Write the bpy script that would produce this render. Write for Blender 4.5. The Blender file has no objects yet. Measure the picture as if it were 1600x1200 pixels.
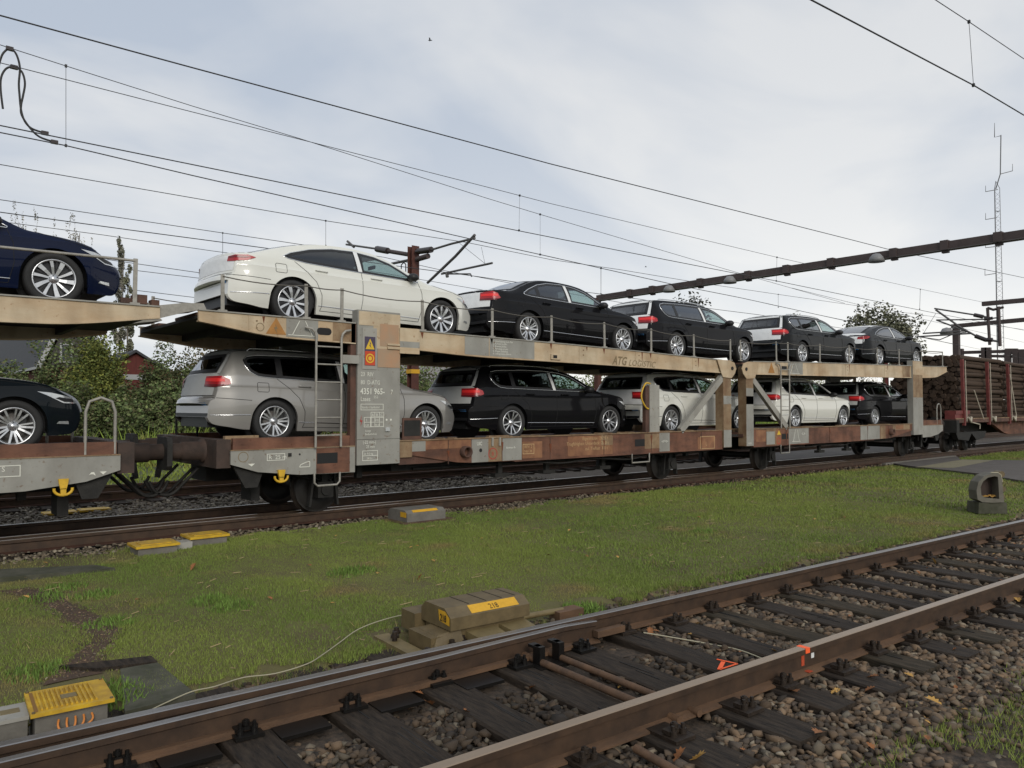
import bpy, bmesh, math, random
import numpy as np
from mathutils import Vector, Matrix
from mathutils.bvhtree import BVHTree
random.seed(7); rng = np.random.default_rng(7)
R = math.radians
scene = bpy.context.scene
C = scene.collection
# ------------------------------------------------------------------ camera
TH, PI_T, EYE = R(49.84), R(1.72), 1.68
FW = Vector((math.cos(TH)*math.cos(PI_T), math.sin(TH)*math.cos(PI_T), math.sin(PI_T)))
RT = Vector((math.sin(TH), -math.cos(TH), 0)); UP = RT.cross(FW)
cam_d = bpy.data.cameras.new('camera'); cam = bpy.data.objects.new('camera', cam_d); C.objects.link(cam)
cam.matrix_world = Matrix(((RT.x, UP.x, -FW.x, 0), (RT.y, UP.y, -FW.y, 0), (RT.z, UP.z, -FW.z, EYE), (0, 0, 0, 1)))
cam_d.sensor_width = 36; cam_d.lens = 27; cam_d.clip_end = 3000; cam_d.clip_start = 0.05
scene.camera = cam
EYEV = Vector((0, 0, EYE))
def ray(u, v): return FW*1200 + RT*(u-800) + UP*(600-v)
def onY(u, v, Y): d = ray(u, v); return EYEV + d*(Y/d.y)
def onZ(u, v, z): d = ray(u, v); return EYEV + d*((z-EYE)/d.z)
def onX(u, v, X): d = ray(u, v); return EYEV + d*(X/d.x)
# ------------------------------------------------------------------ world: overcast sky
SUN_EL, SUN_AZ = R(27), R(250)      # direction towards the sun, azimuth measured from +X
w = bpy.data.worlds.new('World'); scene.world = w; w.use_nodes = True
nt = w.node_tree; N = nt.nodes; Lk = nt.links; N.clear()
out = N.new('ShaderNodeOutputWorld'); bg = N.new('ShaderNodeBackground'); bg.inputs[1].default_value = 0.1
sky = N.new('ShaderNodeTexSky'); sky.sky_type = 'NISHITA'; sky.sun_disc = False
sky.sun_elevation = SUN_EL; sky.sun_rotation = R(90)-SUN_AZ; sky.dust_density = 2.0
tc = N.new('ShaderNodeTexCoord'); sep = N.new('ShaderNodeSeparateXYZ'); Lk.new(tc.outputs['Generated'], sep.inputs[0])
def mth(op, a, b=None, c=None):
    n = N.new('ShaderNodeMath'); n.operation = op
    for i, x in enumerate((a, b, c)):
        if x is None: continue
        if isinstance(x, (int, float)): n.inputs[i].default_value = x
        else: Lk.new(x, n.inputs[i])
    return n.outputs[0]
zz = mth('ADD', mth('MAXIMUM', sep.outputs[2], 0.0), 0.22)
cx_, cy_ = mth('DIVIDE', sep.outputs[0], zz), mth('DIVIDE', sep.outputs[1], zz)
cmb = N.new('ShaderNodeCombineXYZ'); Lk.new(cx_, cmb.inputs[0]); Lk.new(cy_, cmb.inputs[1])
n1 = N.new('ShaderNodeTexNoise'); n1.inputs['Scale'].default_value = 1.35; n1.inputs['Detail'].default_value = 5; n1.inputs['Roughness'].default_value = .5; n1.inputs['Distortion'].default_value = .4
mp = N.new('ShaderNodeMapping'); mp.inputs['Rotation'].default_value = (0, 0, R(-35)); mp.inputs['Scale'].default_value = (.85, 1.2, 1); mp.inputs['Location'].default_value = (3.1, 1.7, 0)
Lk.new(cmb.outputs[0], mp.inputs[0]); Lk.new(mp.outputs[0], n1.inputs['Vector'])
cr = N.new('ShaderNodeValToRGB'); Lk.new(n1.outputs[0], cr.inputs[0])
cr.color_ramp.elements[0].position = .37; cr.color_ramp.elements[0].color = (.42, .475, .56, 1)
cr.color_ramp.elements[1].position = .62; cr.color_ramp.elements[1].color = (.635, .65, .67, 1)
# brighter, thinner cloud low down towards +X
hz = mth('POWER', mth('SUBTRACT', 1.0, mth('MINIMUM', mth('MAXIMUM', sep.outputs[2], 0.0), 1.0)), 5.0)
xx = mth('MULTIPLY', mth('ADD', sep.outputs[0], 0.25), 0.8)
hb = mth('MULTIPLY', hz, mth('MAXIMUM', mth('MINIMUM', xx, 1.0), 0.05))
mx = N.new('ShaderNodeMixRGB'); Lk.new(mth('MINIMUM', mth('MULTIPLY', hb, 1.15), 1.0), mx.inputs[0]); Lk.new(cr.outputs[0], mx.inputs[1]); mx.inputs[2].default_value = (1.02, 1.0, .95, 1)
sc = N.new('ShaderNodeVectorMath'); sc.operation = 'SCALE'; sc.inputs['Scale'].default_value = 10.0; Lk.new(mx.outputs[0], sc.inputs[0])
mk = N.new('ShaderNodeMixRGB'); mk.inputs[0].default_value = .93; Lk.new(sky.outputs[0], mk.inputs[1]); Lk.new(sc.outputs[0], mk.inputs[2])
Lk.new(mk.outputs[0], bg.inputs[0]); Lk.new(bg.outputs[0], out.inputs[0])
sl = bpy.data.lights.new('sun', 'SUN'); sl.energy = 1.5; sl.angle = R(25); sl.color = (1, .95, .87)
so = bpy.data.objects.new('sun', sl); C.objects.link(so)
so.rotation_euler = Vector((math.cos(SUN_AZ)*math.cos(SUN_EL), math.sin(SUN_AZ)*math.cos(SUN_EL), math.sin(SUN_EL))).to_track_quat('Z', 'Y').to_euler()
scene.view_settings.view_transform = 'Standard'; scene.view_settings.look = 'None'
scene.view_settings.exposure = 0.22; scene.view_settings.gamma = 1
# ------------------------------------------------------------------ materials
M = {}
def mat(name, col, rough=.6, metal=0.0, var=0.0, scale=6.0, col2=None, bump=0.0, bscale=60.0, coat=0.0, spec=.5, thr=(.35, .65), stretch=(1, 1, 1), alpha=1.0, trans=0.0, ior=1.45):
    m = bpy.data.materials.new(name); m.use_nodes = True; t = m.node_tree; b = t.nodes['Principled BSDF']
    b.inputs['Base Color'].default_value = (*col, 1); b.inputs['Roughness'].default_value = rough; b.inputs['Metallic'].default_value = metal
    b.inputs['Coat Weight'].default_value = coat; b.inputs['Coat Roughness'].default_value = .03; b.inputs['Specular IOR Level'].default_value = spec
    b.inputs['Alpha'].default_value = alpha; b.inputs['Transmission Weight'].default_value = trans; b.inputs['IOR'].default_value = ior
    if var or col2 or bump:
        tc = t.nodes.new('ShaderNodeTexCoord'); mp = t.nodes.new('ShaderNodeMapping'); mp.inputs['Scale'].default_value = stretch
        t.links.new(tc.outputs['Object'], mp.inputs[0])
    if var or col2:
        n = t.nodes.new('ShaderNodeTexNoise'); n.inputs['Scale'].default_value = scale; n.inputs['Detail'].default_value = 6; n.inputs['Roughness'].default_value = .65
        t.links.new(mp.outputs[0], n.inputs['Vector'])
        r = t.nodes.new('ShaderNodeValToRGB'); t.links.new(n.outputs[0], r.inputs[0])
        a = col; c2 = col2 if col2 else tuple(c*(1-var) for c in col); 
        if not col2: a = tuple(min(1, c*(1+var*.6)) for c in col)
        r.color_ramp.elements[0].position = thr[0]; r.color_ramp.elements[0].color = (*c2, 1)
        r.color_ramp.elements[1].position = thr[1]; r.color_ramp.elements[1].color = (*a, 1)
        t.links.new(r.outputs[0], b.inputs['Base Color'])
    if bump:
        n2 = t.nodes.new('ShaderNodeTexNoise'); n2.inputs['Scale'].default_value = bscale; n2.inputs['Detail'].default_value = 4
        t.links.new(mp.outputs[0], n2.inputs['Vector'])
        bp = t.nodes.new('ShaderNodeBump'); bp.inputs['Strength'].default_value = bump; bp.inputs['Distance'].default_value = .01
        t.links.new(n2.outputs[0], bp.inputs['Height']); t.links.new(bp.outputs[0], b.inputs['Normal'])
    M[name] = m; return m
def mat_island(name, cols, rough=.8, bump=0.0, bscale=40, spec=.5):
    """each loose piece of the mesh takes its own tone"""
    m = bpy.data.materials.new(name); m.use_nodes = True; t = m.node_tree; b = t.nodes['Principled BSDF']; b.inputs['Roughness'].default_value = rough
    b.inputs['Specular IOR Level'].default_value = spec
    g = t.nodes.new('ShaderNodeNewGeometry'); r = t.nodes.new('ShaderNodeValToRGB'); t.links.new(g.outputs['Random Per Island'], r.inputs[0])
    el = r.color_ramp.elements
    while len(el) < len(cols): el.new(.5)
    for i, c in enumerate(cols): el[i].position = i/(len(cols)-1); el[i].color = (*c, 1)
    t.links.new(r.outputs[0], b.inputs['Base Color'])
    if bump:
        tc = t.nodes.new('ShaderNodeTexCoord'); n2 = t.nodes.new('ShaderNodeTexNoise'); n2.inputs['Scale'].default_value = bscale
        t.links.new(tc.outputs['Object'], n2.inputs['Vector']); bp = t.nodes.new('ShaderNodeBump'); bp.inputs['Strength'].default_value = bump; bp.inputs['Distance'].default_value = .01
        t.links.new(n2.outputs[0], bp.inputs['Height']); t.links.new(bp.outputs[0], b.inputs['Normal'])
    M[name] = m; return m
# ------------------------------------------------------------------ objects
ORG = {}
def tag(o, label=None, cat=None, group=None, kind=None):
    if label: o['label'] = label
    if cat: o['category'] = cat
    if group: o['group'] = group
    if kind: o['kind'] = kind
    return o
def thing(name, label, cat, loc=(0, 0, 0), group=None):
    o = bpy.data.objects.new(name, None); C.objects.link(o); o.location = loc; o.empty_display_size = .2
    tag(o, label, cat, group); ORG[o.name] = Vector(loc); return o
def link_mesh(name, me, parent=None):
    o = bpy.data.objects.new(name, me); C.objects.link(o)
    if parent is not None: o.parent = parent; ORG[o.name] = ORG[parent.name].copy()
    else: ORG[o.name] = Vector((0, 0, 0))
    return o
class MB:
    def __init__(s): s.v = []; s.f = []; s.mi = []; s.sm = []; s.cur = 0; s.smooth = False
    def _add(s, vs, fs, smooth=None):
        b = len(s.v); s.v.extend([tuple(v) for v in vs])
        for f in fs: s.f.append([i+b for i in f]); s.mi.append(s.cur); s.sm.append(s.smooth if smooth is None else smooth)
        return s
    def box(s, c, size, rot=None, bev=0):
        hx, hy, hz = size[0]/2, size[1]/2, size[2]/2
        vs = [Vector((x, y, z)) for x in (-hx, hx) for y in (-hy, hy) for z in (-hz, hz)]
        if rot is not None:
            if not isinstance(rot, Matrix): rot = Matrix.Rotation(rot, 3, 'Z')
            vs = [rot @ v for v in vs]
        c = Vector(c); vs = [v+c for v in vs]
        return s._add(vs, [(0, 1, 3, 2), (4, 6, 7, 5), (0, 4, 5, 1), (2, 3, 7, 6), (0, 2, 6, 4), (1, 5, 7, 3)], False)
    def bb(s, x0, x1, y0, y1, z0, z1): return s.box(((x0+x1)/2, (y0+y1)/2, (z0+z1)/2), (abs(x1-x0), abs(y1-y0), abs(z1-z0)))
    def bar(s, a, b, w, h, up=(0, 0, 1)):
        a, b = Vector(a), Vector(b); d = b-a; L = d.length; d.normalize(); u = Vector(up)
        if abs(d.dot(u)) > .98: u = Vector((1, 0, 0))
        sd = d.cross(u).normalized(); u = sd.cross(d)
        rot = Matrix((d, sd, u)).transposed()
        return s.box((a+b)/2, (L, w, h), rot)
    def tube(s, pts, r, n=8, caps=True):
        pts = [Vector(p) for p in pts]; rings = []; k = len(pts)
        rr = r if isinstance(r, (list, tuple)) else [r]*k
        prev = None; vs = []
        for i, p in enumerate(pts):
            d = (pts[min(i+1, k-1)]-pts[max(i-1, 0)]).normalized()
            if prev is None:
                u = Vector((0, 0, 1)) if abs(d.z) < .9 else Vector((1, 0, 0)); u = (u-d*u.dot(d)).normalized()
            else: u = (prev-d*prev.dot(d)).normalized()
            prev = u; sd = d.cross(u)
            for j in range(n):
                a = 2*math.pi*j/n; vs.append(p+(u*math.cos(a)+sd*math.sin(a))*rr[i])
        fs = [[i*n+j, i*n+(j+1) % n, (i+1)*n+(j+1) % n, (i+1)*n+j] for i in range(k-1) for j in range(n)]
        s._add(vs, fs, True)
        if caps: s._add([vs[j] for j in range(n)], [list(range(n))[::-1]], False); s._add([vs[(k-1)*n+j] for j in range(n)], [list(range(n))], False)
        return s
    def cyl(s, a, b, r, n=12): return s.tube([a, b], r, n)
    def lathe(s, prof, c, axis='y', n=32, smooth=True, a0=0, a1=2*math.pi):
        """prof: (radius, offset along axis)"""
        c = Vector(c); vs = []; full = abs(a1-a0-2*math.pi) < 1e-6; m = n if full else n+1
        for j in range(m):
            a = a0+(a1-a0)*j/n; ca, sa = math.cos(a), math.sin(a)
            for r, h in prof:
                if axis == 'y': vs.append(c+Vector((r*ca, h, r*sa)))
                elif axis == 'x': vs.append(c+Vector((h, r*ca, r*sa)))
                else: vs.append(c+Vector((r*ca, r*sa, h)))
        k = len(prof); fs = []
        for j in range(n):
            j2 = (j+1) % m
            for i in range(k-1): fs.append([j*k+i, j*k+i+1, j2*k+i+1, j2*k+i])
        return s._add(vs, fs, smooth)
    def prism(s, poly, y0, y1, axis='y'):
        """extrude an (x,z) outline along y, or an (x,y) outline along z, or a (y,z) outline along x"""
        n = len(poly); f = {'y': lambda p, h: (p[0], h, p[1]), 'z': lambda p, h: (p[0], p[1], h), 'x': lambda p, h: (h, p[0], p[1])}[axis]
        vs = [f(p, y0) for p in poly]+[f(p, y1) for p in poly]
        fs = [list(range(n)), list(range(2*n-1, n-1, -1))]+[[i, i+n, (i+1) % n+n, (i+1) % n] for i in range(n)]
        return s._add(vs, fs, False)
    def poly(s, pts): return s._add(pts, [list(range(len(pts)))], False)
    def mesh(s, name, mats, fix=True):
        me = bpy.data.meshes.new(name); me.from_pydata(s.v, [], s.f)
        for m in (mats if isinstance(mats, (list, tuple)) else [mats]): me.materials.append(M[m] if isinstance(m, str) else m)
        me.polygons.foreach_set('material_index', s.mi); me.polygons.foreach_set('use_smooth', s.sm)
        if fix:
            bm = bmesh.new(); bm.from_mesh(me); bmesh.ops.recalc_face_normals(bm, faces=bm.faces[:]); bm.to_mesh(me); bm.free()
        me.update(); return me
    def build(s, name, mats, parent=None, fix=True):
        if parent is not None:
            o = ORG[parent.name]; s.v = [(v[0]-o.x, v[1]-o.y, v[2]-o.z) for v in s.v]
        return link_mesh(name, s.mesh(name, mats, fix), parent)
def copy_tree(o, parent=None):
    c = o.copy(); C.objects.link(c)
    if parent is not None: c.parent = parent; c.matrix_parent_inverse.identity()
    for ch in o.children: copy_tree(ch, c)
    return c
def spline(pts, n=6):
    pts = [Vector(p) for p in pts]; out = []
    for i in range(len(pts)-1):
        p0 = pts[max(i-1, 0)]; p1 = pts[i]; p2 = pts[i+1]; p3 = pts[min(i+2, len(pts)-1)]
        for k in range(n):
            t = k/n
            out.append(.5*((2*p1)+(p2-p0)*t+(2*p0-5*p1+4*p2-p3)*t*t+(3*p1-p0-3*p2+p3)*t**3))
    out.append(pts[-1]); return out
def text_mesh(txt, size, align='LEFT', shear=0.0, spacing=1.0, bold=0.0, wx=1.0):
    cu = bpy.data.curves.new('lettering', 'FONT'); cu.body = txt; cu.size = size; cu.align_x = align; cu.shear = shear; cu.space_character = spacing
    cu.resolution_u = 2; cu.offset = bold
    o = bpy.data.objects.new('tmp', cu); C.objects.link(o)
    dg = bpy.context.evaluated_depsgraph_get(); me = bpy.data.meshes.new_from_object(o.evaluated_get(dg))
    bpy.data.objects.remove(o); bpy.data.curves.remove(cu)
    if wx != 1: 
        for v in me.vertices: v.co.x *= wx
    return me
def lettering(txt, size, pos, m, parent, ux=(1, 0, 0), uy=(0, 0, 1), name='lettering', **k):
    me = text_mesh(txt, size, **k); ux, uy = Vector(ux).normalized(), Vector(uy).normalized(); uz = ux.cross(uy)
    p = Vector(pos)-(ORG[parent.name] if parent else Vector())
    for v in me.vertices: v.co = p+ux*v.co.x+uy*v.co.y+uz*v.co.z
    me.materials.clear(); me.materials.append(M[m]); me.name = name
    return link_mesh(name, me, parent)

mat('black_plastic', (.015, .015, .016), .5); mat('tyre_rubber', (.022, .022, .022), .8, bump=.2)
def mat_glass(name, tint):
    m = bpy.data.materials.new(name); m.use_nodes = True; t = m.node_tree; t.nodes.clear()
    o = t.nodes.new('ShaderNodeOutputMaterial'); mx = t.nodes.new('ShaderNodeMixShader'); tr = t.nodes.new('ShaderNodeBsdfTransparent'); gl = t.nodes.new('ShaderNodeBsdfGlossy'); lw = t.nodes.new('ShaderNodeLayerWeight'); lw.inputs[0].default_value = .5; pw = t.nodes.new('ShaderNodeMath'); pw.operation = 'POWER'; pw.inputs[1].default_value = 2.6; fr = t.nodes.new('ShaderNodeMath'); fr.operation = 'MULTIPLY_ADD'; fr.inputs[1].default_value = .75; fr.inputs[2].default_value = .07; t.links.new(lw.outputs['Facing'], pw.inputs[0]); t.links.new(pw.outputs[0], fr.inputs[0])
    tr.inputs[0].default_value = (*tint, 1); gl.inputs['Roughness'].default_value = .03; gl.inputs[0].default_value = (.95, .97, 1, 1)
    t.links.new(fr.outputs[0], mx.inputs[0]); t.links.new(tr.outputs[0], mx.inputs[1]); t.links.new(gl.outputs[0], mx.inputs[2]); t.links.new(mx.outputs[0], o.inputs[0]); M[name] = m
mat_glass('glass_dark', (.14, .15, .155)); mat_glass('glass_front', (.58, .70, .67)); mat_glass('glass_rear', (.22, .23, .235))
mat('cabin_dark', (.022, .022, .023), .85); mat('seat_fabric', (.045, .044, .043), .9); mat('seat_cover', (.42, .42, .40), .5)
mat('chrome', (.75, .76, .77), .18, 1.0); mat('alloy', (.62, .63, .64), .3, .85); mat('alloy_black', (.02, .02, .022), .3)
mat('brake_steel', (.16, .15, .14), .5, .6)
mat('film_white', (.74, .75, .74), .36, var=.06, scale=4, bump=1.0, bscale=7)
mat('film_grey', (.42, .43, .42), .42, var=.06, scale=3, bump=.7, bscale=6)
mat('tape_white', (.7, .71, .7), .4)
mat('lamp_red', (.36, .015, .02), .32, coat=.2); mat('lamp_red_bright', (.75, .03, .03), .4); mat('lamp_dark', (.14, .012, .015), .3, coat=.2)
mat('lamp_clear', (.55, .57, .58), .1, .5, coat=1); mat('seam', (.01, .01, .01), .7)
mat('sticker_blue', (.10, .30, .62), .5)
for nm, c, me_, ro in (('paint_white', (.66, .66, .60), 0, .3), ('paint_silver', (.31, .30, .28), .35, .36), ('paint_black', (.006, .006, .007), .0, .45), ('paint_navy', (.004, .008, .028), .0, .4), ('paint_charcoal', (.009, .010, .011), .0, .4), ('paint_dark_teal', (.006, .009, .012), .0, .4)):
    mat(nm, c, ro, me_, coat=.32 if c[0] < .05 else 1.0, spec=.05 if c[0] < .05 else .5)
# ------------------------------------------------------------------ cars
def pchip(P):
    X = np.array([p[0] for p in P], float); Y = np.array([p[1] for p in P], float)
    h = np.diff(X); d = np.diff(Y)/h; m = np.zeros(len(X)); m[0] = d[0]; m[-1] = d[-1]
    for i in range(1, len(X)-1):
        if d[i-1]*d[i] > 0:
            w1, w2 = 2*h[i]+h[i-1], h[i]+2*h[i-1]; m[i] = (w1+w2)/(w1/d[i-1]+w2/d[i])
    def f(x):
        i = int(np.clip(np.searchsorted(X, x)-1, 0, len(h)-1)); t = (x-X[i])/h[i]; t = min(max(t, 0), 1)
        return ((2*t**3-3*t*t+1)*Y[i]+(t**3-2*t*t+t)*h[i]*m[i]+(-2*t**3+3*t*t)*Y[i+1]+(t**3-t*t)*h[i]*m[i+1])
    return f
FRONT = [(2.65, 1.415), (2.85, 1.362), (3.2, 1.19), (3.5, 1.035), (3.62, .99), (3.9, .95), (4.2, .89), (4.45, .805), (4.6, .735), (4.69, .67), (4.74, .59), (4.767, .50)]
KIND = {
 'estate': dict(L=4.767, W=.916, ra=1.08, fa=3.871, Rw=.33,
   top=[(0, .58), (.02, .645), (.06, .668), (.085, .70), (.10, .80), (.125, .93), (.17, 1.03), (.25, 1.15), (.36, 1.30), (.42, 1.40), (.46, 1.43), (.60, 1.45), (1.2, 1.476), (1.8, 1.48), (2.3, 1.462)]+FRONT,
   dlo=[(3.30, .952), (2.2, .972), (.95, .998), (.80, 1.012), (.69, 1.07), (.62, 1.16), (.60, 1.25), (.66, 1.31), (.80, 1.342), (1.5, 1.372), (2.1, 1.368), (2.5, 1.335), (2.78, 1.27), (3.05, 1.13), (3.31, .975)], panes=[(-9, 1.13), (1.17, 2.16), (2.27, 9)]),
 'sedan': dict(L=4.767, W=.916, ra=1.08, fa=3.871, Rw=.33,
   top=[(0, .58), (.02, .645), (.06, .675), (.085, .72), (.10, .88), (.115, 1.02), (.14, 1.055), (.35, 1.083), (.60, 1.095), (.74, 1.13), (1.05, 1.27), (1.35, 1.385), (1.65, 1.44), (2.0, 1.458), (2.35, 1.448)]+FRONT,
   dlo=[(3.30, .952), (2.2, .972), (1.15, .99), (.98, 1.01), (.97, 1.05), (1.12, 1.14), (1.4, 1.265), (1.7, 1.335), (2.1, 1.358), (2.5, 1.328), (2.78, 1.262), (3.05, 1.125), (3.31, .975)], panes=[(-9, 1.33), (1.37, 2.16), (2.27, 9)]),
 'fastback': dict(L=4.862, W=.935, ra=1.09, fa=3.925, Rw=.345,
   top=[(0, .60), (.02, .67), (.07, .71), (.085, .85), (.10, .99), (.125, 1.035), (.3, 1.065), (.55, 1.13), (.9, 1.25), (1.3, 1.36), (1.7, 1.425), (2.1, 1.443), (2.45, 1.428), (2.75, 1.372), (3.0, 1.285), (3.3, 1.145), (3.6, 1.005), (3.75, .965), (4.05, .925), (4.35, .855), (4.6, .77), (4.75, .69), (4.83, .61), (4.862, .50)],
   dlo=[(3.40, .938), (2.3, .958), (1.30, .985), (1.0, 1.02), (.92, 1.05), (1.05, 1.125), (1.4, 1.24), (1.8, 1.315), (2.2, 1.338), (2.6, 1.30), (2.9, 1.22), (3.15, 1.095), (3.41, .955)], panes=[(-9, 2.22), (2.31, 9)]),
}
def clip_poly(P, a, b, c):   # keep a*x+b*y<=c
    out = []
    for i in range(len(P)):
        p, q = P[i], P[(i+1) % len(P)]; dp, dq = a*p[0]+b*p[1]-c, a*q[0]+b*q[1]-c
        if dp <= 0: out.append(p)
        if dp*dq < 0: t = dp/(dp-dq); out.append((p[0]+(q[0]-p[0])*t, p[1]+(q[1]-p[1])*t))
    return out
def grid_poly(P, g):
    x0, x1 = min(p[0] for p in P), max(p[0] for p in P); y0, y1 = min(p[1] for p in P), max(p[1] for p in P)
    nx, ny = max(1, math.ceil((x1-x0)/g)), max(1, math.ceil((y1-y0)/g)); gx, gy = (x1-x0)/nx, (y1-y0)/ny
    V = {}; F = []
    for i in range(nx):
        S = clip_poly(clip_poly(P, -1, 0, -(x0+i*gx)), 1, 0, x0+(i+1)*gx)
        if len(S) < 3: continue
        for j in range(ny):
            Q = clip_poly(clip_poly(S, 0, -1, -(y0+j*gy)), 0, 1, y0+(j+1)*gy)
            if len(Q) < 3: continue
            ids = []
            for q in Q:
                k = (round(q[0], 4), round(q[1], 4)); ids.append(V.setdefault(k, len(V)))
            ids2 = [a for n, a in enumerate(ids) if a != ids[n-1]]
            if len(set(ids2)) >= 3: F.append(ids2)
    return list(V.keys()), F
def inside(P, x, y):
    r = False
    for i in range(len(P)):
        (x1, y1), (x2, y2) = P[i-1], P[i]
        if (y1 > y) != (y2 > y) and x < (x2-x1)*(y-y1)/(y2-y1)+x1: r = not r
    return r
def resample(P, step=.05):
    Q = []
    for a, b in zip(P, P[1:]+P[:1]):
        n = max(1, math.ceil(math.dist(a, b)/step)); Q += [(a[0]+(b[0]-a[0])*i/n, a[1]+(b[1]-a[1])*i/n) for i in range(n)]
    return Q
def inset(P, d):
    A = sum(P[i-1][0]*P[i][1]-P[i][0]*P[i-1][1] for i in range(len(P))); sg = 1 if A > 0 else -1; out = []
    n = len(P)
    for i in range(n):
        a, b, c = Vector(P[i-1]), Vector(P[i]), Vector(P[(i+1) % n]); u, v = (b-a).normalized(), (c-b).normalized()
        n1, n2 = Vector((-u.y, u.x))*sg, Vector((-v.y, v.x))*sg; m = (n1+n2); m.normalize(); k = min(2.0, 1/max(.3, m.dot(n1))); out.append(tuple(b+m*d*k))
    return out
_ws = [(2.80, -.60), (3.50, -.77), (3.56, 0), (3.50, .77), (2.80, .60), (2.74, 0)]
for k_ in KIND: KIND[k_]['ws'] = _ws
KIND['fastback']['ws'] = [(2.80, -.56), (3.58, -.76), (3.62, 0), (3.58, .76), (2.80, .56), (2.76, 0)]
KIND['estate']['rw'] = ('rear', [(-.66, 1.045), (.66, 1.045), (.58, 1.335), (-.58, 1.335)])
KIND['sedan']['rw'] = ('top', [(.76, -.66), (1.33, -.58), (1.36, 0), (1.33, .58), (.76, .66)])
KIND['fastback']['rw'] = ('top', [(.50, -.60), (1.30, -.54), (1.33, 0), (1.30, .54), (.50, .60)])
class Car: pass
def body_mesh(k):
    K = KIND[k]; L, W, ra, fa, Rw = K['L'], K['W'], K['ra'], K['fa'], K['Rw']; top = pchip(K['top'])
    bot = pchip([(0, .37), (.03, .31), (.10, .265), (.3, .235), (.62, .20), (1.6, .185), (L-1.3, .185), (L-.45, .19), (L-.15, .20), (L-.05, .26), (L, .40)])
    belt = pchip([(0, .98), (.3, .985), (1.0, .972), (2.0, .952), (3.0, .932), (3.5, .905), (4.0, .865), (4.4, .77), (4.65, .64), (L, .5)])
    Wf = lambda x: W*(1-.17*max(0, (.55-x)/.55)**2.3-.30*max(0, (x-(L-.85))/.85)**2.6)
    Ra = Rw+.045
    def zlow(x):
        z = bot(x)
        for c in (ra, fa):
            if abs(x-c) < Ra: z = max(z, Rw+math.sqrt(max(0, Ra*Ra-(x-c)**2)))
        return z
    xs = set(list(np.linspace(0, .6, 22)**1.25*.6**-.25)+list(np.linspace(.6, L-.5, 74))+list(L-(np.linspace(0, .5, 14)**1.5*.5**-.5)))
    for c in (ra, fa):
        for a in np.linspace(0, math.pi, 25): xs.add(c+Ra*math.cos(a)*.9999)
        xs |= {c-Ra-.004, c+Ra+.004}
    xs = sorted(xs); xs = [x for i, x in enumerate(xs) if i == 0 or x-xs[i-1] > .0035 or x in (L,)]
    prof = pchip([(.0, .90), (.2, .945), (.35, .982), (.5, .998), (.62, 1.0), (.74, .992), (.80, .99), (.835, .992), (.85, .978), (.90, .965), (1.0, .945)])
    bz = lambda x: min(belt(x), top(x)-.03)
    NL = 7
    def section(x):
        zt, zl, b = top(x), zlow(x), bz(x); w_ = Wf(x)
        flare = sum(.014*math.exp(-((x-c)/.42)**2) for c in (ra, fa))
        arch = any(abs(x-c) < Ra for c in (ra, fa))
        yf = lambda z: w_*prof(z)+flare*math.exp(-((z-.6)/.16)**2)
        zt_low = min(.735, b-.01)
        Z = [zl+(zt_low-zl)*i/(NL-1) for i in range(NL)]+[min(z, b) for z in (.775, .815, .836, .85, .90)]+[b]
        zl = min(zl, zt_low-.004) if zl > zt_low else zl
        Z[0] = zl
        P = [(yf(z), z) for z in Z]
        yb = yf(b); g = zt-b; cr_ = min(.055, g*.55); zr = zt-cr_
        slope = .40
        yr = yb-slope*(zr-b)-.03*min(1, g/.3)-.012
        for t in (.1, .2, .3, .4, .5, .6, .7, .8, .9, 1.0):
            z = b+(zr-b)*t; y = yb+(yr-yb)*t+.018*math.sin(math.pi*t)*min(1, g/.4); P.append((y, z))
        for t in (.96, .91, .86, .8, .72, .64, .55, .46, .36, .26, .16, .08, 0):
            P.append((yr*t, zr+(zt-zr)*(1-t**2.4)))
        # inner lip
        return [(P[0][0]-.05, P[0][1]+.004)]+P
    mb = MB(); mb.smooth = True; S = [section(x) for x in xs]; n = len(S[0])
    def bend(v):
        x, y, z = v; a = (abs(y)/W); fr = max(0, 1-x/.62); ff = max(0, 1-(L-x)/.50)
        return (x+.20*a**3.2*fr-.29*a**2.8*ff, y, z)
    V = []; 
    for x, s_ in zip(xs, S):
        for y, z in s_: V.append((x, -y, z))
        for y, z in s_[-2::-1]: V.append((x, y, z))
    V = [bend(v) for v in V]; m = 2*n-1; F = [[i*m+j, i*m+j+1, (i+1)*m+j+1, (i+1)*m+j] for i in range(len(xs)-1) for j in range(m-1)]
    for b_ in (0, (len(xs)-1)*m): F += [[b_+j, b_+j+1, b_+m-2-j, b_+m-1-j] for j in range(n-1) if j+1 < m-2-j]
    mb._add(V, F, True)
    me = mb.mesh('body', 'paint_white')
    bm = bmesh.new(); bm.from_mesh(me); bmesh.ops.remove_doubles(bm, verts=bm.verts[:], dist=.0008); bmesh.ops.recalc_face_normals(bm, faces=bm.faces[:])
    for f in bm.faces: f.smooth = True
    for e in bm.edges:
        if len(e.link_faces) == 2 and e.calc_face_angle(0) > R(38): e.smooth = False
    bvh = BVHTree.FromBMesh(bm)
    D, WS, RW = inset(K['dlo'], .030), inset(K['ws'], .035), K['rw']
    dead = []
    for f in bm.faces:
        c = f.calc_center_median()
        if f.normal.y*(1 if c.y > 0 else -1) > .3 and inside(D, c.x, c.z): dead.append(f)
        elif f.normal.z > .2 and inside(WS, c.x, c.y): dead.append(f)
        elif RW[0] == 'top' and f.normal.z > .2 and inside(inset(RW[1], .035), c.x, c.y): dead.append(f)
        elif RW[0] == 'rear' and f.normal.x < -.1 and c.x < .6 and inside(inset(RW[1], .035), c.y, c.z): dead.append(f)
    bmesh.ops.delete(bm, geom=dead, context='FACES'); bm.to_mesh(me); bm.free()
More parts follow.
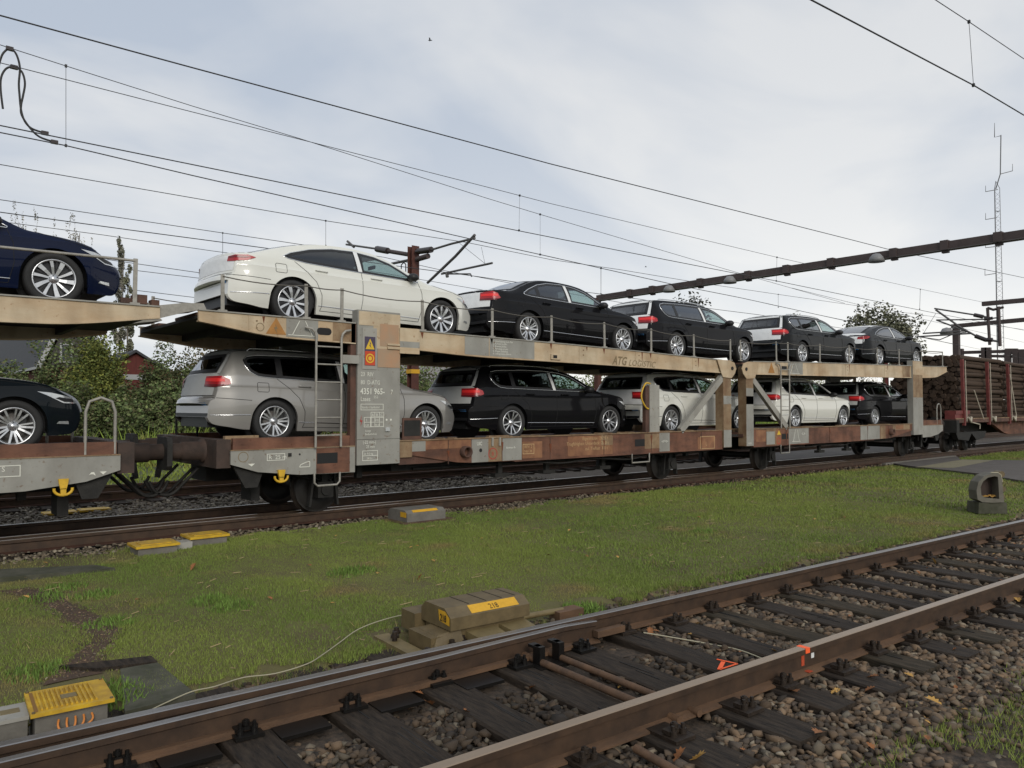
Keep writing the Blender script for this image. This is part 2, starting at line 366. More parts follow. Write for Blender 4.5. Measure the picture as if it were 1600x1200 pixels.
    return me, bvh, K
def proj_patch(bvh, pts, org, e1, e2, d, g=.035, off=.003):
    """lay a flat outline onto the body along direction d"""
    e1, e2, d, org = Vector(e1), Vector(e2), Vector(d).normalized(), Vector(org)
    V, F = grid_poly(pts, g); P = []
    for a, b in V:
        o = org+e1*a+e2*b-d*3
        h, nn, i_, ds = bvh.ray_cast(o, d)
        if h is None: P.append(None)
        else:
            if nn.dot(d) > 0: nn = -nn
            P.append(h+nn*off)
    F = [f for f in F if all(P[i] is not None for i in f) and max((P[i]-P[j]).length for i in f for j in f) < g*5]
    used = sorted({i for f in F for i in f}); mp_ = {u: n for n, u in enumerate(used)}
    return [P[u] for u in used], [[mp_[i] for i in f] for f in F]
def proj_line(bvh, pts, org, e1, e2, d, off=.001, step=.04, closed=False):
    e1, e2, d, org = Vector(e1), Vector(e2), Vector(d).normalized(), Vector(org); Q = []
    pp = list(pts)+([pts[0]] if closed else [])
    for a, b in zip(pp, pp[1:]):
        n = max(1, math.ceil(math.dist(a, b)/step)); Q += [(a[0]+(b[0]-a[0])*i/n, a[1]+(b[1]-a[1])*i/n) for i in range(n)]
    Q.append(pp[-1]); out = []
    for a, b in Q:
        h, nn, i_, ds = bvh.ray_cast(org+e1*a+e2*b-d*3, d)
        if h is None: continue
        if nn.dot(d) > 0: nn = -nn
        out.append(h+nn*off)
    return out
SIDE = lambda s: ((0, 0, 0), (1, 0, 0), (0, 0, 1), (0, -s, 0))      # s=-1 right side (local -y), looks along +y
WH = {}
def wheel_parts(style, Rw):
    ty = MB(); ty.smooth = True; h = .112; ri = Rw-.095
    ty.lathe([(ri, -h*.78), (ri+.012, -h*.92), (Rw-.05, -h*1.04), (Rw-.018, -h*.94), (Rw-.004, -h*.72), (Rw, -h*.35), (Rw, h*.35), (Rw-.004, h*.72), (Rw-.018, h*.94), (Rw-.05, h*1.04), (ri+.012, h*.92), (ri, h*.78), (ri-.02, 0), (ri, -h*.78)], (0, 0, 0), 'y', 48)
    tm = ty.mesh('tyre', 'tyre_rubber')
    rm = MB(); rm.cur = 0
    rr = ri
    # barrel and outer lip: outer face at -y side
    rm.lathe([(rr+.004, -h*.80), (rr+.004, -h*.88), (rr-.010, -h*.90), (rr-.018, -h*.80), (rr-.022, -h*.5), (rr-.035, 0), (rr-.03, h*.8)], (0, 0, 0), 'y', 48)
    rm.lathe([(.0, -h*.70), (.030, -h*.70), (.034, -h*.62), (.062, -h*.60), (.07, -h*.4), (.07, 0)], (0, 0, 0), 'y', 20)
    def spoke(a, w0, w1, r0, r1, skew=0.0, thick=.02, y0=-h*.58, y1=-h*.80, mi=0):
        rm.cur = mi; ca, sa = math.cos(a), math.sin(a)
        t = (-sa, ca)
        pts = []
        for r, w_, y, sk in ((r0, w0, y0, 0), ((r0+r1)/2, (w0+w1)/2, (y0+y1)/2-.004, skew*.35), (r1, w1, y1, skew)):
            for sg in (-1, 1):
                px_, pz_ = ca*r+t[0]*(sg*w_/2+sk), sa*r+t[1]*(sg*w_/2+sk)
                pts += [(px_, y, pz_), (px_*1.0+t[0]*sg*.003, y+thick, pz_+t[1]*sg*.003)]
        f = []
        for i in range(2):
            b = i*4
            f += [(b, b+2, b+6, b+4), (b, b+4, b+5, b+1), (b+2, b+3, b+7, b+6)]
        rm._add(pts, f, False)
    if style == 'ten':
        for i in range(5):
            a = 2*math.pi*i/5+.3
            spoke(a-.17, .026, .024, .05, rr-.008, -.008); spoke(a+.17, .026, .024, .05, rr-.008, .008)
            spoke(a+.17+.30, .018, .02, .06, rr-.008, .0, y0=-h*.5); 
    elif style == 'turbine':
        for i in range(5):
            a = 2*math.pi*i/5+.2
            spoke(a, .030, .060, .05, rr-.006, .028); spoke(a+.62, .024, .040, .055, rr-.006, .020)
            spoke(a+.30, .02, .03, .06, rr-.006, .02, y0=-h*.35, y1=-h*.5, mi=1)
    else:
        for i in range(5):
            a = 2*math.pi*i/5+.5
            spoke(a-.20, .02, .024, .055, rr-.008, -.012); spoke(a+.20, .02, .024, .055, rr-.008, .012)
            spoke(a-.20, .036, .046, .05, rr-.008, -.012, y0=-h*.52, y1=-h*.72, mi=1); spoke(a+.20, .036, .046, .05, rr-.008, .012, y0=-h*.52, y1=-h*.72, mi=1)
    if style != 'ten': rm.cur = 1; rm.lathe([(.06, -h*.3), (rr-.03, -h*.3)], (0, 0, 0), 'y', 32, False)
    rm.cur = 1
    for i in range(5):
        a = 2*math.pi*i/5+.9; rm.cyl((.05*math.cos(a), -h*.55, .05*math.sin(a)), (.05*math.cos(a), -h*.64, .05*math.sin(a)), .007, 6)
    rmesh = rm.mesh('rim', ['alloy', 'alloy_black'])
    br = MB(); br.lathe([(0, -.02), (rr-.075, -.02), (rr-.075, .0), (.06, .0)], (0, 0, 0), 'y', 32)
    br.lathe([(0, .03), (rr-.02, .03), (rr-.02, .08), (0, .08)], (0, 0, 0), 'y', 24)
    br.cur = 1; br.box((.11, -.028, .06), (.07, .05, .12))
    bmh = br.mesh('wheel', ['brake_steel', 'black_plastic'])
    return bmh, tm, rmesh
def make_car_proto(k, style):
    me, bvh, K = body_mesh(k); L, W = K['L'], K['W']; Rw = K['Rw']
    P = []   # (name, mesh)
    def patch(name, m, plist, off=.003, g=.035):
        mb = MB()
        for pts, fr in plist:
            v, f = proj_patch(bvh, pts, *fr, g=g, off=off); mb._add(v, f, True)
        P.append((name, mb.mesh(name, m, fix=False), None)); return P[-1][1]
    def lines(name, m, ll, r=.004, n=5):
        mb = MB()
        for pts, fr, cl in ll:
            q = proj_line(bvh, pts, *fr, closed=cl)
            if len(q) > 1: mb.tube(q, r, n, False)
        P.append((name, mb.mesh(name, m), None))
    sides = [SIDE(-1), SIDE(1)]
    dlo = K['dlo']; TOPV = ((0, 0, 0), (1, 0, 0), (0, 1, 0), (0, 0, -1)); REAR = ((0, 0, 0), (0, 1, 0), (0, 0, 1), (1, 0, 0)); FRNT = ((0, 0, 0), (0, 1, 0), (0, 0, 1), (-1, 0, 0))
    # black pillar band under the panes, then the panes themselves
    def ring(name, m, P_, fr, w, off):
        o_, i_ = resample(P_), None; n = len(o_); ins = inset(o_, w); e1, e2, d, org = Vector(fr[1]), Vector(fr[2]), Vector(fr[3]).normalized(), Vector(fr[0]); vs = []
        for a, b in o_+ins:
            h, nn, ii, ds = bvh.ray_cast(org+e1*a+e2*b-d*3, d)
            if h is None: h = org+e1*a+e2*b; nn = -d
            if nn.dot(d) > 0: nn = -nn
            vs.append(h+nn*off)
        mb = MB(); mb._add(vs, [[i, (i+1) % n, n+(i+1) % n, n+i] for i in range(n)], True); P.append((name, mb.mesh(name, m, fix=False), None))
    for s_ in sides:
        ring('window_frame', 'black_plastic', dlo, s_, .048, .003)
        pn = K['panes']
        for (a0, a1), (b0, b1) in zip(pn, pn[1:]):
            patch('window_pillar', 'black_plastic', [(clip_poly(clip_poly(dlo, -1, 0, -(a1-.03)), 1, 0, b0+.03), s_)], off=.004, g=.06)
        for i, (a, b) in enumerate(K['panes']):
            Q = clip_poly(clip_poly(inset(dlo, .012), -1, 0, -a), 1, 0, b)
            patch('side_window', 'glass_front' if i == len(K['panes'])-1 else 'glass_dark', [(Q, s_)], off=.0015, g=.06)
    for s_ in sides: lines('window_trim', 'chrome', [(dlo, s_, True)], r=.0085, n=6)
    bp = K['panes'][-1][0]; tz = 1.335
    [patch('pillar_film', 'tape_white', [([(bp-.085, .975), (bp-.01, .975), (bp-.035, tz), (bp-.11, tz)], s_)], off=.008, g=.06) for s_ in sides]
    # glass
    patch('windscreen', 'glass_front', [(inset(K['ws'], .01), TOPV)], off=.002, g=.08); ring('screen_frame', 'black_plastic', K['ws'], TOPV, .06, .003)
    rwf = TOPV if K['rw'][0] == 'top' else REAR
    patch('rear_window', 'glass_rear', [(inset(K['rw'][1], .008), rwf)], off=.005, g=.07); ring('rear_window_frame', 'black_plastic', K['rw'][1], rwf, .055, .0065)
    # cabin
    it = MB(); xr0 = .80 if k != 'estate' else .45; W_ = W*.86
    it.bb(xr0, 3.45, -W_, W_, .30, .36); it.bb(xr0, 3.35, -W_-.02, -W_, .36, .90); it.bb(xr0, 3.35, W_, W_+.02, .36, .90); it.bb(3.30, 3.50, -W_, W_, .36, .93); it.box((3.22, 0, .86), (.30, W_*1.9, .16), Matrix.Rotation(.2, 3, 'Y')); it.bb(xr0-.02, xr0, -W_, W_, .36, .92)
    if k != 'estate': it.bb(.70, 1.15, -W_*.95, W_*.95, .88, .92)
    else: it.bb(.5, 1.35, -W_*.95, W_*.95, .86, .88)
    P.append(('cabin', it.mesh('cabin', 'cabin_dark'), None))
    for x, ys in ((2.35, (-.38, .38)), (1.45, (-.45, .45, 0))):
        for y in ys:
            se = MB(); w2 = .25 if y else .18; rb = Matrix.Rotation(-.28, 3, 'Y')
            se.box((x+.28, y, .55), (.52, w2*2, .18)); se.box((x-.06, y, .80), (.14, w2*1.9, .62), rb); se.cur = 0; se.box((x-.19, y, 1.18), (.10, w2*1.05, .18), rb); se.cyl((x-.165, y-.05, 1.02), (x-.18, y-.05, 1.12), .01, 5)
            P.append(('seat', se.mesh('seat', 'seat_cover' if x > 2 else 'seat_fabric'), None))
    sw = MB(); c_ = Vector((2.86, .38, .93)); ax_ = Vector((-.85, 0, .5)).normalized(); u_ = Vector((0, 1, 0)); v_ = ax_.cross(u_)
    sw.tube([c_+(u_*math.cos(a)+v_*math.sin(a))*.185 for a in np.linspace(0, 2*math.pi, 19)], .014, 5, False); sw.bar(c_-u_*.18, c_+u_*.18, .04, .02); P.append(('steering_wheel', sw.mesh('steering_wheel', 'cabin_dark'), None))
    ml = MB(); ml.box((2.98, 0, 1.27), (.03, .22, .06)); P.append(('rear_view_mirror', ml.mesh('rear_view_mirror', 'cabin_dark'), None))
    # protective film
    hx0 = 3.64 if k != 'fastback' else 3.76
    hood = [(hx0, -.80), (4.15, -.79), (4.42, -.68), (4.64, 0), (4.42, .68), (4.15, .79), (hx0, .80)]
    if k == 'estate':
        fl = [(hood, TOPV), ([(.43, -.62), (2.72, -.60), (2.72, .60), (.43, .62)], TOPV), ([(-.74, .70), (.74, .70), (.76, 1.0), (.685, 1.03), (-.685, 1.03), (-.76, 1.0)], REAR), ([(-.57, 1.345), (.57, 1.345), (.55, 1.39), (-.55, 1.39)], REAR), ([(.675, 1.03), (.745, 1.03), (.65, 1.37), (.59, 1.37)], REAR), ([(-.675, 1.03), (-.745, 1.03), (-.65, 1.37), (-.59, 1.37)], REAR)]
    elif k == 'sedan':
        fl = [(hood, TOPV), ([(1.40, -.56), (2.70, -.56), (2.70, .56), (1.40, .56)], TOPV), ([(.13, -.74), (.62, -.72), (.70, -.60), (.70, .60), (.62, .72), (.13, .74)], TOPV), ([(-.76, .70), (.76, .70), (.76, 1.05), (-.76, 1.05)], REAR)]
    else:
        fl = [([(hx0+.02, -.83), (4.2, -.83), (4.5, -.72), (4.7, 0), (4.5, .72), (4.2, .83), (hx0+.02, .83)], TOPV), ([(.13, -.78), (.50, -.74), (.50, .74), (.13, .78)], TOPV), ([(1.34, -.54), (2.70, -.54), (2.70, .54), (1.34, .54)], TOPV), ([(-.78, .74), (.78, .74), (.80, 1.03), (-.80, 1.03)], REAR), ([(.02, .80), (.20, .78), (.24, .93), (.34, 1.03), (.1, 1.04)], sides[0])]
    for q_ in fl: patch('protective_film', 'film_white', [q_], off=.004, g=.07)
    # lamps
    for sg in (-1, 1):
        org = Vector((.1, sg*W*.9, 0)); e1 = Vector((.7071, sg*.7071, 0)); dd = Vector((.7071, -sg*.7071, 0)); fr = (org, e1, (0, 0, 1), dd)
        if k == 'fastback': tl = [(-.12, .885), (.02, .875), (.20, .90), (.30, .955), (.20, .985), (-.10, .96)]
        elif k == 'sedan': tl = [(-.20, .83), (.02, .82), (.16, .84), (.205, .875), (.15, .965), (.05, 1.0), (-.20, .985)]
        else: tl = [(-.20, .83), (.02, .82), (.17, .84), (.235, .875), (.215, .94), (.12, .985), (-.20, .985)]
        patch('tail_light', 'lamp_red' if k != 'fastback' else 'lamp_red', [(tl, fr)], off=.011, g=.03)
        if k == 'fastback': il = [(-.10, .935), (.16, .93), (.24, .955), (.18, .965), (-.08, .955)]
        else: il = [(-.18, .905), (.04, .90), (.16, .905), (.15, .945), (.04, .955), (-.18, .95)]
        patch('light_bar', 'lamp_red_bright' if k != 'fastback' else 'lamp_dark', [(il, fr)], off=.016, g=.03)
        if k != 'fastback': patch('light_base', 'lamp_dark', [([(-.20, .83), (.02, .82), (.16, .84), (.20, .865), (-.2, .86)], fr)], off=.015, g=.03)
        org = Vector((L-.35, sg*W*.78, 0)); e1 = Vector((-.7071, sg*.7071, 0)); dd = Vector((-.7071, -sg*.7071, 0)); fr = (org, e1, (0, 0, 1), dd)
        hl = [(-.16, .60), (.04, .61), (.20, .68), (.34, .765), (.20, .745), (0, .70), (-.16, .66)]
        patch('headlight', 'lamp_clear', [(hl, fr)], off=.008, g=.03)
        patch('headlight_housing', 'black_plastic', [([(-.12, .62), (.03, .625), (.16, .675), (.10, .69), (-.10, .655)], fr)], off=.012, g=.03)
        patch('fog_light', 'lamp_clear', [([(-.05, .33), (.13, .345), (.10, .375), (-.04, .37)], fr)], off=.006, g=.03)
    patch('grille', 'black_plastic', [([(-.52, .50), (.52, .50), (.56, .61), (-.56, .61)], FRNT)], off=.006, g=.05)
    patch('air_intake', 'black_plastic', [([(-.55, .25), (.55, .25), (.50, .38), (-.50, .38)], FRNT)], off=.006, g=.05)
    # seams
    ax = 3.34 if k != 'fastback' else 3.42; bx = K['panes'][-1][0]-.03; cx = 1.12
    sl_ = []
    for s_ in sides:
        sl_ += [([(ax-.02, .93), (ax+.05, .75), (ax+.06, .5), (ax, .24)], s_, False), ([(bx, .955), (bx+.02, .75), (bx+.02, .5), (bx-.01, .24)], s_, False),
                ([(cx-.02, .985), (cx+.16, .86), (cx+.34, .70), (cx+.44, .5), (cx+.45, .32), (cx+.42, .24)], s_, False), ([(cx+.42, .245), (ax, .245)], s_, False),
                ([(.10, .665), (.35, .655), (.70, .64)], s_, False), ([(hx0-.05, .93), (4.1, .85), (4.42, .775)], s_, False)]
    sl_ += [([(.80, .775), (.95, .775), (.965, .79), (.965, .90), (.95, .915), (.80, .915), (.785, .90), (.785, .79)], sides[0], True)]
    sl_ += [([(-.78, .69), (.78, .69)], REAR, False)]
    lines('panel_seam', 'seam', sl_, r=.0042, n=4)
    lines('sill_trim', 'chrome', [([(1.47, .325), (ax+.02, .30)], s_, False) for s_ in sides]+[([(.06, .40), (.69, .42)], s_, False) for s_ in sides], r=.008, n=6)
    patch('bumper_skirt', 'black_plastic', [([(-.70, .27), (.70, .27), (.74, .43 if k != 'fastback' else .33), (-.74, .43 if k != 'fastback' else .33)], REAR)], off=.004, g=.06)
    patch('blue_sticker', 'sticker_blue', [([(-.70, .545), (-.52, .545), (-.52, .585), (-.70, .585)], REAR)], off=.006, g=.05)
    for sg in (-1, 1):
        for hx in (1.45, 2.40 if k != 'fastback' else 2.46):
            hb_ = MB(); q = proj_line(bvh, [(hx, .885), (hx+.2, .88)], *SIDE(sg), off=.022, step=.05)
            hb_.tube([q[0]+Vector((0, -sg*.02, 0))]+q+[q[-1]+Vector((0, -sg*.02, 0))], .011, 6)
            P.append(('door_handle', hb_.mesh('door_handle', 'paint_white'), 'body'))
        mb = MB(); mx_ = 3.14 if k != 'fastback' else 3.24; y0 = W*.93
        prof = [(0.001, -.115), (.045, -.105), (.07, -.06), (.078, 0), (.07, .06), (.045, .095), (.001, .10)]
        vs = []; n = 12
        for r, h in prof:
            for j in range(n):
                a = 2*math.pi*j/n; vs.append((mx_+r*1.15*math.cos(a)*(.9 if math.cos(a) < 0 else 1.25), sg*(y0+.10+h), 1.0+r*.95*math.sin(a)))
        mb._add(vs, [[i*n+j, i*n+(j+1) % n, (i+1)*n+(j+1) % n, (i+1)*n+j] for i in range(len(prof)-1) for j in range(n)], True)
        mb.cur = 1; mb.bar((mx_+.02, sg*(y0-.04), .955), (mx_+.02, sg*(y0+.05), .97), .07, .03)
        P.append(('wing_mirror', mb.mesh('wing_mirror', ['black_plastic', 'black_plastic']), None))
    # wheel housings and floor pan
    ub = MB(); ub.bb(.15, L-.25, -.62, .62, .22, .50)
    for c in (K['ra'], K['fa']):
        ub.lathe([(.0, -.60), (Rw+.06, -.60)], (c, 0, Rw), 'y', 24, False); ub.lathe([(.0, .60), (Rw+.06, .60)], (c, 0, Rw), 'y', 24, False)
        ub.lathe([(Rw+.055, -.60), (Rw+.055, -W*.955)], (c, 0, Rw), 'y', 24, True, R(-10), R(190)); ub.lathe([(Rw+.055, .60), (Rw+.055, W*.955)], (c, 0, Rw), 'y', 24, True, R(-10), R(190))
    ub.cyl((K['ra'], -.7, Rw), (K['ra'], .7, Rw), .04); ub.cyl((K['fa'], -.7, Rw), (K['fa'], .7, Rw), .04)
    P.append(('underbody', ub.mesh('underbody', 'black_plastic'), None))
    if k == 'estate':
        rl = MB()
        for sg in (-1, 1):
            q = proj_line(bvh, [(.75, .60), (2.55, .585)], (0, 0, 0), (1, 0, 0), (0, sg, 0), (0, 0, -1), off=.03, step=.2); rl.tube([q[0]-Vector((.05, 0, .04))]+q+[q[-1]+Vector((.05, 0, -.04))], .013, 6)
        P.append(('roof_rail', rl.mesh('roof_rail', 'chrome'), None))
    return me, P, K
PROTO = {k: make_car_proto(k, None) for k in KIND}
WP = {(s_, r_): wheel_parts(s_, r_) for s_, r_ in (('ten', .33), ('turbine', .345), ('twin', .33))}
def place_car(kind, wheel, paint, rear, front, label, group, low=False, name='estate_car', headlabel=None):
    """rear, front: (X, z) of the two axles' contact points; the car stands in the train's centre line"""
    me, P, K = PROTO[kind]
    X0, Z0 = rear; X1, Z1 = front; pitch = math.atan2(Z1-Z0, X1-X0)
    base = Vector((X0, 12.31, Z0)) - Vector((K['ra']*math.cos(pitch), 0, K['ra']*math.sin(pitch)))
    t = thing(name, label, 'car', base, group); t.rotation_euler = (0, -pitch, 0)
    def add(nm, mesh, par, mt=None):
        o = bpy.data.objects.new(nm, mesh); C.objects.link(o); o.parent = par
        if nm in ('panel_seam', 'sill_trim'): o['kind'] = 'stuff'
        if mt: o.material_slots[0].link = 'OBJECT'; o.material_slots[0].material = M[mt]
        return o
    add('body', me, t, paint)
    for nm, mesh, flag in P:
        mt = paint if flag == 'body' else None
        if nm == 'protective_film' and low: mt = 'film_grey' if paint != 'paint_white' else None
        if nm == 'blue_sticker' and paint == 'paint_black' and kind == 'sedan': continue
        add(nm, mesh, t, mt)
    bmh, tm, rm = WP[(wheel, .345 if wheel == 'turbine' else .33)]
    for ax in (K['ra'], K['fa']):
        for sg in (-1, 1):
            wo = add('wheel', bmh, t); wo.location = (ax, sg*(K['W']-.125), K['Rw'])
            if sg > 0: wo.rotation_euler = (0, 0, math.pi)
            rot = random.uniform(0, 1.2)
            wo.rotation_euler[1] = 0
            a = add('tyre', tm, wo); b = add('rim', rm, wo); b.rotation_euler = (0, rot, 0)
    return t
# ------------------------------------------------------------------ train: car transporter wagons
YN, YC, YF = 10.82, 12.31, 13.80
mat('wagon_cream', (.53, .435, .30), .6, col2=(.42, .29, .165), scale=1.6, stretch=(.6, 1, 1.6), bump=.15, thr=(.3, .62))
mat('wagon_grey', (.28, .275, .245), .6, var=.12, scale=2.5, bump=.08)
mat('wagon_grey_light', (.31, .30, .265), .6, var=.10, scale=2.5)
mat('rust_brown', (.19, .085, .05), .75, col2=(.095, .045, .030), scale=3.0, stretch=(.5, 1, 1.3), bump=.25, thr=(.35, .62))
mat('rust_orange', (.31, .155, .075), .75, col2=(.20, .09, .05), scale=5, bump=.2)
mat('rust_tan', (.30, .22, .13), .7, col2=(.20, .115, .06), scale=4, bump=.1)
mat('buffer_brown', (.07, .045, .035), .8, col2=(.035, .025, .02), scale=4, bump=.3)
mat('rust_deck', (.13, .065, .045), .8, col2=(.07, .04, .03), scale=4, bump=.3)
mat('underframe_black', (.018, .017, .015), .75, var=.4, scale=5, bump=.3)
mat('deck_under_shade', (.03, .028, .025), .8, var=.3, scale=3)  # near-black base puts the shade below the upper deck into the colour
mat('galvanised', (.30, .285, .25), .55, .2, var=.2, scale=12)
mat('print_white', (.66, .66, .58), .7); mat('print_orange', (.36, .17, .045), .7, var=.15, scale=10); mat('print_brown', (.19, .14, .075), .7)
mat('print_red', (.35, .04, .03), .6); mat('print_cream', (.45, .30, .15), .7); mat('yellow_steel', (.62, .38, .03), .5, var=.2, scale=12)
mat('sign_purple', (.06, .045, .08), .5); mat('sign_yellow', (.65, .42, .03), .5); mat('sign_red', (.50, .06, .02), .5); mat('rope_steel', (.10, .09, .075), .6); mat('rust_mark', (.14, .04, .015), .8)
mat('wheel_steel', (.05, .04, .033), .5, .3, var=.3, scale=8); mat('wheel_tread', (.35, .34, .33), .3, .8)
def weather(name, amt=.45, seed=0.0):
    m = M[name]; t = m.node_tree; b = t.nodes['Principled BSDF']; src = b.inputs['Base Color'].links[0].from_socket
    tc = t.nodes.new('ShaderNodeTexCoord'); mp = t.nodes.new('ShaderNodeMapping'); mp.inputs['Scale'].default_value = (2.2, 2.2, .8); mp.inputs['Location'].default_value = (seed, 0, 0)
    n = t.nodes.new('ShaderNodeTexNoise'); n.inputs['Scale'].default_value = 1.6; n.inputs['Detail'].default_value = 5; r = t.nodes.new('ShaderNodeValToRGB')
    r.color_ramp.elements[0].position = .38; r.color_ramp.elements[0].color = (1-amt, 1-amt*1.08, 1-amt*1.15, 1); r.color_ramp.elements[1].position = .60; r.color_ramp.elements[1].color = (1, 1, 1, 1)
    n2 = t.nodes.new('ShaderNodeTexNoise'); n2.inputs['Scale'].default_value = 17; n2.inputs['Detail'].default_value = 3; r2 = t.nodes.new('ShaderNodeValToRGB')
    r2.color_ramp.elements[0].position = .27; r2.color_ramp.elements[0].color = (.62, .45, .34, 1); r2.color_ramp.elements[1].position = .36; r2.color_ramp.elements[1].color = (1, 1, 1, 1)
    x1 = t.nodes.new('ShaderNodeMixRGB'); x1.blend_type = 'MULTIPLY'; x1.inputs[0].default_value = 1; x2 = t.nodes.new('ShaderNodeMixRGB'); x2.blend_type = 'MULTIPLY'; x2.inputs[0].default_value = .8
    t.links.new(tc.outputs['Object'], mp.inputs[0]); t.links.new(mp.outputs[0], n.inputs['Vector']); t.links.new(n.outputs[0], r.inputs[0]); t.links.new(tc.outputs['Object'], n2.inputs['Vector']); t.links.new(n2.outputs[0], r2.inputs[0])
    t.links.new(src, x1.inputs[1]); t.links.new(r.outputs[0], x1.inputs[2]); t.links.new(x1.outputs[0], x2.inputs[1]); t.links.new(r2.outputs[0], x2.inputs[2]); t.links.new(x2.outputs[0], b.inputs['Base Color'])
for nm_, a_ in (('wagon_cream', .20), ('wagon_grey', .14), ('wagon_grey_light', .14), ('rust_brown', .32), ('rust_orange', .28), ('rust_tan', .28), ('rust_deck', .25)): weather(nm_, a_, a_*10)
def XU(u, Y=YN): return onY(u, 640, Y).x
def ZV(u, v, Y=YN): return onY(u, v, Y).z
def quad_patch(parent, x0, x1, z0, z1, m, y, name='paint_patch', t=.003):
    mb = MB(); mb.bb(x0, x1, y-t, y+.001, z0, z1); return mb.build(name, m, parent)
def outline(parent, x0, x1, z0, z1, m, y, w=.012, cols=(), rows=(), name='printed_frame'):
    mb = MB(); a, b = min(x0, x1), max(x0, x1); yy0, yy1 = y-.0025, y+.001
    mb.bb(a, b, yy0, yy1, z1-w, z1); mb.bb(a, b, yy0, yy1, z0, z0+w); mb.bb(a, a+w, yy0, yy1, z0+w, z1-w); mb.bb(b-w, b, yy0, yy1, z0+w, z1-w)
    for r in rows: mb.bb(a+w, b-w, yy0, yy1, r, r+w)
    for c_ in cols: mb.bb(c_, c_+w, yy0, yy1, z0+w, z1-w)
    return mb.build(name, m, parent)
mat('wheel_black', (.02, .018, .016), .6)
def wheelset(parent, X):
    mb = MB(); r = .375
    for Y in (YC-.75, YC+.75):
        sg = -1 if Y < YC else 1
        mb.cur = 0; mb.lathe([(0, 0), (.09, 0), (.11, .02*sg), (.30, .045*sg), (.335, 0), (r, 0)], (X, Y+sg*.06, r), 'y', 36)
        mb.cur = 1; mb.lathe([(r, sg*.06), (r, -.05*sg), (r+.028, -.055*sg), (r+.028, -.075*sg), (.32, -.075*sg)], (X, Y, r), 'y', 36)
    mb.cur = 0; mb.cyl((X, YC-.8, r), (X, YC+.8, r), .08)
    wo = mb.build('wheelset', ['wheel_black', 'wheel_steel'], parent)
    for Y, s in ((YC-1.02, -1), (YC+1.02, 1)):
        m2 = MB(); m2.bb(X-.13, X+.13, Y-.10, Y+.10, r-.12, r+.13); m2.lathe([(0, -.1*-s*-1), (.08, -.12)], (X, Y, r), 'y', 12) if 0 else m2.cyl((X, Y+s*.10, r), (X, Y+s*.13, r), .085, 14)
        m2.build('axle_box', 'underframe_black', wo)
        m3 = MB()
        for i in range(5):
            L_ = .62-.11*i; zc = r+.15+.022*i
            m3.tube([(X-L_, Y, zc+.02+.13*(L_/.62)**2), (X-L_/2, Y, zc+.02+.03), (X, Y, zc), (X+L_/2, Y, zc+.05), (X+L_, Y, zc+.02+.13*(L_/.62)**2)], .018, 4)
        m3.bb(X-.05, X+.05, Y-.06, Y+.06, r+.12, r+.3)
        m3.build('leaf_spring', 'underframe_black', wo)
        for sx in (-1, 1):
            m4 = MB(); m4.bar((X+sx*.17, Y, r+.32), (X+sx*.24, Y, .12), .10, .035); m4.bb(X+sx*.62-.05, X+sx*.62+.05, Y-.05, Y+.05, r+.15, .72)
            m4.build('axle_guard', 'underframe_black', wo)
    return wo
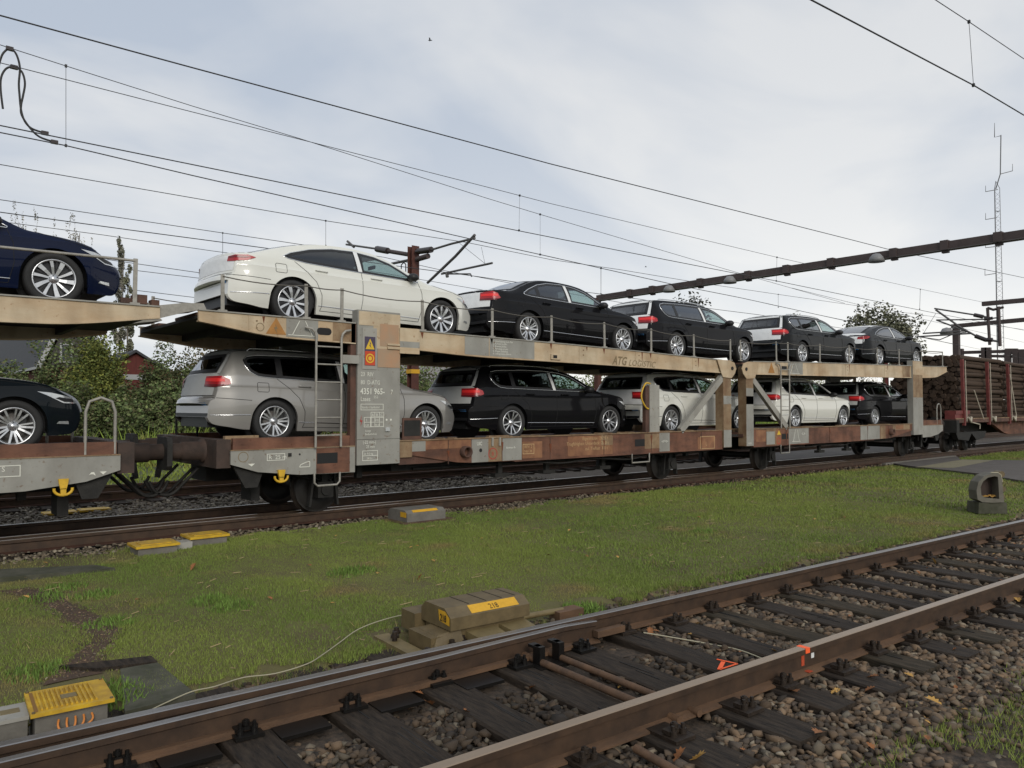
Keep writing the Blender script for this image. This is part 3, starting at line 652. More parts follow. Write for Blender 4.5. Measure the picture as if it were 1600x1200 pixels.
def half_wagon(par, fx, top, bot, flip, pil=(5.93, 6.71), detail='A'):
    """one articulated half, its outer end at local x 3.5; fx maps local x to world X"""
    s = -1 if flip else 1
    def side(y0, y1, out, near):
        # upper beam: web with top and bottom flange
        for (a, b) in ((3.5, pil[0]-.02), (pil[1]+.02, 15.74)):
            xs = np.linspace(a, b, 16)
            if a < 4.77 < b: xs = np.array(sorted(list(xs)+[4.77]))
            P = [(fx(x), top(x)-.02) for x in xs]+[(fx(x), bot(x)+.015) for x in xs[::-1]]
            mb = MB(); mb.prism(P, y0+.02*out, y1)
            mb.build('upper_beam', 'wagon_cream' if near else 'wagon_cream', par)
            for nm, f, m in (('top_flange', top, 'wagon_grey_light'), ('bottom_flange', lambda x: bot(x)+.018, 'wagon_cream')):
                mb = MB(); P = [(fx(x), f(x)) for x in xs]+[(fx(x), f(x)-.018) for x in xs[::-1]]; mb.prism(P, y0, y0-.09*out if not near else y0+.10); mb.build(nm, m, par)
        # lower beam
        mb = MB(); mb.prism([(fx(pil[1]+.01), 1.115), (fx(15.74), 1.115), (fx(15.74), .69), (fx(9.0), .69), (fx(8.2), .70), (fx(7.9), .72), (fx(pil[1]+.01), .92)], y0+.02*out, y1); mb.build('lower_beam', 'rust_brown', par)
        mb = MB(); mb.bb(fx(pil[1]+.01), fx(15.74), y0, y0+.12*(1 if near else -1), 1.118, 1.136); mb.build('top_flange', 'rust_tan', par)
        mb = MB(); mb.bb(fx(9.2), fx(15.74), y0, y0+.10*(1 if near else -1), .672, .69); mb.build('bottom_flange', 'rust_brown', par)
        # end apron (grey) and the rusty band above it
        mb = MB(); mb.prism([(fx(3.96), 1.06), (fx(pil[0]-.02), 1.06), (fx(pil[0]-.02), .66), (fx(5.0), .67), (fx(4.35), .745), (fx(3.96), .87)], y0+.005*out, y0+.04*(1 if near else -1)); mb.build('end_apron', 'wagon_grey', par)
        mb = MB(); mb.bb(fx(4.0), fx(pil[0]-.02), y0+.03*out, y0+.10*(1 if near else -1), 1.075, 1.235); mb.build('side_sill', 'rust_brown', par)
        mb = MB(); mb.bb(fx(3.96), fx(pil[0]-.02), y0-.004*out, y0+.05*(1 if near else -1), 1.061, 1.075); mb.build('sill_strip', 'rust_tan', par)
        # end pillar
        mb = MB(); mb.bb(fx(pil[0]), fx(pil[1]), y0-.02*out, y0+.16*(1 if near else -1), .765, 3.22); mb.build('end_pillar', 'wagon_grey', par)
        # middle post, its foot and the diagonal brace
        mb = MB(); mb.bb(fx(15.76), fx(16.08), y0-.008*out, y0+.22*(1 if near else -1), .71, 2.76); mb.build('joint_post', 'rust_tan', par)
        mb = MB(); mb.prism([(fx(15.5), 2.81), (fx(16.0), 2.81), (fx(16.2), 2.76), (fx(16.28), 2.62), (fx(16.22), 2.5), (fx(16.08), 2.38), (fx(15.72), 2.40), (fx(15.66), 2.5)], y0-.03*out, y0-.009*out); mb.build('joint_bracket', 'wagon_cream', par)
        mb = MB(); mb.cyl((fx(16.1), y0-.045*out, 2.62), (fx(16.1), y0-.03*out, 2.62), .045); mb.build('joint_pin', 'underframe_black', par)
        mb = MB(); mb.bar((fx(14.15), y0+.05*(1 if near else -1), 1.14), (fx(15.80), y0+.05*(1 if near else -1), 2.42), .10, .15); mb.build('diagonal_brace', 'wagon_grey_light', par)
        # low gusset and tube end behind the pillar
        mb = MB(); mb.prism([(fx(pil[1]+.03), .96), (fx(8.15), .98), (fx(8.15), .80), (fx(7.6), .73), (fx(pil[1]+.03), .73)], y0+.05*(1 if near else -1), y0+.12*(1 if near else -1)); mb.build('gusset_plate', 'rust_deck', par)
        mb = MB(); mb.lathe([(.10, 0), (.10, -.12*(1 if near else -1)), (.075, -.12*(1 if near else -1)), (.075, .02)], (fx(8.05), y0+.02, .90), 'y', 20); mb.build('cross_tube', 'rust_deck', par)
    side(YN, YN+.06, -1*-1, True); side(YF, YF-.06, -1, False)
    # decks
    xs = np.linspace(3.5, 16.1, 22)
    for y0, y1 in ((YN+.10, YC-.42), (YC+.42, YF-.10)):
        mb = MB(); mb.prism([(fx(x), top(x)-.035) for x in xs]+[(fx(x), top(x)-.075) for x in xs[::-1]], y0, y1); mb.build('wheel_track', 'rust_deck', par)
    mb = MB(); mb.prism([(fx(x), top(x)-.08) for x in xs]+[(fx(x), top(x)-.12) for x in xs[::-1]], YN+.07, YF-.07); mb.build('upper_deck', 'deck_under_shade', par)
    for x in np.arange(4.2, 16, 1.3):
        mb = MB(); z1 = top(x)-.12; zb = max(bot(x)+.05, z1-.18); mb.bb(fx(x)-.04, fx(x)+.04, YN+.07, YF-.07, zb, z1); mb.build('cross_bearer', 'deck_under_shade', par)
    mb = MB(); mb.bb(fx(6.3), fx(16.1), YN+.08, YF-.08, .93, 1.01); mb.prism([(fx(3.96), 1.10), (fx(5.0), 1.10), (fx(6.3), 1.01), (fx(6.3), .93), (fx(3.96), .95)], YN+.12, YF-.12); mb.build('lower_deck', 'rust_deck', par)
    for y0, y1 in ((YN+.25, YC-.42), (YC+.42, YF-.25)):
        mb = MB(); mb.prism([(fx(3.96), 1.135), (fx(5.0), 1.13), (fx(6.6), 1.045), (fx(16.1), 1.045), (fx(16.1), 1.012), (fx(6.5), 1.012), (fx(3.96), 1.10)], y0, y1); mb.build('wheel_track', 'rust_deck', par)
    mb = MB(); mb.bb(fx(4.0), fx(16.1), YC-.35, YC+.35, .55, .92); mb.bb(fx(6.8), fx(15.7), YC-1.1, YC-1.0, .6, .93); mb.build('centre_sill', 'underframe_black', par)
    for x in (7.4, 8.7, 10.6, 12.0, 13.2):
        mb = MB(); mb.bb(fx(x)-.05, fx(x)+.05, YN+.08, YF-.08, .72, .93); mb.build('cross_bearer', 'underframe_black', par)
    for x in (9.1, 10.3, 11.9):     # pipes and brackets hanging below
        mb = MB(); mb.bb(fx(x)-.05, fx(x)+.05, YN+.3, YN+.38, .42, .72); mb.bb(fx(x)-.16, fx(x)+.16, YN+.25, YN+.4, .38, .45); mb.build('brake_bracket', 'underframe_black', par)
    mb = MB(); mb.tube([(fx(7.2), YN+.35, .62), (fx(12.6), YN+.35, .60)], .025, 6); mb.build('brake_pipe', 'underframe_black', par)
    wheelset(par, fx(5.60)); wheelset(par, fx(14.28))
    # buffer beam, buffers
    mb = MB(); mb.bb(fx(3.78), fx(3.98), YN+.06, YF-.06, .82, 1.22); mb.build('headstock', 'buffer_brown', par)
    for Y in (YC-.875, YC+.875):
        mb = MB(); mb.lathe([(.17, 0), (.17, -s*.06), (.135, -s*.06), (.135, -s*.33), (.115, -s*.33), (.115, -s*.55)], (fx(3.80), Y, 1.05), 'x', 22)
        b = mb.build('buffer', 'buffer_brown', par)
        m2 = MB(); xa = fx(3.80)-s*.55; m2.prism([(Y-.25, .86), (Y-.25, 1.20), (Y-.19, 1.26), (Y+.19, 1.26), (Y+.25, 1.20), (Y+.25, .86), (Y+.19, .80), (Y-.19, .80)], xa, xa-s*.035, 'x'); m2.build('buffer_plate', 'underframe_black', b)
    mb = MB(); mb.bar((fx(3.8), YC, .98), (fx(3.45), YC, .95), .08, .1); mb.bar((fx(3.45), YC, .95), (fx(3.4), YC, .62), .06, .07); mb.build('screw_coupling', 'underframe_black', par)
    for yy, dx in ((YC-.4, .0), (YC-.62, .05), (YC+.35, 0)):
        mb = MB(); mb.tube(spline([(fx(3.8), yy, .78), (fx(3.62), yy, .60), (fx(3.42), yy, .42), (fx(3.22), yy, .46), (fx(3.12), yy, .62)]), .024, 6); mb.build('brake_hose', 'underframe_black', par)
    mb = MB(); mb.bb(fx(4.45), fx(4.58), YN+.5, YN+.9, .28, .75); mb.build('step_bracket', 'underframe_black', par); mb = MB(); mb.prism([(fx(4.0), .88), (fx(4.5), .86), (fx(4.38), .52), (fx(4.2), .52)], YN+.08, YN+.14); mb.build('step_bracket', 'underframe_black', par)
    # hoop at the end
    mb = MB(); a, b_ = fx(4.02), fx(4.36)
    hz = [(a, 1.08), (a, 1.62), (a+(b_-a)*.12, 1.75), ((a+b_)/2, 1.80), (b_-(b_-a)*.12, 1.75), (b_, 1.62), (b_, 1.08)]
    if flip: mb.tube([(x, YN+.045, z) for x, z in hz], .02, 8); mb.build('hand_hoop', 'galvanised', par)
    mb = MB(); mb.tube([(x, YF-.3, z) for x, z in hz], .02, 8); mb.build('hand_hoop', 'underframe_black' if not flip else 'galvanised', par)
    # railings on the upper deck
    return
def post_rail(par, us, Y, topf, ropes=True, h=.52, xs=None):
    X = xs if xs is not None else [XU(u, Y) for u in us]; tops = []
    for x in X:
        zt = topf(x); lean = random.uniform(-.012, .012)
        mb = MB(); mb.bar((x, Y, zt), (x+lean, Y, zt+h), .014, .052, up=(1, 0, 0)); mb.bb(x-.06, x+.06, Y-.02, Y+.03, zt, zt+.02)
        mb.build('stanchion', 'galvanised', par); tops.append(Vector((x+lean, Y-.01, zt+h-.03)))
    if ropes:
        for a, b in zip(tops, tops[1:]):
            if (b-a).length > 4: continue
            sag = .03*(b-a).length
            mb = MB(); mb.tube([a.lerp(b, t)-Vector((0, 0, sag*4*t*(1-t))) for t in np.linspace(0, 1, 7)], .009, 5); mb.build('rope', 'rope_steel', par)
def ladder(par, xl, xr, z0, z1, Y, hook=True):
    mb = MB()
    for x, sg in ((xl, -1), (xr, 1)):
        pts = [(x, Y, z0), (x, Y, z1-.12)]+([(x+sg*.02, Y, z1-.05), (x+sg*.07, Y, z1), (x+sg*.17, Y+.03, z1+.02)] if hook else [(x, Y, z1)])
        m_ = MB(); m_.tube(pts, .019, 8); m_.build('ladder_stile', 'galvanised', par)
    return
def rungs(par, xl, xr, zs, Y):
    for z in zs: mb = MB(); mb.tube([(xl, Y, z), (xr, Y, z)], .013, 6); mb.build('ladder_rung', 'galvanised', par)
topA = pchip([(3.5, 3.03), (5.8, 3.015), (6.9, 2.975), (10.8, 2.925), (15.5, 2.825), (16.2, 2.81)])
botA = pchip([(3.5, 2.86), (4.77, 2.70), (5.84, 2.675), (6.9, 2.64), (8.5, 2.57), (10.8, 2.55), (16.2, 2.49)])
topB = pchip([(3.5, 3.12), (6.4, 3.05), (11.7, 2.945), (15.6, 2.84), (16.2, 2.82)])
botB = pchip([(3.5, 2.93), (4.6, 2.70), (5.6, 2.66), (11.7, 2.56), (16.2, 2.49)])
TRAIN_GROUP = 'double-deck car transporter wagons'
wag = thing('car_transporter_wagon', 'complete cream and rust double-deck car transporter wagon in the middle carrying ten new cars', 'railway wagon', (3.96, YC, 0), TRAIN_GROUP)
fA = lambda x: x
fB = lambda x: 32.8-x
half_wagon(wag, fA, topA, botA, False)
half_wagon(wag, fB, topB, botB, True, pil=(5.66, 6.42), detail='B')
zA = lambda X: topA(X); zB = lambda X: topB(32.8-X)
post_rail(wag, [346, 477.5, 533, 660, 769, 862, 945, 1018, 1085, 1142], YN+.03, zA)
post_rail(wag, [1158, 1214, 1232, 1282, 1328, 1372, 1406, 1441, 1474], YN+.03, zB)
post_rail(wag, None, YF-.03, zA, xs=[3.7, 5.0, 6.4, 8.0, 9.8, 11.6, 13.3, 15.2]); post_rail(wag, None, YF-.03, zB, xs=[17.2, 19, 20.8, 22.6, 24.4, 26.2, 28.9])
mb = MB(); mb.bar((XU(1441), YN+.03, zB(27)+.50), (XU(1474), YN+.03, zB(29)+.50), .03, .03); mb.build('end_rail', 'galvanised', wag)
# --- markings and details, left half
P_ = YN-.0215   # pillar face
px0, px1 = 5.93, 6.71
mat('rust_light', (.40, .235, .135), .75, col2=(.33, .245, .165), scale=4, stretch=(1, 1, .7)); quad_patch(wag, px0+.28, px1-.002, 2.62, 3.19, 'wagon_cream', P_, t=.002); quad_patch(wag, px0+.36, px1-.004, 2.32, 2.62, 'rust_light', P_-.003, t=.002); quad_patch(wag, px0+.40, px1-.03, 2.66, 3.02, 'rust_light', P_-.003, t=.002)
quad_patch(wag, px0+.02, px0+.36, 2.98, 3.20, 'wagon_cream', P_-.003, t=.002)
quad_patch(wag, px0+.08, px0+.34, 2.28, 2.94, 'wagon_grey_light', P_-.006, t=.002)
sg = MB(); sg.bb(px0+.12, px0+.31, P_-.012, P_-.008, 2.34, 2.80); so_ = sg.build('warning_sign', 'sign_purple', wag)
sg = MB(); sg.prism([(px0+.135, 2.60), (px0+.295, 2.60), (px0+.215, 2.77)], P_-.015, P_-.0122); sg.build('warning_triangle', 'sign_yellow', so_)
sg = MB(); sg.prism([(px0+.205, 2.73), (px0+.235, 2.68), (px0+.215, 2.68), (px0+.235, 2.62), (px0+.195, 2.67), (px0+.215, 2.67)], P_-.017, P_-.0152); sg.build('warning_bolt', 'sign_purple', so_)
sg = MB(); sg.bb(px0+.125, px0+.305, P_-.014, P_-.0122, 2.345, 2.57); sg.build('warning_square', 'sign_red', so_)
sg = MB(); sg.lathe([(.075, 0), (.055, 0)], (px0+.215, P_-.016, 2.455), 'y', 24); sg.build('warning_ring', 'sign_yellow', so_)
sg = MB(); sg.lathe([(.0, 0), (.035, 0)], (px0+.215, P_-.016, 2.455), 'y', 12); sg.build('warning_disc', 'sign_yellow', so_)
tp = lambda t, x, z, s_, m='print_white', **k: lettering(t, s_, (px0+x, P_-.004, z), m, wag, **k)
tp('23  RIV', .055, 2.17, .095, wx=.80); tp('80  D-ATG', .055, 2.04, .095, wx=.80); tp('4351 965-', .05, 1.885, .135, wx=.80, bold=.002); tp('7', .60, 1.885, .11, wx=.8)
tp('Laaes', .055, 1.775, .10, wx=.80); tp('553', .29, 1.82, .06, wx=.9)
outline(wag, px0+.06, px0+.47, 1.63, 1.73, 'print_white', P_-.001, .008); tp('Standort Isenbüttel', .075, 1.66, .052, wx=.80)
outline(wag, px0+.24, px0+.48, 1.36, 1.60, 'print_white', P_-.001, .007, cols=[px0+.31, px0+.395], rows=[1.52]); outline(wag, px0+.12, px0+.24, 1.36, 1.52, 'print_white', P_-.001, .007, rows=[1.435])
outline(wag, px0+.245, px0+.475, 1.365, 1.515, 'print_white', P_-.001, .007, rows=[1.435])
tp('A', .255, 1.535, .06); tp('B', .335, 1.535, .06); tp('C', .415, 1.535, .06); tp('S', .15, 1.455, .055); tp('24,0', .31, 1.455, .055); tp('120', .135, 1.375, .05); tp('00,0', .31, 1.375, .05)
sg = MB(); sg.prism([(px0+.08, 1.55), (px0+.045, 1.45), (px0+.075, 1.45), (px0+.06, 1.38), (px0+.095, 1.47), (px0+.065, 1.47)], P_-.004, P_); sg.build('red_bolt', 'print_red', wag)
for dx in (.53, .61): sg = MB(); sg.lathe([(0, 0), (.017, 0)], (px0+dx, P_-.003, 1.475), 'y', 12); sg.build('printed_dot', 'print_white', wag)
tp('Länge', .14, 1.29, .045); tp('Bodenfreiheit', .14, 1.235, .045, wx=.85)
tp('|-22 mm-|', .10, 1.10, .07, wx=.85); tp('25 mm', .16, 1.03, .065, wx=.85)
outline(wag, px0+.095, px0+.37, .83, .99, 'print_white', P_-.001, .008, rows=[.905]); tp('26 910 kg', .115, .925, .05, wx=.85); tp('28,0 t', .17, .85, .05, wx=.85)
sg = MB(); sg.bb(px0+.50, px0+.58, P_-.025, P_, 1.29, 1.35); sg.build('latch', 'chrome', wag)
mb = MB(); mb.bb(px0+.0, px1, P_-.0005, P_+.001, 1.165, 1.170); mb.build('plate_seam', 'underframe_black', wag)
mb = MB(); mb.bb(px0-.10, px0-.005, YN+.02, YN+.12, .80, 3.0); mb.build('rear_pillar', 'rust_deck', wag)
# clamp bars on the upper beam beside the pillar
mb = MB(); mb.bb(px1-.25, px1+.32, P_-.03, P_-.004, 2.62, 2.66); mb.bb(px1-.25, px1+.32, P_-.03, P_-.004, 2.68, 2.71); mb.build('clamp_bar', 'wagon_cream', wag)
mb = MB(); mb.bb(px1-.02, px1+.36, YN-.05, YN-.001, 2.56, 2.98); mb.build('splice_plate', 'wagon_cream', wag)
mb = MB(); mb.bb(px1-.02, px1+.36, YN-.052, YN-.0502, 2.66, 2.76); mb.build('paint_patch', 'wagon_grey', wag)
# upper beam patches
U_ = YN+.0195-.0005
def beam_patch(u0, u1, m, topf, botf, fxi, y=U_, pad=.025):
    x0, x1 = XU(u0), XU(u1); a, b = fxi(x0), fxi(x1); mb = MB()
    mb.prism([(x0, topf(a)-pad), (x1, topf(b)-pad), (x1, botf(b)+pad), (x0, botf(a)+pad)], y-.003, y); return mb.build('paint_patch', m, wag)
idn = lambda X: X; invB = lambda X: 32.8-X
beam_patch(447, 497, 'wagon_grey', topA, botA, idn); beam_patch(727, 836, 'wagon_grey', topA, botA, idn); beam_patch(520, 549, 'rust_tan', topA, botA, idn)
beam_patch(1233, 1256, 'wagon_grey', topB, botB, invB); beam_patch(1412, 1424, 'rust_tan', topB, botB, invB)
def tri(u0, u1, m, zt, zb, y): x0, x1 = XU(u0), XU(u1); mb = MB(); mb.prism([(x0, zb), (x1, zb), ((x0+x1)/2, zt)], y-.0035, y-.0001); return mb.build('warning_triangle', m, wag)
tri(415, 447, 'print_orange', topA(4.6)-.03, botA(4.8)+.05, U_); tri(1202, 1212, 'print_orange', 2.83, 2.56, U_); 
mb = MB(); xa = XU(430.5); mb.prism([(xa-.01, 2.90), (xa+.03, 2.83), (xa+.005, 2.83), (xa+.02, 2.76), (xa-.03, 2.85), (xa, 2.85)], U_-.006, U_-.0037); mb.build('printed_bolt', 'print_brown', wag)
def trap(u0, u1, topz, botz, y, w=.010):
    x0, x1 = XU(u0), XU(u1); c = (x0+x1)/2; h = (x1-x0); mb = MB()
    mb.bar((x0+h*.14, y-.004, botz), (c-h*.10, y-.004, topz), .004, w); mb.bar((x1-h*.14, y-.004, botz), (c+h*.10, y-.004, topz), .004, w)
    mb.bar((x0, y-.004, botz), (x1, y-.004, botz), .004, w); return mb.build('printed_trapezium', 'print_white', wag)
trap(450, 494, topA(5.0)-.05, botA(5)+.06, U_-.003); trap(1234, 1251, 2.84, 2.58, U_-.003)
mb = MB(); xa = XU(406); mb.lathe([(.062, 0), (.052, 0)], (xa, U_-.002, 2.84), 'y', 24); ob = mb.build('oval_mark', 'print_brown', wag)
# oval hand hole in the beam (a dark slot plate)
mb = MB(); xa, xb = XU(495), XU(518); zc = 2.84; r_ = .055
mb.prism([(xa+r_-r_*math.sin(a), zc+r_*math.cos(a)) for a in np.linspace(0, math.pi, 8)]+[(xb-r_+r_*math.sin(a), zc-r_*math.cos(a)) for a in np.linspace(0, math.pi, 8)], U_-.004, U_-.0002); mb.build('hand_hole', 'seam', wag)
mb = MB(); mb.bb(XU(1223), XU(1231), U_-.004, U_-.0002, 2.66, 2.76); mb.build('hand_hole', 'seam', wag)
for i, t_ in enumerate(['1. Unterhaltung nach Plan', '2. Achslast prüfen', '3. Bremse prüfen', '4. Fahrzeug sichern', '5. Klappe schließen', '6. Ladung kontrollieren']):
    lettering(t_, .048, (XU(771), U_-.005, topA(9)-.085-.045*i), 'print_white', wag, wx=.95)
mb = MB(); mb.bb(XU(861), XU(876), U_-.03, U_, 2.60, 2.70); bx_ = mb.build('label_holder', 'wagon_cream', wag); mb = MB(); mb.bb(XU(864), XU(870), U_-.033, U_-.0301, 2.625, 2.685); mb.build('label_card', 'underframe_black', bx_)
s_ang = -.018
for t_, u_, sz, b_ in (('ATG', 958, .25, .006), ('LOGISTIC', 983, .185, 0)):
    lettering(t_, sz, (XU(u_), U_-.003, topA(XU(u_))-.335), 'print_brown', wag, ux=(1, 0, s_ang), uy=(s_ang*-1, 0, 1), shear=.3, bold=b_, wx=.86 if t_ == 'ATG' else 1.1)
for u in (769, 945, 1018, 862, 660):      # rust runs under the stanchions
    mb = MB(); x = XU(u); mb.prism([(x-.03, topA(x)-.03), (x+.03, topA(x)-.03), (x+.008, topA(x)-.14)], U_-.003, U_-.0001); mb.build('rust_run', 'rust_mark', wag)
# lower beam patches
Lo = YN+.0195-.0005
def lp(u0, u1, m, z0=.70, z1=1.11, y=Lo): return quad_patch(wag, XU(u0), XU(u1), z0, z1, m, y)
lp(626, 645, 'rust_tan', .85, 1.11); lp(645, 666, 'wagon_grey', .94, 1.11); lp(666, 737, 'rust_orange', .965, 1.11)
lp(738, 764, 'wagon_grey'); lp(764, 785, 'rust_tan'); lp(785, 816, 'wagon_grey'); lp(817, 848, 'rust_orange', .72, 1.03); lp(888, 958, 'rust_orange', .71, 1.10); lp(940, 958, 'rust_tan', .9, 1.105, Lo-.003)
lp(1008, 1031, 'rust_tan', .78, 1.10); lp(1031, 1047, 'wagon_grey'); lp(1091, 1118, 'rust_orange', .71, .98); lp(1182, 1197, 'rust_orange', .8, 1.1); lp(1198, 1213, 'rust_tan'); lp(1198, 1211, 'wagon_grey', .72, 1.05, Lo-.003); lp(1213, 1221, 'rust_orange', y=Lo-.002)
lp(1233, 1264, 'wagon_grey'); lp(1345, 1375, 'wagon_grey'); lp(1376, 1384, 'rust_tan'); lp(1395, 1422, 'rust_tan', .95, 1.11); lp(1400, 1412, 'rust_orange', .97, 1.10, Lo-.003)
lp(556-9, 556-61, 'rust_brown', .67, 1.055, YN+.0045)
mb = MB(); mb.bb(XU(496), XU(528), YN-.001, YN+.003, .82, .98); mb.build('hand_hole', 'seam', wag)
mb = MB(); mb.bb(XU(993), XU(1008), Lo-.004, Lo-.0002, .84, .99); mb.build('hand_hole', 'seam', wag)
mb = MB(); mb.bb(XU(1222), XU(1232), Lo-.004, Lo-.0002, .84, .98); mb.build('hand_hole', 'seam', wag)
mb = MB(); mb.lathe([(0, 0), (.035, 0)], (XU(752), Lo-.004, .91), 'y', 12); mb.build('bolt_hole', 'seam', wag)
lettering('UIC', .09, (XU(746), Lo-.004, 1.0), 'print_white', wag, wx=.8); lettering('Bremse -R-', .05, (XU(792), Lo-.004, .92), 'print_white', wag)
mb = MB(); mb.lathe([(.105, 0), (.088, 0)], (XU(771), Lo-.004, .84), 'y', 24); mb.build('printed_ring', 'print_red', wag); lettering('R', .11, (XU(769), Lo-.004, .80), 'print_red', wag)
for u in (768.5, 780): mb = MB(); mb.bb(XU(u), XU(u)+.035, Lo-.03, Lo, .98, 1.13); mb.build('latch_bar', 'wagon_grey_light', wag)
outline(wag, XU(817.5), XU(835.5), .80, .99, 'print_cream', Lo-.003, .013); lettering('REV 2', .08, (XU(820), Lo-.005, .91), 'print_cream', wag); lettering('Nbl 38', .07, (XU(820), Lo-.005, .83), 'print_cream', wag)
for t_, u1, z in (('Eigenmasse  26,91 t', 951, 1.02), ('Tragfähigkeit Unterdeck  20,0 t', 951.5, .92), ('zul. Tieflast  8,0 t', 950, .815)):
    lettering(t_, .095, (XU(u1), Lo-.007, z), 'print_cream', wag, align='RIGHT', wx=1.0)
lettering('-o=o-', .10, (XU(1034), Lo-.005, .90), 'print_white', wag); lettering('L', .12, (XU(1103), Lo-.005, .78), 'print_cream', wag)
outline(wag, XU(1095), XU(1117), .70, 1.0, 'print_cream', Lo-.003, .015)
tri(1214.5, 1220.5, 'sign_yellow', 1.08, .96, Lo-.003)
mb = MB(); mb.lathe([(.09, 0), (.07, 0)], (XU(1217), Lo-.006, .80), 'y', 20); mb.build('printed_ring', 'print_red', wag)
trap(1238, 1251, 1.08, .76, Lo-.003); lettering('<->', .12, (XU(1253), Lo-.005, .92), 'print_white', wag)
# apron print
A_ = YN+.0045
outline(wag, XU(418), XU(446), .90, 1.0, 'print_white', A_-.001, .008); lettering('R  25 m', .085, (XU(420.5), A_-.004, .92), 'print_white', wag, wx=1.0)
mb = MB(); mb.lathe([(.075, 0), (.065, 0)], (XU(381), A_-.002, .97), 'y', 24); mb.build('oval_mark', 'print_brown', wag)
mb = MB(); mb.bb(XU(451), XU(456), A_-.012, A_, .95, 1.0); mb.build('bolt_head', 'underframe_black', wag); mb = MB(); mb.lathe([(0, 0), (.015, 0)], (XU(469), A_-.003, .975), 'y', 10); mb.build('bolt_hole', 'seam', wag)
mb = MB(); 
for p, q in (((468, 730), (484, 729)), ((484, 729), (484, 721)), ((468, 730), (470, 726)), ((470, 726), (479, 722)), ((479, 722), (484, 721))): 
    a, b = onY(*p, A_-.003), onY(*q, A_-.003); mb.bar(a, b, .004, .01)
mb.build('printed_profile', 'print_white', wag)
mb = MB(); x = XU(394); mb.prism([(x-.05, .87), (x+.05, .87), (x, .83)], A_-.003, A_); mb.build('printed_arrow', 'print_white', wag)
# weld seams, rivets and rust runs on the frames
for i, X in enumerate((7.7, 8.9, 10.1, 11.6, 13.1, 14.9, 18.6, 20.9, 23.2, 24.6)):
    mb = MB(); mb.bb(X, X+.014, Lo-.008, Lo, .70, 1.11); mb.build('weld_seam', 'rust_deck', wag)
    mb = MB(); z1 = random.uniform(.92, 1.1); mb.prism([(X-.02, z1), (X+.035, z1), (X+.02, z1-random.uniform(.1, .25))], Lo-.0085, Lo-.0081); mb.build('rust_run', 'rust_mark', wag)
for i, X in enumerate((4.2, 8.6, 10.9, 12.6, 14.6, 18.9, 21.9, 24.4)):
    tf, bf = ((topA, botA) if X < 16.4 else (lambda x: topB(32.8-x), lambda x: botB(32.8-x))); mb = MB(); mb.bb(X, X+.012, U_-.006, U_, bf(X)+.03, tf(X)-.02); mb.build('weld_seam', 'wagon_cream', wag)
    for dz in (.10, .2): mb = MB(); mb.cyl((X+.12, U_-.008, tf(X)-dz), (X+.12, U_, tf(X)-dz), .013, 6); mb.build('rivet', 'rust_tan', wag)
    z1 = tf(X)-.03; mb = MB(); mb.prism([(X+.2, z1), (X+.24, z1), (X+.225, z1-random.uniform(.08, .26))], U_-.0028, U_-.0001); mb.build('rust_run', 'rust_mark', wag)
for X0_ in (9.6, 18.9):
    mb = MB(); mb.tube(spline([(X0_, YN+.12, .66), (X0_+.9, YN+.1, .58), (X0_+1.8, YN+.12, .63), (X0_+2.9, YN+.1, .57), (X0_+3.6, YN+.12, .66)], 4), .016, 6); mb.build('brake_hose', 'underframe_black', wag)
# ladders
xl, xr = XU(493.5, YN-.06), XU(533, YN-.06)
ladder(wag, xl, xr, 1.07, 2.86, YN-.06); rungs(wag, xl, xr, np.linspace(1.25, 2.60, 6), YN-.06)
mb = MB(); mb.tube([(xl, YN-.03, .68), (xl, YN-.03, .54), (xl+.05, YN-.03, .49), (xr-.05, YN-.03, .49), (xr, YN-.03, .54), (xr, YN-.03, .68)], .017, 7); mb.build('foot_step', 'galvanised', wag)
mb = MB(); mb.bb(xr, px0+.0, YN-.07, YN-.02, 2.36, 2.49); mb.build('ladder_bracket', 'wagon_grey_light', wag)
xl, xr = XU(1220.5, YN-.05), XU(1234, YN-.05); ladder(wag, xl, xr, 1.13, 2.80, YN-.05); rungs(wag, xl, xr, [1.6, 2.0, 2.4, 2.66], YN-.05)
mb = MB(); mb.tube([(xl, YN-.03, .7), (xl, YN-.03, .48), (xr, YN-.03, .48), (xr, YN-.03, .7)], .016, 6); mb.build('foot_step', 'galvanised', wag)
mb = MB(); mb.tube([(XU(987), YN, .69), (XU(987), YN, .5), (XU(1014), YN, .5), (XU(1014), YN, .69)], .018, 6); mb.build('foot_step', 'galvanised', wag)
def yellow_hook(par, u, v0, v1):
    Y = YN-.02; x = XU(u, Y); z1, z0 = ZV(u, v0, Y), ZV(u, v1, Y); h = z1-z0; mb = MB()
    mb.prism([(x-.055, z1), (x+.055, z1), (x+.05, z1-.25*h), (x+.032, z1-.6*h), (x-.032, z1-.6*h), (x-.05, z1-.25*h)], Y-.02, Y+.02)
    arc = [(x+.10*math.sin(a), z0+.085-.075*math.cos(a)) for a in np.linspace(-1.75, 1.75, 11)]
    mb.tube([(p[0], Y, p[1]) for p in arc], .018, 6); mb.bb(x-.03, x+.03, Y-.02, Y+.02, z0+.01, z1-.6*h+.01)
    mb.build('lashing_hook', 'yellow_steel', par)
yellow_hook(wag, 440.5, 734, 754)
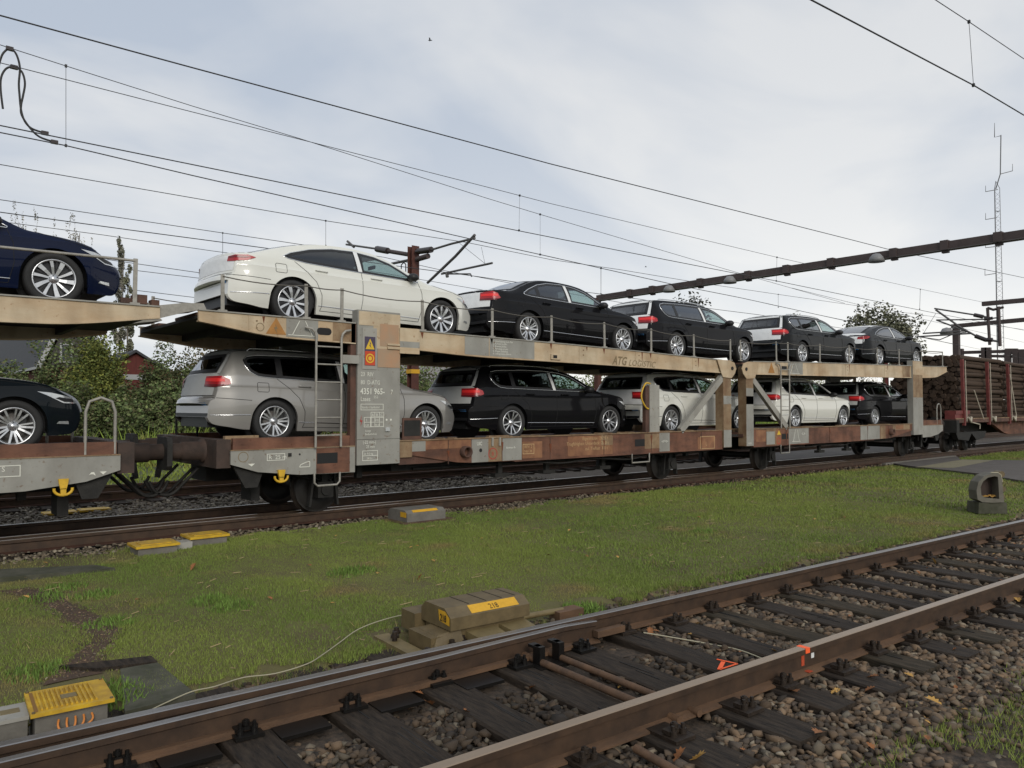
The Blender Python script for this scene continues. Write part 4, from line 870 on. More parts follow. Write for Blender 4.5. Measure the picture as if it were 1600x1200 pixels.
# screen panel and box on the left half, tall panel with yellow pipe on the right of it
mb = MB(); mb.bb(XU(630), XU(660), YN+.02, YN+.04, 1.14, 1.50); pb = mb.build('shield_panel', 'rust_deck', wag)
mb = MB(); mb.bb(XU(632.5), XU(657.5), YN+.016, YN+.0198, 1.20, 1.46); mb.build('shield_pane', 'underframe_black', pb)
xa, xb = XU(1016), XU(1031)
mb = MB(); mb.bb(xa, xb, YN+.01, YN+.10, 1.136, 2.16); pn = mb.build('control_panel', 'wagon_grey_light', wag)
mb = MB(); mb.bb(xa-.12, xa-.002, YN+.03, YN+.12, 1.136, 2.14); mb.build('panel_side', 'rust_deck', pn)
mb = MB(); mb.tube(spline([(xa+.02, YN+.02, 2.19), (xa-.15, YN, 2.19), (xa-.27, YN, 2.02), (xa-.28, YN, 1.85), (xa-.15, YN, 1.68), (xa-.03, YN+.02, 1.64)]), .018, 7); mb.build('yellow_pipe', 'yellow_steel', pn)
for i in range(5):
    for xx in (xa+.04, xb-.04): mb = MB(); mb.cyl((xx, YN+.01, 1.3+.18*i), (xx, YN+.002, 1.3+.18*i), .012, 6); mb.build('rivet', 'wagon_grey', pn)
mb = MB(); mb.bb(XU(1008), XU(1040), YN+.0, YN+.3, 1.0, 1.0+.001); 
# joint between the halves
mb = MB(); mb.bb(16.05, 16.75, YC-.5, YC+.5, .75, .92); mb.bb(16.2, 16.6, YN+.15, YN+.9, .95, 1.0); mb.bb(16.0, 16.8, YN+.2, YF-.2, 2.66, 2.74); mb.build('articulation', 'underframe_black', wag)
for Y in (YC-.75, YC+.75): mb = MB(); mb.bb(16.0, 16.8, Y-.3, Y+.3, 2.77, 2.79); mb.build('bridge_plate', 'galvanised', wag)
# right-end foot of the posts painted grey
for x0, x1 in ((15.76, 16.08), (16.72, 17.04)): quad_patch(wag, x0+.002, x1-.002, .715, 1.13, 'wagon_grey', YN-.0085); quad_patch(wag, x0+.002, x1-.002, 1.75, 1.95, 'wagon_grey', YN-.0085)
quad_patch(wag, 16.722, 17.038, 1.131, 2.15, 'wagon_grey', YN-.0085); lettering('o o', .09, (16.8, YN-.014, .76), 'print_white', wag)
quad_patch(wag, fB(6.42)+.01, fB(5.66)-.01, 2.0, 2.75, 'rust_tan', P_, t=.002); quad_patch(wag, fB(6.42)+.0, fB(5.66)-.0, 2.75, 3.2, 'wagon_cream', P_-.0025, t=.002)
# --- the wagon coupled on the left
wl = thing('car_transporter_wagon', 'end of another cream and grey car transporter wagon cut off by the left edge', 'railway wagon', (2.54, YC, 0), TRAIN_GROUP)
fL = lambda x: 6.5-x
half_wagon(wl, fL, topA, botA, True, pil=(5.93, 6.71))
post_rail(wl, [208], YN+.03, lambda X: topA(6.5-X), h=.60, ropes=False)
xa = XU(208, YN+.03); zt = topA(3.8)+.57
mb = MB(); mb.tube([(xa, YN+.03, zt), (xa-.3, YN+.03, zt+.0), (xa-1.6, YN+.03, zt-.02)], .018, 6); mb.build('top_rail', 'galvanised', wl)
post_rail(wl, None, YF-.03, lambda X: topA(6.5-X), xs=[2.7, 1.2, -.4], h=.55)
yellow_hook(wl, 101, 748, 775)
outline(wl, XU(-40), XU(34), ZV(20, 745), ZV(20, 727), 'print_white', YN+.0035, .009)
lettering('S', .085, (XU(4), YN+.0015, ZV(5, 737)), 'print_white', wl)
mb = MB(); x = XU(163); z = ZV(163, 739); mb.prism([(x-.04, z+.02), (x+.04, z+.02), (x, z-.02)], YN+.001, YN+.0045); mb.build('printed_arrow', 'print_white', wl)
mb = MB(); x = XU(146); z = ZV(146, 741); mb.prism([(x-.04, z-.01), (x-.01, z+.025), (x+.02, z+.025), (x+.04, z-.02), (x+.01, z), (x-.02, z)], YN+.001, YN+.0045); mb.build('printed_mark', 'print_white', wl)
for Y0, Y1 in ((YN+.15, YN+.85), (YF-.85, YF-.15)):     # folding bridge plates over the gap
    mb = MB(); mb.prism([(2.85, 3.05), (3.1, 2.97), (3.62, 3.06), (3.6, 3.09), (3.1, 3.02), (2.87, 3.08)], Y0, Y1); mb.build('bridge_plate', 'galvanised', wl)
mb = MB(); mb.prism([(2.98, 3.04), (2.98, 2.86), (3.35, 2.98), (3.62, 3.04), (3.58, 3.12), (3.3, 3.10)], YN+.06, YN+.09); mb.build('bridge_cheek', 'galvanised', wl)
mb = MB(); mb.bb(2.70, 2.86, YN+.1, YN+.3, 3.05, 3.17); mb.bb(2.55, 2.7, YN+.15, YN+.2, 3.05, 3.12); mb.bb(2.9, 3.0, YN+.05, YN+.2, 3.03, 3.11); mb.build('bridge_hinge', 'rust_deck', wl)
for a, b in ((1.75, 2.15), (2.2, 2.55)): mb = MB(); mb.box(((a+b)/2, YN+.6, 1.17), (.42, .5, .015), Matrix.Rotation(R(-7), 3, 'Y')); mb.build('ramp_plate', 'galvanised', wl)
# chocks under the wheels of the cars and loose timbers on the decks
for i, (X, z) in enumerate(((6.0, 1.16), (9.1, 1.05), (13.4, 1.05), (22.2, 1.05), (4.3, 1.16))):
    mb = MB(); mb.bb(X-.35, X+.35, YN+.18, YN+.30, z, z+.05); mb.box((X-.1, YN+.26, z+.08), (.5, .08, .05), .05); mb.build('wheel_chock_rail', 'rust_tan', wag)
def chock(par, X, z):
    mb = MB(); mb.bb(X-.16, X+.16, YN+.40, YN+.46, z, z+.05); mb.cyl((X-.13, YN+.35, z+.06), (X-.13, YN+.6, z+.06), .028, 8); mb.cyl((X+.13, YN+.35, z+.06), (X+.13, YN+.6, z+.06), .028, 8); mb.build('wheel_chock', 'rust_tan', par)
# ------------------------------------------------------------------ cars on the train
GL, GU = 'new cars on the lower deck', 'new cars on the upper deck'
def zu(X): return (topA(X) if X < 16.4 else topB(32.8-X))-.03
def up(kind, wheel, paint, r, f, lab, nm): return place_car(kind, wheel, paint, (r, zu(r)), (f, zu(f)), lab, GU, name=nm)
def low(kind, wheel, paint, r, f, lab, nm, z0=1.047, z1=1.047): return place_car(kind, wheel, paint, (r, z0), (f, z1), lab, GL, low=True, name=nm)
up('fastback', 'turbine', 'paint_white', 5.12, 7.955, 'white fastback car on the upper deck above the silver estate', 'fastback_car')
up('sedan', 'ten', 'paint_black', 10.08, 12.87, 'black saloon car on the upper deck in front of the white fastback', 'saloon_car')
up('estate', 'ten', 'paint_black', 14.79, 17.58, 'black estate car on the upper deck over the wagon joint', 'estate_car')
up('estate', 'ten', 'paint_charcoal', 20.54, 23.33, 'dark grey estate car on the upper deck above the right ladder', 'estate_car')
up('fastback', 'ten', 'paint_charcoal', 25.35, 28.18, 'dark grey fastback car foremost on the upper deck at the right', 'fastback_car')
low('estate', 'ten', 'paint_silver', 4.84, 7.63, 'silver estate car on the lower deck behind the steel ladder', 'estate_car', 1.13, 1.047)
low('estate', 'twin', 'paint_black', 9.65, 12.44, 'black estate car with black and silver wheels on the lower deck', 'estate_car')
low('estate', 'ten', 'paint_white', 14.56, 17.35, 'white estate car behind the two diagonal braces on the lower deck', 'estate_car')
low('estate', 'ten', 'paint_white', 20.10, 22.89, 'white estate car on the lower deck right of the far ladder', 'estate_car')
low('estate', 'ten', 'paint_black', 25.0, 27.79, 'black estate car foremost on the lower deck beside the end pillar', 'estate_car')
for x_, z_ in ((7.63, 1.05), (9.65, 1.05), (12.44, 1.05), (14.56, 1.05), (17.35, 1.05), (20.1, 1.05), (22.89, 1.05), (25.0, 1.05)):
    chock(wag, x_+.36, z_); chock(wag, x_-.36, z_)
place_car('fastback', 'turbine', 'paint_navy', (1.86-2.835, 2.975), (1.86, 3.0), 'navy blue fastback car at the top left edge on the cut-off wagon', GU, name='fastback_car')
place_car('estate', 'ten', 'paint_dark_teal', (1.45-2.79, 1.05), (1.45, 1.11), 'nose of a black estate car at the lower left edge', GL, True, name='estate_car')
# ------------------------------------------------------------------ ground, tracks
AN = R(-3.4); DN = Vector((math.cos(AN), math.sin(AN), 0)); NN = Vector((-DN.y, DN.x, 0))
def nt_(s, q, z=0.0): v = DN*s+NN*q; return Vector((v.x, v.y, z))
def np_mesh(name, V, F, mat_, parent=None, cols=None, kind=None, smooth=False):
    V = np.asarray(V, np.float32); F = np.asarray(F, np.int32); me = bpy.data.meshes.new(name)
    k = F.shape[1]; me.vertices.add(len(V)); me.vertices.foreach_set('co', V.ravel()); me.loops.add(F.size); me.loops.foreach_set('vertex_index', F.ravel())
    me.polygons.add(len(F)); me.polygons.foreach_set('loop_start', np.arange(0, F.size, k, dtype=np.int32)); me.polygons.foreach_set('loop_total', np.full(len(F), k, np.int32))
    if smooth: me.polygons.foreach_set('use_smooth', np.ones(len(F), bool))
    me.materials.append(M[mat_]); me.update(calc_edges=True)
    if cols is not None:
        a = me.color_attributes.new('tone', 'FLOAT_COLOR', 'POINT'); a.data.foreach_set('color', np.asarray(cols, np.float32).ravel())
    o = link_mesh(name, me, parent)
    if kind: o['kind'] = kind
    return o
_ph = rng.uniform(0, 6.28, (24, 3)); _dr = rng.normal(0, 1, (24, 2))
def pnoise(x, y, sc):
    r = np.zeros_like(x, dtype=float)
    for i in range(12):
        f = sc*(.6+.13*i); r += np.sin((x*_dr[i, 0]+y*_dr[i, 1])*f+_ph[i, 0])*np.cos((y*_dr[i+12, 0]-x*_dr[i+12, 1])*f*.7+_ph[i, 1])
    return r/3.5
def mat_tone(name, rough=.85, rnd=.35, spec=.3):
    m = bpy.data.materials.new(name); m.use_nodes = True; t = m.node_tree; b = t.nodes['Principled BSDF']; b.inputs['Roughness'].default_value = rough; b.inputs['Specular IOR Level'].default_value = spec
    a = t.nodes.new('ShaderNodeVertexColor'); a.layer_name = 'tone'; g = t.nodes.new('ShaderNodeNewGeometry')
    mr = t.nodes.new('ShaderNodeMapRange'); mr.inputs['To Min'].default_value = 1-rnd; mr.inputs['To Max'].default_value = 1+rnd; t.links.new(g.outputs['Random Per Island'], mr.inputs[0])
    s = t.nodes.new('ShaderNodeVectorMath'); s.operation = 'SCALE'; t.links.new(a.outputs[0], s.inputs[0]); t.links.new(mr.outputs[0], s.inputs['Scale']); t.links.new(s.outputs[0], b.inputs['Base Color'])
    M[name] = m
mat_tone('grass_blade', rnd=.25); mat_tone('leafage', .8, .45, .25); mat_tone('stone', .8, .45, .35)
mat('turf', (.12, .115, .036), .95, col2=(.085, .065, .03), scale=1.2, bump=.6, bscale=50)
mat('field', (.10, .12, .04), .95, col2=(.045, .045, .02), scale=.25, bump=.5, bscale=6)
mat('ballast_bed', (.080, .056, .038), .95, col2=(.022, .018, .014), scale=22, bump=1.0, bscale=30)
mat('ballast_pale', (.13, .105, .08), .95, col2=(.06, .048, .036), scale=14, bump=1.0, bscale=26)
mat('asphalt', (.10, .088, .078), .85, col2=(.075, .066, .058), scale=3, bump=.3, bscale=90)
mat('concrete', (.15, .14, .12), .85, var=.2, scale=6, bump=.2); mat('concrete_mossy', (.085, .082, .06), .9, col2=(.04, .042, .024), scale=5, bump=.3)
mat('tan_paving', (.19, .17, .105), .9, var=.15, scale=4)
mat('rail_head', (.33, .315, .30), .28, .85); mat('rail_head_dull', (.36, .27, .19), .30, .75); mat('rail_side', (.075, .044, .026), .6, .2, col2=(.042, .026, .017), scale=7); mat('rail_rust', (.14, .078, .042), .7, .1, col2=(.075, .044, .026), scale=7, stretch=(.4, 1, 1), bump=.25)
mat('rail_rust_red', (.070, .030, .018), .8, col2=(.035, .017, .011), scale=5, bump=.25)
mat('sleeper_wood', (.046, .034, .024), .78, spec=.25, col2=(.013, .010, .008), scale=9, stretch=(4, .6, 3), bump=.7, bscale=22); mat('sleeper_old', (.066, .050, .034), .85, spec=.2, col2=(.022, .020, .014), scale=8, stretch=(4, .6, 3), bump=.8, bscale=20)
mat('fastening_iron', (.032, .022, .015), .6, .3, var=.4, scale=30, bump=.3); mat('fastening_greased', (.012, .011, .010), .35, .3)
mat('machine_olive', (.125, .092, .044), .5, var=.22, scale=9, bump=.12); mat('machine_light', (.17, .13, .06), .55, var=.2, scale=8)
mat('safety_yellow', (.60, .33, .02), .55, var=.12, scale=20); mat('lid_yellow', (.60, .38, .02), .5, col2=(.35, .20, .02), scale=6, bump=.1); mat('lid_slot', (.20, .10, .02), .7); mat('number_black', (.02, .015, .01), .7)
mat('spray_orange', (.95, .13, .03), .6); mat('spray_orange_faint', (.40, .06, .02), .7); mat('cable_white', (.36, .33, .23), .5); mat('cable_yellow', (.42, .36, .08), .5); mat('cable_orange', (.60, .22, .05), .5)
mat('leaf_brown', (.24, .095, .03), .7, var=.3, scale=30); mat('leaf_gold', (.42, .24, .06), .7); mat('leaf_red', (.16, .015, .01), .6)
def sheet(name, pts, z, m, kind='structure'):
    mb = MB(); mb.poly([(p[0], p[1], z if len(p) < 3 else p[2]) for p in pts]); o = mb.build(name, m, fix=False)
    for p in o.data.polygons:
        if p.normal.z < 0: p.flip()
    o['kind'] = kind; return o
# open ground to the horizon
sheet('ground', [(-400, -60), (1500, -60), (1500, 1500), (-400, 1500)], -.42, 'field')
# lawn between the tracks (gently uneven)
def lawn_in(x, y):
    q = x*NN.x+y*NN.y
    return (q > 5.38) & (y < 10.95)
def zl(x, y): return -.165+.018*pnoise(x, y, .9)+.008*pnoise(x, y, 4)-.03*np.clip(1-np.abs(x-26.5)/6.0, 0, .8)
gx = np.linspace(-14, 60, 260); gy = np.linspace(-1, 11.15, 120)
XX, YY = np.meshgrid(gx, gy, indexing='ij')
q0 = XX*NN.x+YY*NN.y
YB = np.interp(np.linspace(0, 1, 120), [0, 1], [0, 1])[None, :]
lo = (5.2-gx*NN.x)/NN.y
YY = lo[:, None]+(11.15-lo[:, None])*YB
ZZ = zl(XX, YY); edge = np.clip((YY-lo[:, None])/.3, 0, 1)*np.clip((11.15-YY)/.3, 0, 1); ZZ = ZZ-(1-edge)*.06
V = np.stack([XX, YY, ZZ], -1).reshape(-1, 3); i = np.arange(259)[:, None]*120+np.arange(119)[None, :]
F = np.stack([i, i+120, i+121, i+1], -1).reshape(-1, 4)
o = np_mesh('lawn', V, F, 'turf', kind='structure', smooth=True)
# ballast beds
def bed(name, f, w0, w1, z, m, x0, x1, n=200, nw=26, amp=.02):
    s = np.linspace(x0, x1, n); t = np.linspace(w0, w1, nw); S, T = np.meshgrid(s, t, indexing='ij'); P = f(S, T)
    e = np.clip(np.minimum(T-w0, w1-T)/.35, 0, 1); Z = z-(1-e)*.14+amp*pnoise(P[0], P[1], 6)
    V = np.stack([P[0], P[1], Z], -1).reshape(-1, 3); i = np.arange(n-1)[:, None]*nw+np.arange(nw-1)[None, :]
    return np_mesh(name, V, np.stack([i, i+nw, i+nw+1, i+1], -1).reshape(-1, 4), m, kind='structure', smooth=True)
fn = lambda S, T: (S*DN.x+T*NN.x, S*DN.y+T*NN.y)
fi = lambda S, T: (S, T)
bed('ballast_near_track', fn, .2, 5.75, -.235, 'ballast_bed', -12, 60, 240, 40, .012)
mat('ballast_wet_shade', (.016, .013, .011), .9, col2=(.008, .007, .006), scale=12, bump=1.0, bscale=30)  # wet bed, with the shade under the wagons painted in as near-black
bed('ballast_train_track', fi, 10.6, 14.2, -.235, 'ballast_wet_shade', -16, 130, 200, 20)
bed('ballast_far_track', fi, 14.0, 19.6, -.235, 'ballast_pale', -16, 130, 200, 24)
# rails
HEAD = [(-.036, -.004), (-.030, 0), (.030, 0), (.036, -.004), (.035, -.040), (.009, -.052), (.009, -.145), (.07, -.160), (.07, -.172), (-.07, -.172), (-.07, -.160), (-.009, -.145), (-.009, -.052), (-.035, -.040)]
def rail(par, pts, head='rail_head', body='rail_rust', name='rail', prof=HEAD):
    mb = MB(); pts = [Vector(p) for p in pts]; k = len(prof); vs = []
    for i, p in enumerate(pts):
        d = (pts[min(i+1, len(pts)-1)]-pts[max(i-1, 0)]); d.z = 0; d.normalize(); n = Vector((-d.y, d.x, 0))
        for a, z in prof: vs.append(p+n*a+Vector((0, 0, z)))
    fs = []; 
    for i in range(len(pts)-1):
        for j in range(k):
            j2 = (j+1) % k; mb.f.append([i*k+j, i*k+j2, (i+1)*k+j2, (i+1)*k+j]); mb.mi.append(0 if j in (0, 1, 2) else (2 if j in (3, 4, 5, 6, 11, 12, 13) else 1)); mb.sm.append(False)
    mb.v = [tuple(v) for v in vs]; mb.f.append(list(range(k))); mb.mi.append(1); mb.sm.append(False); mb.f.append([(len(pts)-1)*k+j for j in range(k)]); mb.mi.append(1); mb.sm.append(False)
    return mb.build(name, [head, body, 'rail_side'], par)
ntk = thing('railway_track', 'dark wet railway track with wooden sleepers and points in the foreground', 'railway track', (0, 0, 0))
QA, QB = 4.64, 3.135
rail(ntk, [nt_(-10, QA), nt_(45, QA)], 'rail_head', 'rail_rust'); rail(ntk, [nt_(-10, QB), nt_(45, QB)], 'rail_head_dull', 'rail_rust')
# point blade: a second rail lying against the far rail, tapering to the right
from bisect import bisect
bl = [(-10, 4.40), (-1, 4.43), (.75, 4.46), (1.6, 4.49), (2.7, 4.51), (3.4, 4.545), (3.9, 4.566)]
b_prof = [(-.030, -.012), (-.024, -.008), (.022, -.008), (.028, -.012), (.028, -.045), (.009, -.055), (.009, -.145), (.03, -.160), (.03, -.172), (-.065, -.172), (-.065, -.160), (-.012, -.145), (-.012, -.055), (-.030, -.045)]
rail(ntk, [nt_(s, q) for s, q in bl]+[nt_(4.25, 4.583, -.02)], 'rail_head', 'rail_rust', 'point_blade', b_prof)
# slide bar below the blade and the steel ledge with notches
for s in np.arange(-2, 4.2, .62): mb = MB(); mb.box(nt_(s, 4.36, -.178), (.30, .22, .02), AN); mb.build('slide_plate', 'fastening_greased', ntk)
mb = MB(); a, b = nt_(-4, 4.395, -.150), nt_(3.95, 4.48, -.150); mb.bar(a, b, .05, .03); mb.build('blade_stop_bar', 'rail_rust', ntk)
# sleepers with their chairs
def chair_mesh(m, nm='rail_chair'):
    mb = MB(); mb.box((0, 0, .010), (.16, .36, .020)); 
    for sy in (-1, 1):
        for sx in (-.04, .04):
            mb.cyl((sx, sy*.125, .02), (sx, sy*.125, .050), .021, 6); mb.cyl((sx, sy*.125, .05), (sx, sy*.125, .078), .011, 6)
        mb.box((0, sy*.092, .038), (.13, .05, .022)); mb.cyl((0, sy*.10, .03), (0, sy*.10, .085), .012, 6); mb.cyl((0, sy*.10, .055), (0, sy*.10, .078), .022, 6)
    return mb.mesh(nm, m)
CH = chair_mesh('fastening_iron'); CHG = chair_mesh('fastening_greased')
def sleeper_mesh(L, w, h, seed, m):
    r_ = random.Random(seed); mb = MB(); n = 8; vs = []
    for i in range(n+1):
        y = -L/2+L*i/n; a, b = w/2+r_.uniform(-.008, .008), w/2+r_.uniform(-.008, .008)
        for x, z in ((-a, -h), (-a, -.012), (-a+.012, r_.uniform(-.003, .003)), (-.02, r_.uniform(-.004, .002)), (.03, r_.uniform(-.006, .002)), (b-.012, r_.uniform(-.003, .003)), (b, -.012), (b, -h)): vs.append((x, y, z))
    k = 8; fs = [[i*k+j, i*k+j+1, (i+1)*k+j+1, (i+1)*k+j] for i in range(n) for j in range(k-1)]+[list(range(k)), [n*k+j for j in range(k)][::-1]]
    mb._add(vs, fs, False)
    for i in range(3):   # long drying cracks
        x = r_.uniform(-w*.35, w*.35); y = r_.uniform(-L*.4, L*.2); mb.cur = 1; mb.box((x, y, .0005), (.006, r_.uniform(.2, .5), .004), r_.uniform(-.03, .03))
    return mb.mesh('sleeper', [m, 'seam'])
SLM = [sleeper_mesh(2.6, .26, .15, i, 'sleeper_wood') for i in range(4)]+[sleeper_mesh(2.6, .26, .15, 9+i, 'sleeper_old') for i in range(2)]
known = [2.09, 2.73, 3.35, 3.97, 4.55, 5.12, 5.69, 6.27, 6.83, 7.39, 7.97, 8.57, 9.17, 9.79, 10.40, 11.02]
sl_s = [2.09-.655*i for i in range(8, 0, -1)]+known+[11.02+.61*i for i in range(1, 44)]
for i, s in enumerate(sl_s):
    me = SLM[(i*7) % 4] if not (s > 5 and (i*5) % 7 in (0, 3)) else SLM[4+i % 2]
    if s > 30: me = SLM[0]
    o = bpy.data.objects.new('sleeper', me); C.objects.link(o); o.parent = ntk; wd = 1.0 if s > 4.2 else 1.12
    o.location = nt_(s, 3.90+random.uniform(-.04, .04)-(.0 if s > 4.2 else .0), -.174+random.uniform(-.002, .001)); o.rotation_euler = (0, 0, AN+random.uniform(-.012, .012)); o.scale = (wd, 1.0 if s > 4.2 else 1.06, 1)
    if s < 24:
        for q in (QA, QB):
            c = bpy.data.objects.new('rail_chair', CHG if (s < 4.4 and q == QA) else CH); C.objects.link(c); c.parent = o; dq = -.12 if (s < 4.4 and q == QA) else 0
            c.location = (random.uniform(-.01, .01), q+dq-3.90, .002); c.scale = (1/wd, 1, 1)
# throwing rods between two timbers
for s0, r_ in ((3.50, .026), (3.68, .024)):
    mb = MB(); mb.tube([nt_(s0, 5.0, -.15), nt_(s0, 3.05, -.15)], r_, 10); mb.build('throwing_rod', 'rail_rust', ntk)
for s0 in (3.50, 3.68): mb = MB(); mb.box(nt_(s0, 4.36, -.11), (.05, .08, .14), AN); mb.box(nt_(s0, 4.40, -.05), (.06, .10, .02), AN); mb.build('rod_bracket', 'fastening_greased', ntk)
mb = MB(); mb.box(nt_(4.36, 4.53, -.12), (.30, .06, .05), AN); mb.build('blade_heel_block', 'rail_rust', ntk)
for s0, L_ in ((2.98, .36),): mb = MB(); mb.tube([nt_(s0+.05, 2.95, -.15), nt_(s0+.05, 2.95-L_, -.17)], .024, 8); mb.build('stretcher_end', 'rail_rust', ntk)
# paint marks and sticker
def on_sleeper(pts, w, nm='spray_mark', z=-.168):
    P = [onZ(u, v, z) for u, v in pts]; mb = MB()
    for a, b in zip(P, P[1:]): mb.bar(a, b, w, .003)
    mb.build(nm, 'spray_orange', ntk)
on_sleeper([(1120, 1030), (1152, 1037), (1124, 1046)], .014); on_sleeper([(1130, 1034), (1124, 1046)], .03)
s_m = float((onZ(1256, 1011, 0)-Vector((0, 0, 0))).dot(DN))
mb = MB(); mb.box(nt_(s_m, QB-.002, .0006), (.045, .080, .0012), AN); mb.box(nt_(s_m, QB-.0365, -.018), (.05, .003, .034), AN); mb.build('spray_mark', 'spray_orange', ntk)
mb = MB(); mb.box(nt_(s_m-.02, QB-.0105, -.09), (.035, .002, .07), AN); mb.box(nt_(s_m-.015, QB-.045, -.152), (.05, .05, .003), AN); mb.build('spray_mark', 'spray_orange_faint', ntk)
mb = MB(); mb.box(nt_(s_m+.10, QB-.0105, -.075), (.035, .002, .035), AN); mb.build('white_tag', 'tape_white', ntk)
# the train's track and the one behind it
ttk = thing('railway_track', 'brown rusty railway track under the car transporter train', 'railway track', (0, 12.3, 0))
curve = lambda X: .0011*max(0, X-14)**1.6*0
for Y, nm in ((11.555, 'a'), (13.065, 'b')): rail(ttk, [(-14, Y, 0), (120, Y, 0)], 'rail_head' if nm == 'b' else 'rail_head_dull', 'rail_rust_red')
rail(ttk, [(-14, 11.92, -.01), (60, 11.92, -.01)], 'rail_head_dull', 'rail_rust', 'guard_rail')
ftk = thing('railway_track', 'rusty disused-looking railway track behind the train seen under its couplings', 'railway track', (0, 17.6, 0))
for Y in (16.85, 18.36): rail(ftk, [(-14, Y, 0), (130, Y, 0)], 'rail_rust_red', 'rail_rust_red')
for par, Yc, x1 in ((ttk, 12.31, 60), (ftk, 17.6, 40)):
    for i, X in enumerate(np.arange(-6, x1, .62)):
        o = bpy.data.objects.new('sleeper', SLM[i % 4]); C.objects.link(o); o.parent = par; o.location = (X, Yc-(par.location.y), -.178)
    o0 = par.location
# level crossing
mb = MB(); mb.prism([(25.3, 11.0), (24.6, 10.2), (23.2, 7.8), (21.9, 6.5), (20.6, 4.1), (28.0, 3.7), (30.3, 8.6), (28.9, 10.3), (30.7, 11.05)], -.35, -.125, 'z'); o = mb.build('asphalt_crossing', 'asphalt'); o['kind'] = 'structure'
sheet('paved_strip', [(24.1, 9.85), (24.75, 9.0), (29.3, 9.40), (28.95, 10.25)], -.121, 'tan_paving')
mb = MB(); mb.bar((24.9, 11.12, -.17), (30.8, 11.18, -.17), .12, .13); o = mb.build('crossing_kerb', 'concrete'); o['kind'] = 'structure'
sheet('asphalt_far', [(20.5, 13.95), (33.5, 13.95), (40, 17.0), (27, 16.4)], -.10, 'asphalt')
sheet('grass_verge', [(-16, 19.6), (130, 19.6), (130, 26), (-16, 26)], -.16, 'field')
# buried slab path and cable trough lids across the lawn
o = None
def slab(pts, z, t, m, label):
    mb = MB(); mb.prism([(p[0], p[1]) for p in pts], z-t, z, 'z'); o = mb.build('concrete_slab', m); tag(o, label, 'slab'); return o
P4 = lambda *a: [(onZ(u, v, -.14).x, onZ(u, v, -.14).y) for u, v in a]
slab(P4((188, 1046), (246, 1036), (306, 1085), (195, 1113)), -.135, .1, 'concrete_mossy', 'dark concrete slab sunk in the grass right of the large yellow-lidded box')
slab(P4((90, 1043), (236, 1027), (246, 1036), (150, 1047)), -.128, .1, 'sleeper_wood', 'dark narrow board edge sticking out of the grass above the sunken slab')
slab(P4((-60, 893), (150, 884), (180, 889), (-60, 909)), -.13, .1, 'concrete_mossy', 'long mossy concrete cable trough lid at the left edge below the train')
# ---- loose stones
ico = bmesh.new(); bmesh.ops.create_icosphere(ico, subdivisions=1, radius=1); IV = np.array([v.co[:] for v in ico.verts]); IF = np.array([[v.index for v in f.verts] for f in ico.faces]); ico.free(); IV = np.sign(IV)*np.abs(IV)**.55; IV /= np.abs(IV).max()
def stones(name, P, size, cols, kind='stuff', flat=.7):
    n = len(P); nv = len(IV)
    base = IV[None]*(1+rng.uniform(-.42, .25, (n, nv, 1)))*rng.uniform(.6, 1.25, (n, 1, 3))
    for _ in range(4):      # broken faces
        pn_ = rng.normal(0, 1, (n, 1, 3)); pn_ /= np.linalg.norm(pn_, axis=2, keepdims=True); ex = np.maximum(0, (base*pn_).sum(2, keepdims=True)-.48); base = base-ex*pn_
    a = rng.uniform(0, 6.28, n); b = rng.uniform(-.9, .9, n); ca, sa, cb, sb = np.cos(a), np.sin(a), np.cos(b), np.sin(b)
    x = base[..., 0]*cb[:, None]-base[..., 2]*sb[:, None]; z = base[..., 0]*sb[:, None]+base[..., 2]*cb[:, None]; y = base[..., 1]
    X = x*ca[:, None]-y*sa[:, None]; Yv = x*sa[:, None]+y*ca[:, None]
    V = np.stack([X, Yv, z*flat], -1)*size[:, None, None]+P[:, None, :]
    F = (IF[None]+np.arange(n)[:, None, None]*nv).reshape(-1, 3)
    c = np.repeat(cols, nv, 0); c = np.concatenate([c, np.ones((len(c), 1))], 1)
    return np_mesh(name, V.reshape(-1, 3), F, 'stone', cols=c, kind=kind)
def stone_cols(n, pal, wts):
    k = rng.choice(len(pal), n, p=wts); return np.array(pal)[k]*rng.uniform(.7, 1.25, (n, 1))
PAL = [(.145, .098, .060), (.098, .070, .046), (.15, .122, .086), (.056, .043, .032), (.185, .155, .112)]; WT = [.32, .33, .13, .18, .04]
def near_stones(s0, s1, q0, q1, dens, sz):
    n = int((s1-s0)*(q1-q0)*dens); s = rng.uniform(s0, s1, n); q = rng.uniform(q0, q1, n); r = rng.uniform(sz*.55, sz*1.25, n)*np.where(rng.random(n) < .15, 1.3, 1)
    z = -.215+rng.uniform(-.03, .022, n)
    d = np.min(np.abs(s[:, None]-np.array(sl_s)[None, :]), 1); onsl = (d < .155) & (q > 2.62) & (q < 5.2)
    z = np.where(onsl, z-.05, z); keep = ~(onsl & (rng.random(n) < .75))
    keep &= ~((q < 2.25) & (rng.random(n) < np.clip((2.3-q)*1.6+.25*pnoise(s, q, 3), 0, .93))); keep &= ~((q > 5.3) & (rng.random(n) < .55))
    rod = (s > 3.42) & (s < 3.76) & (q > 2.9) & (q < 4.9); keep &= ~rod
    z = np.where((s < 4.6) & (q > 4.1) & (q < 4.6), z-.05, z)
    out = np.clip((2.6-q)/1.2, 0, 1); z -= out*.05
    # dark greased stones around the points
    P = np.stack([s*DN.x+q*NN.x, s*DN.y+q*NN.y, z], -1)[keep]; c = stone_cols(len(P), PAL, WT)
    dk = np.exp(-((s[keep]-3.3)/1.9)**2)*np.clip((q[keep]-2.9)/.8, 0, 1)
    return P, r[keep], c*(1-.62*dk[:, None])
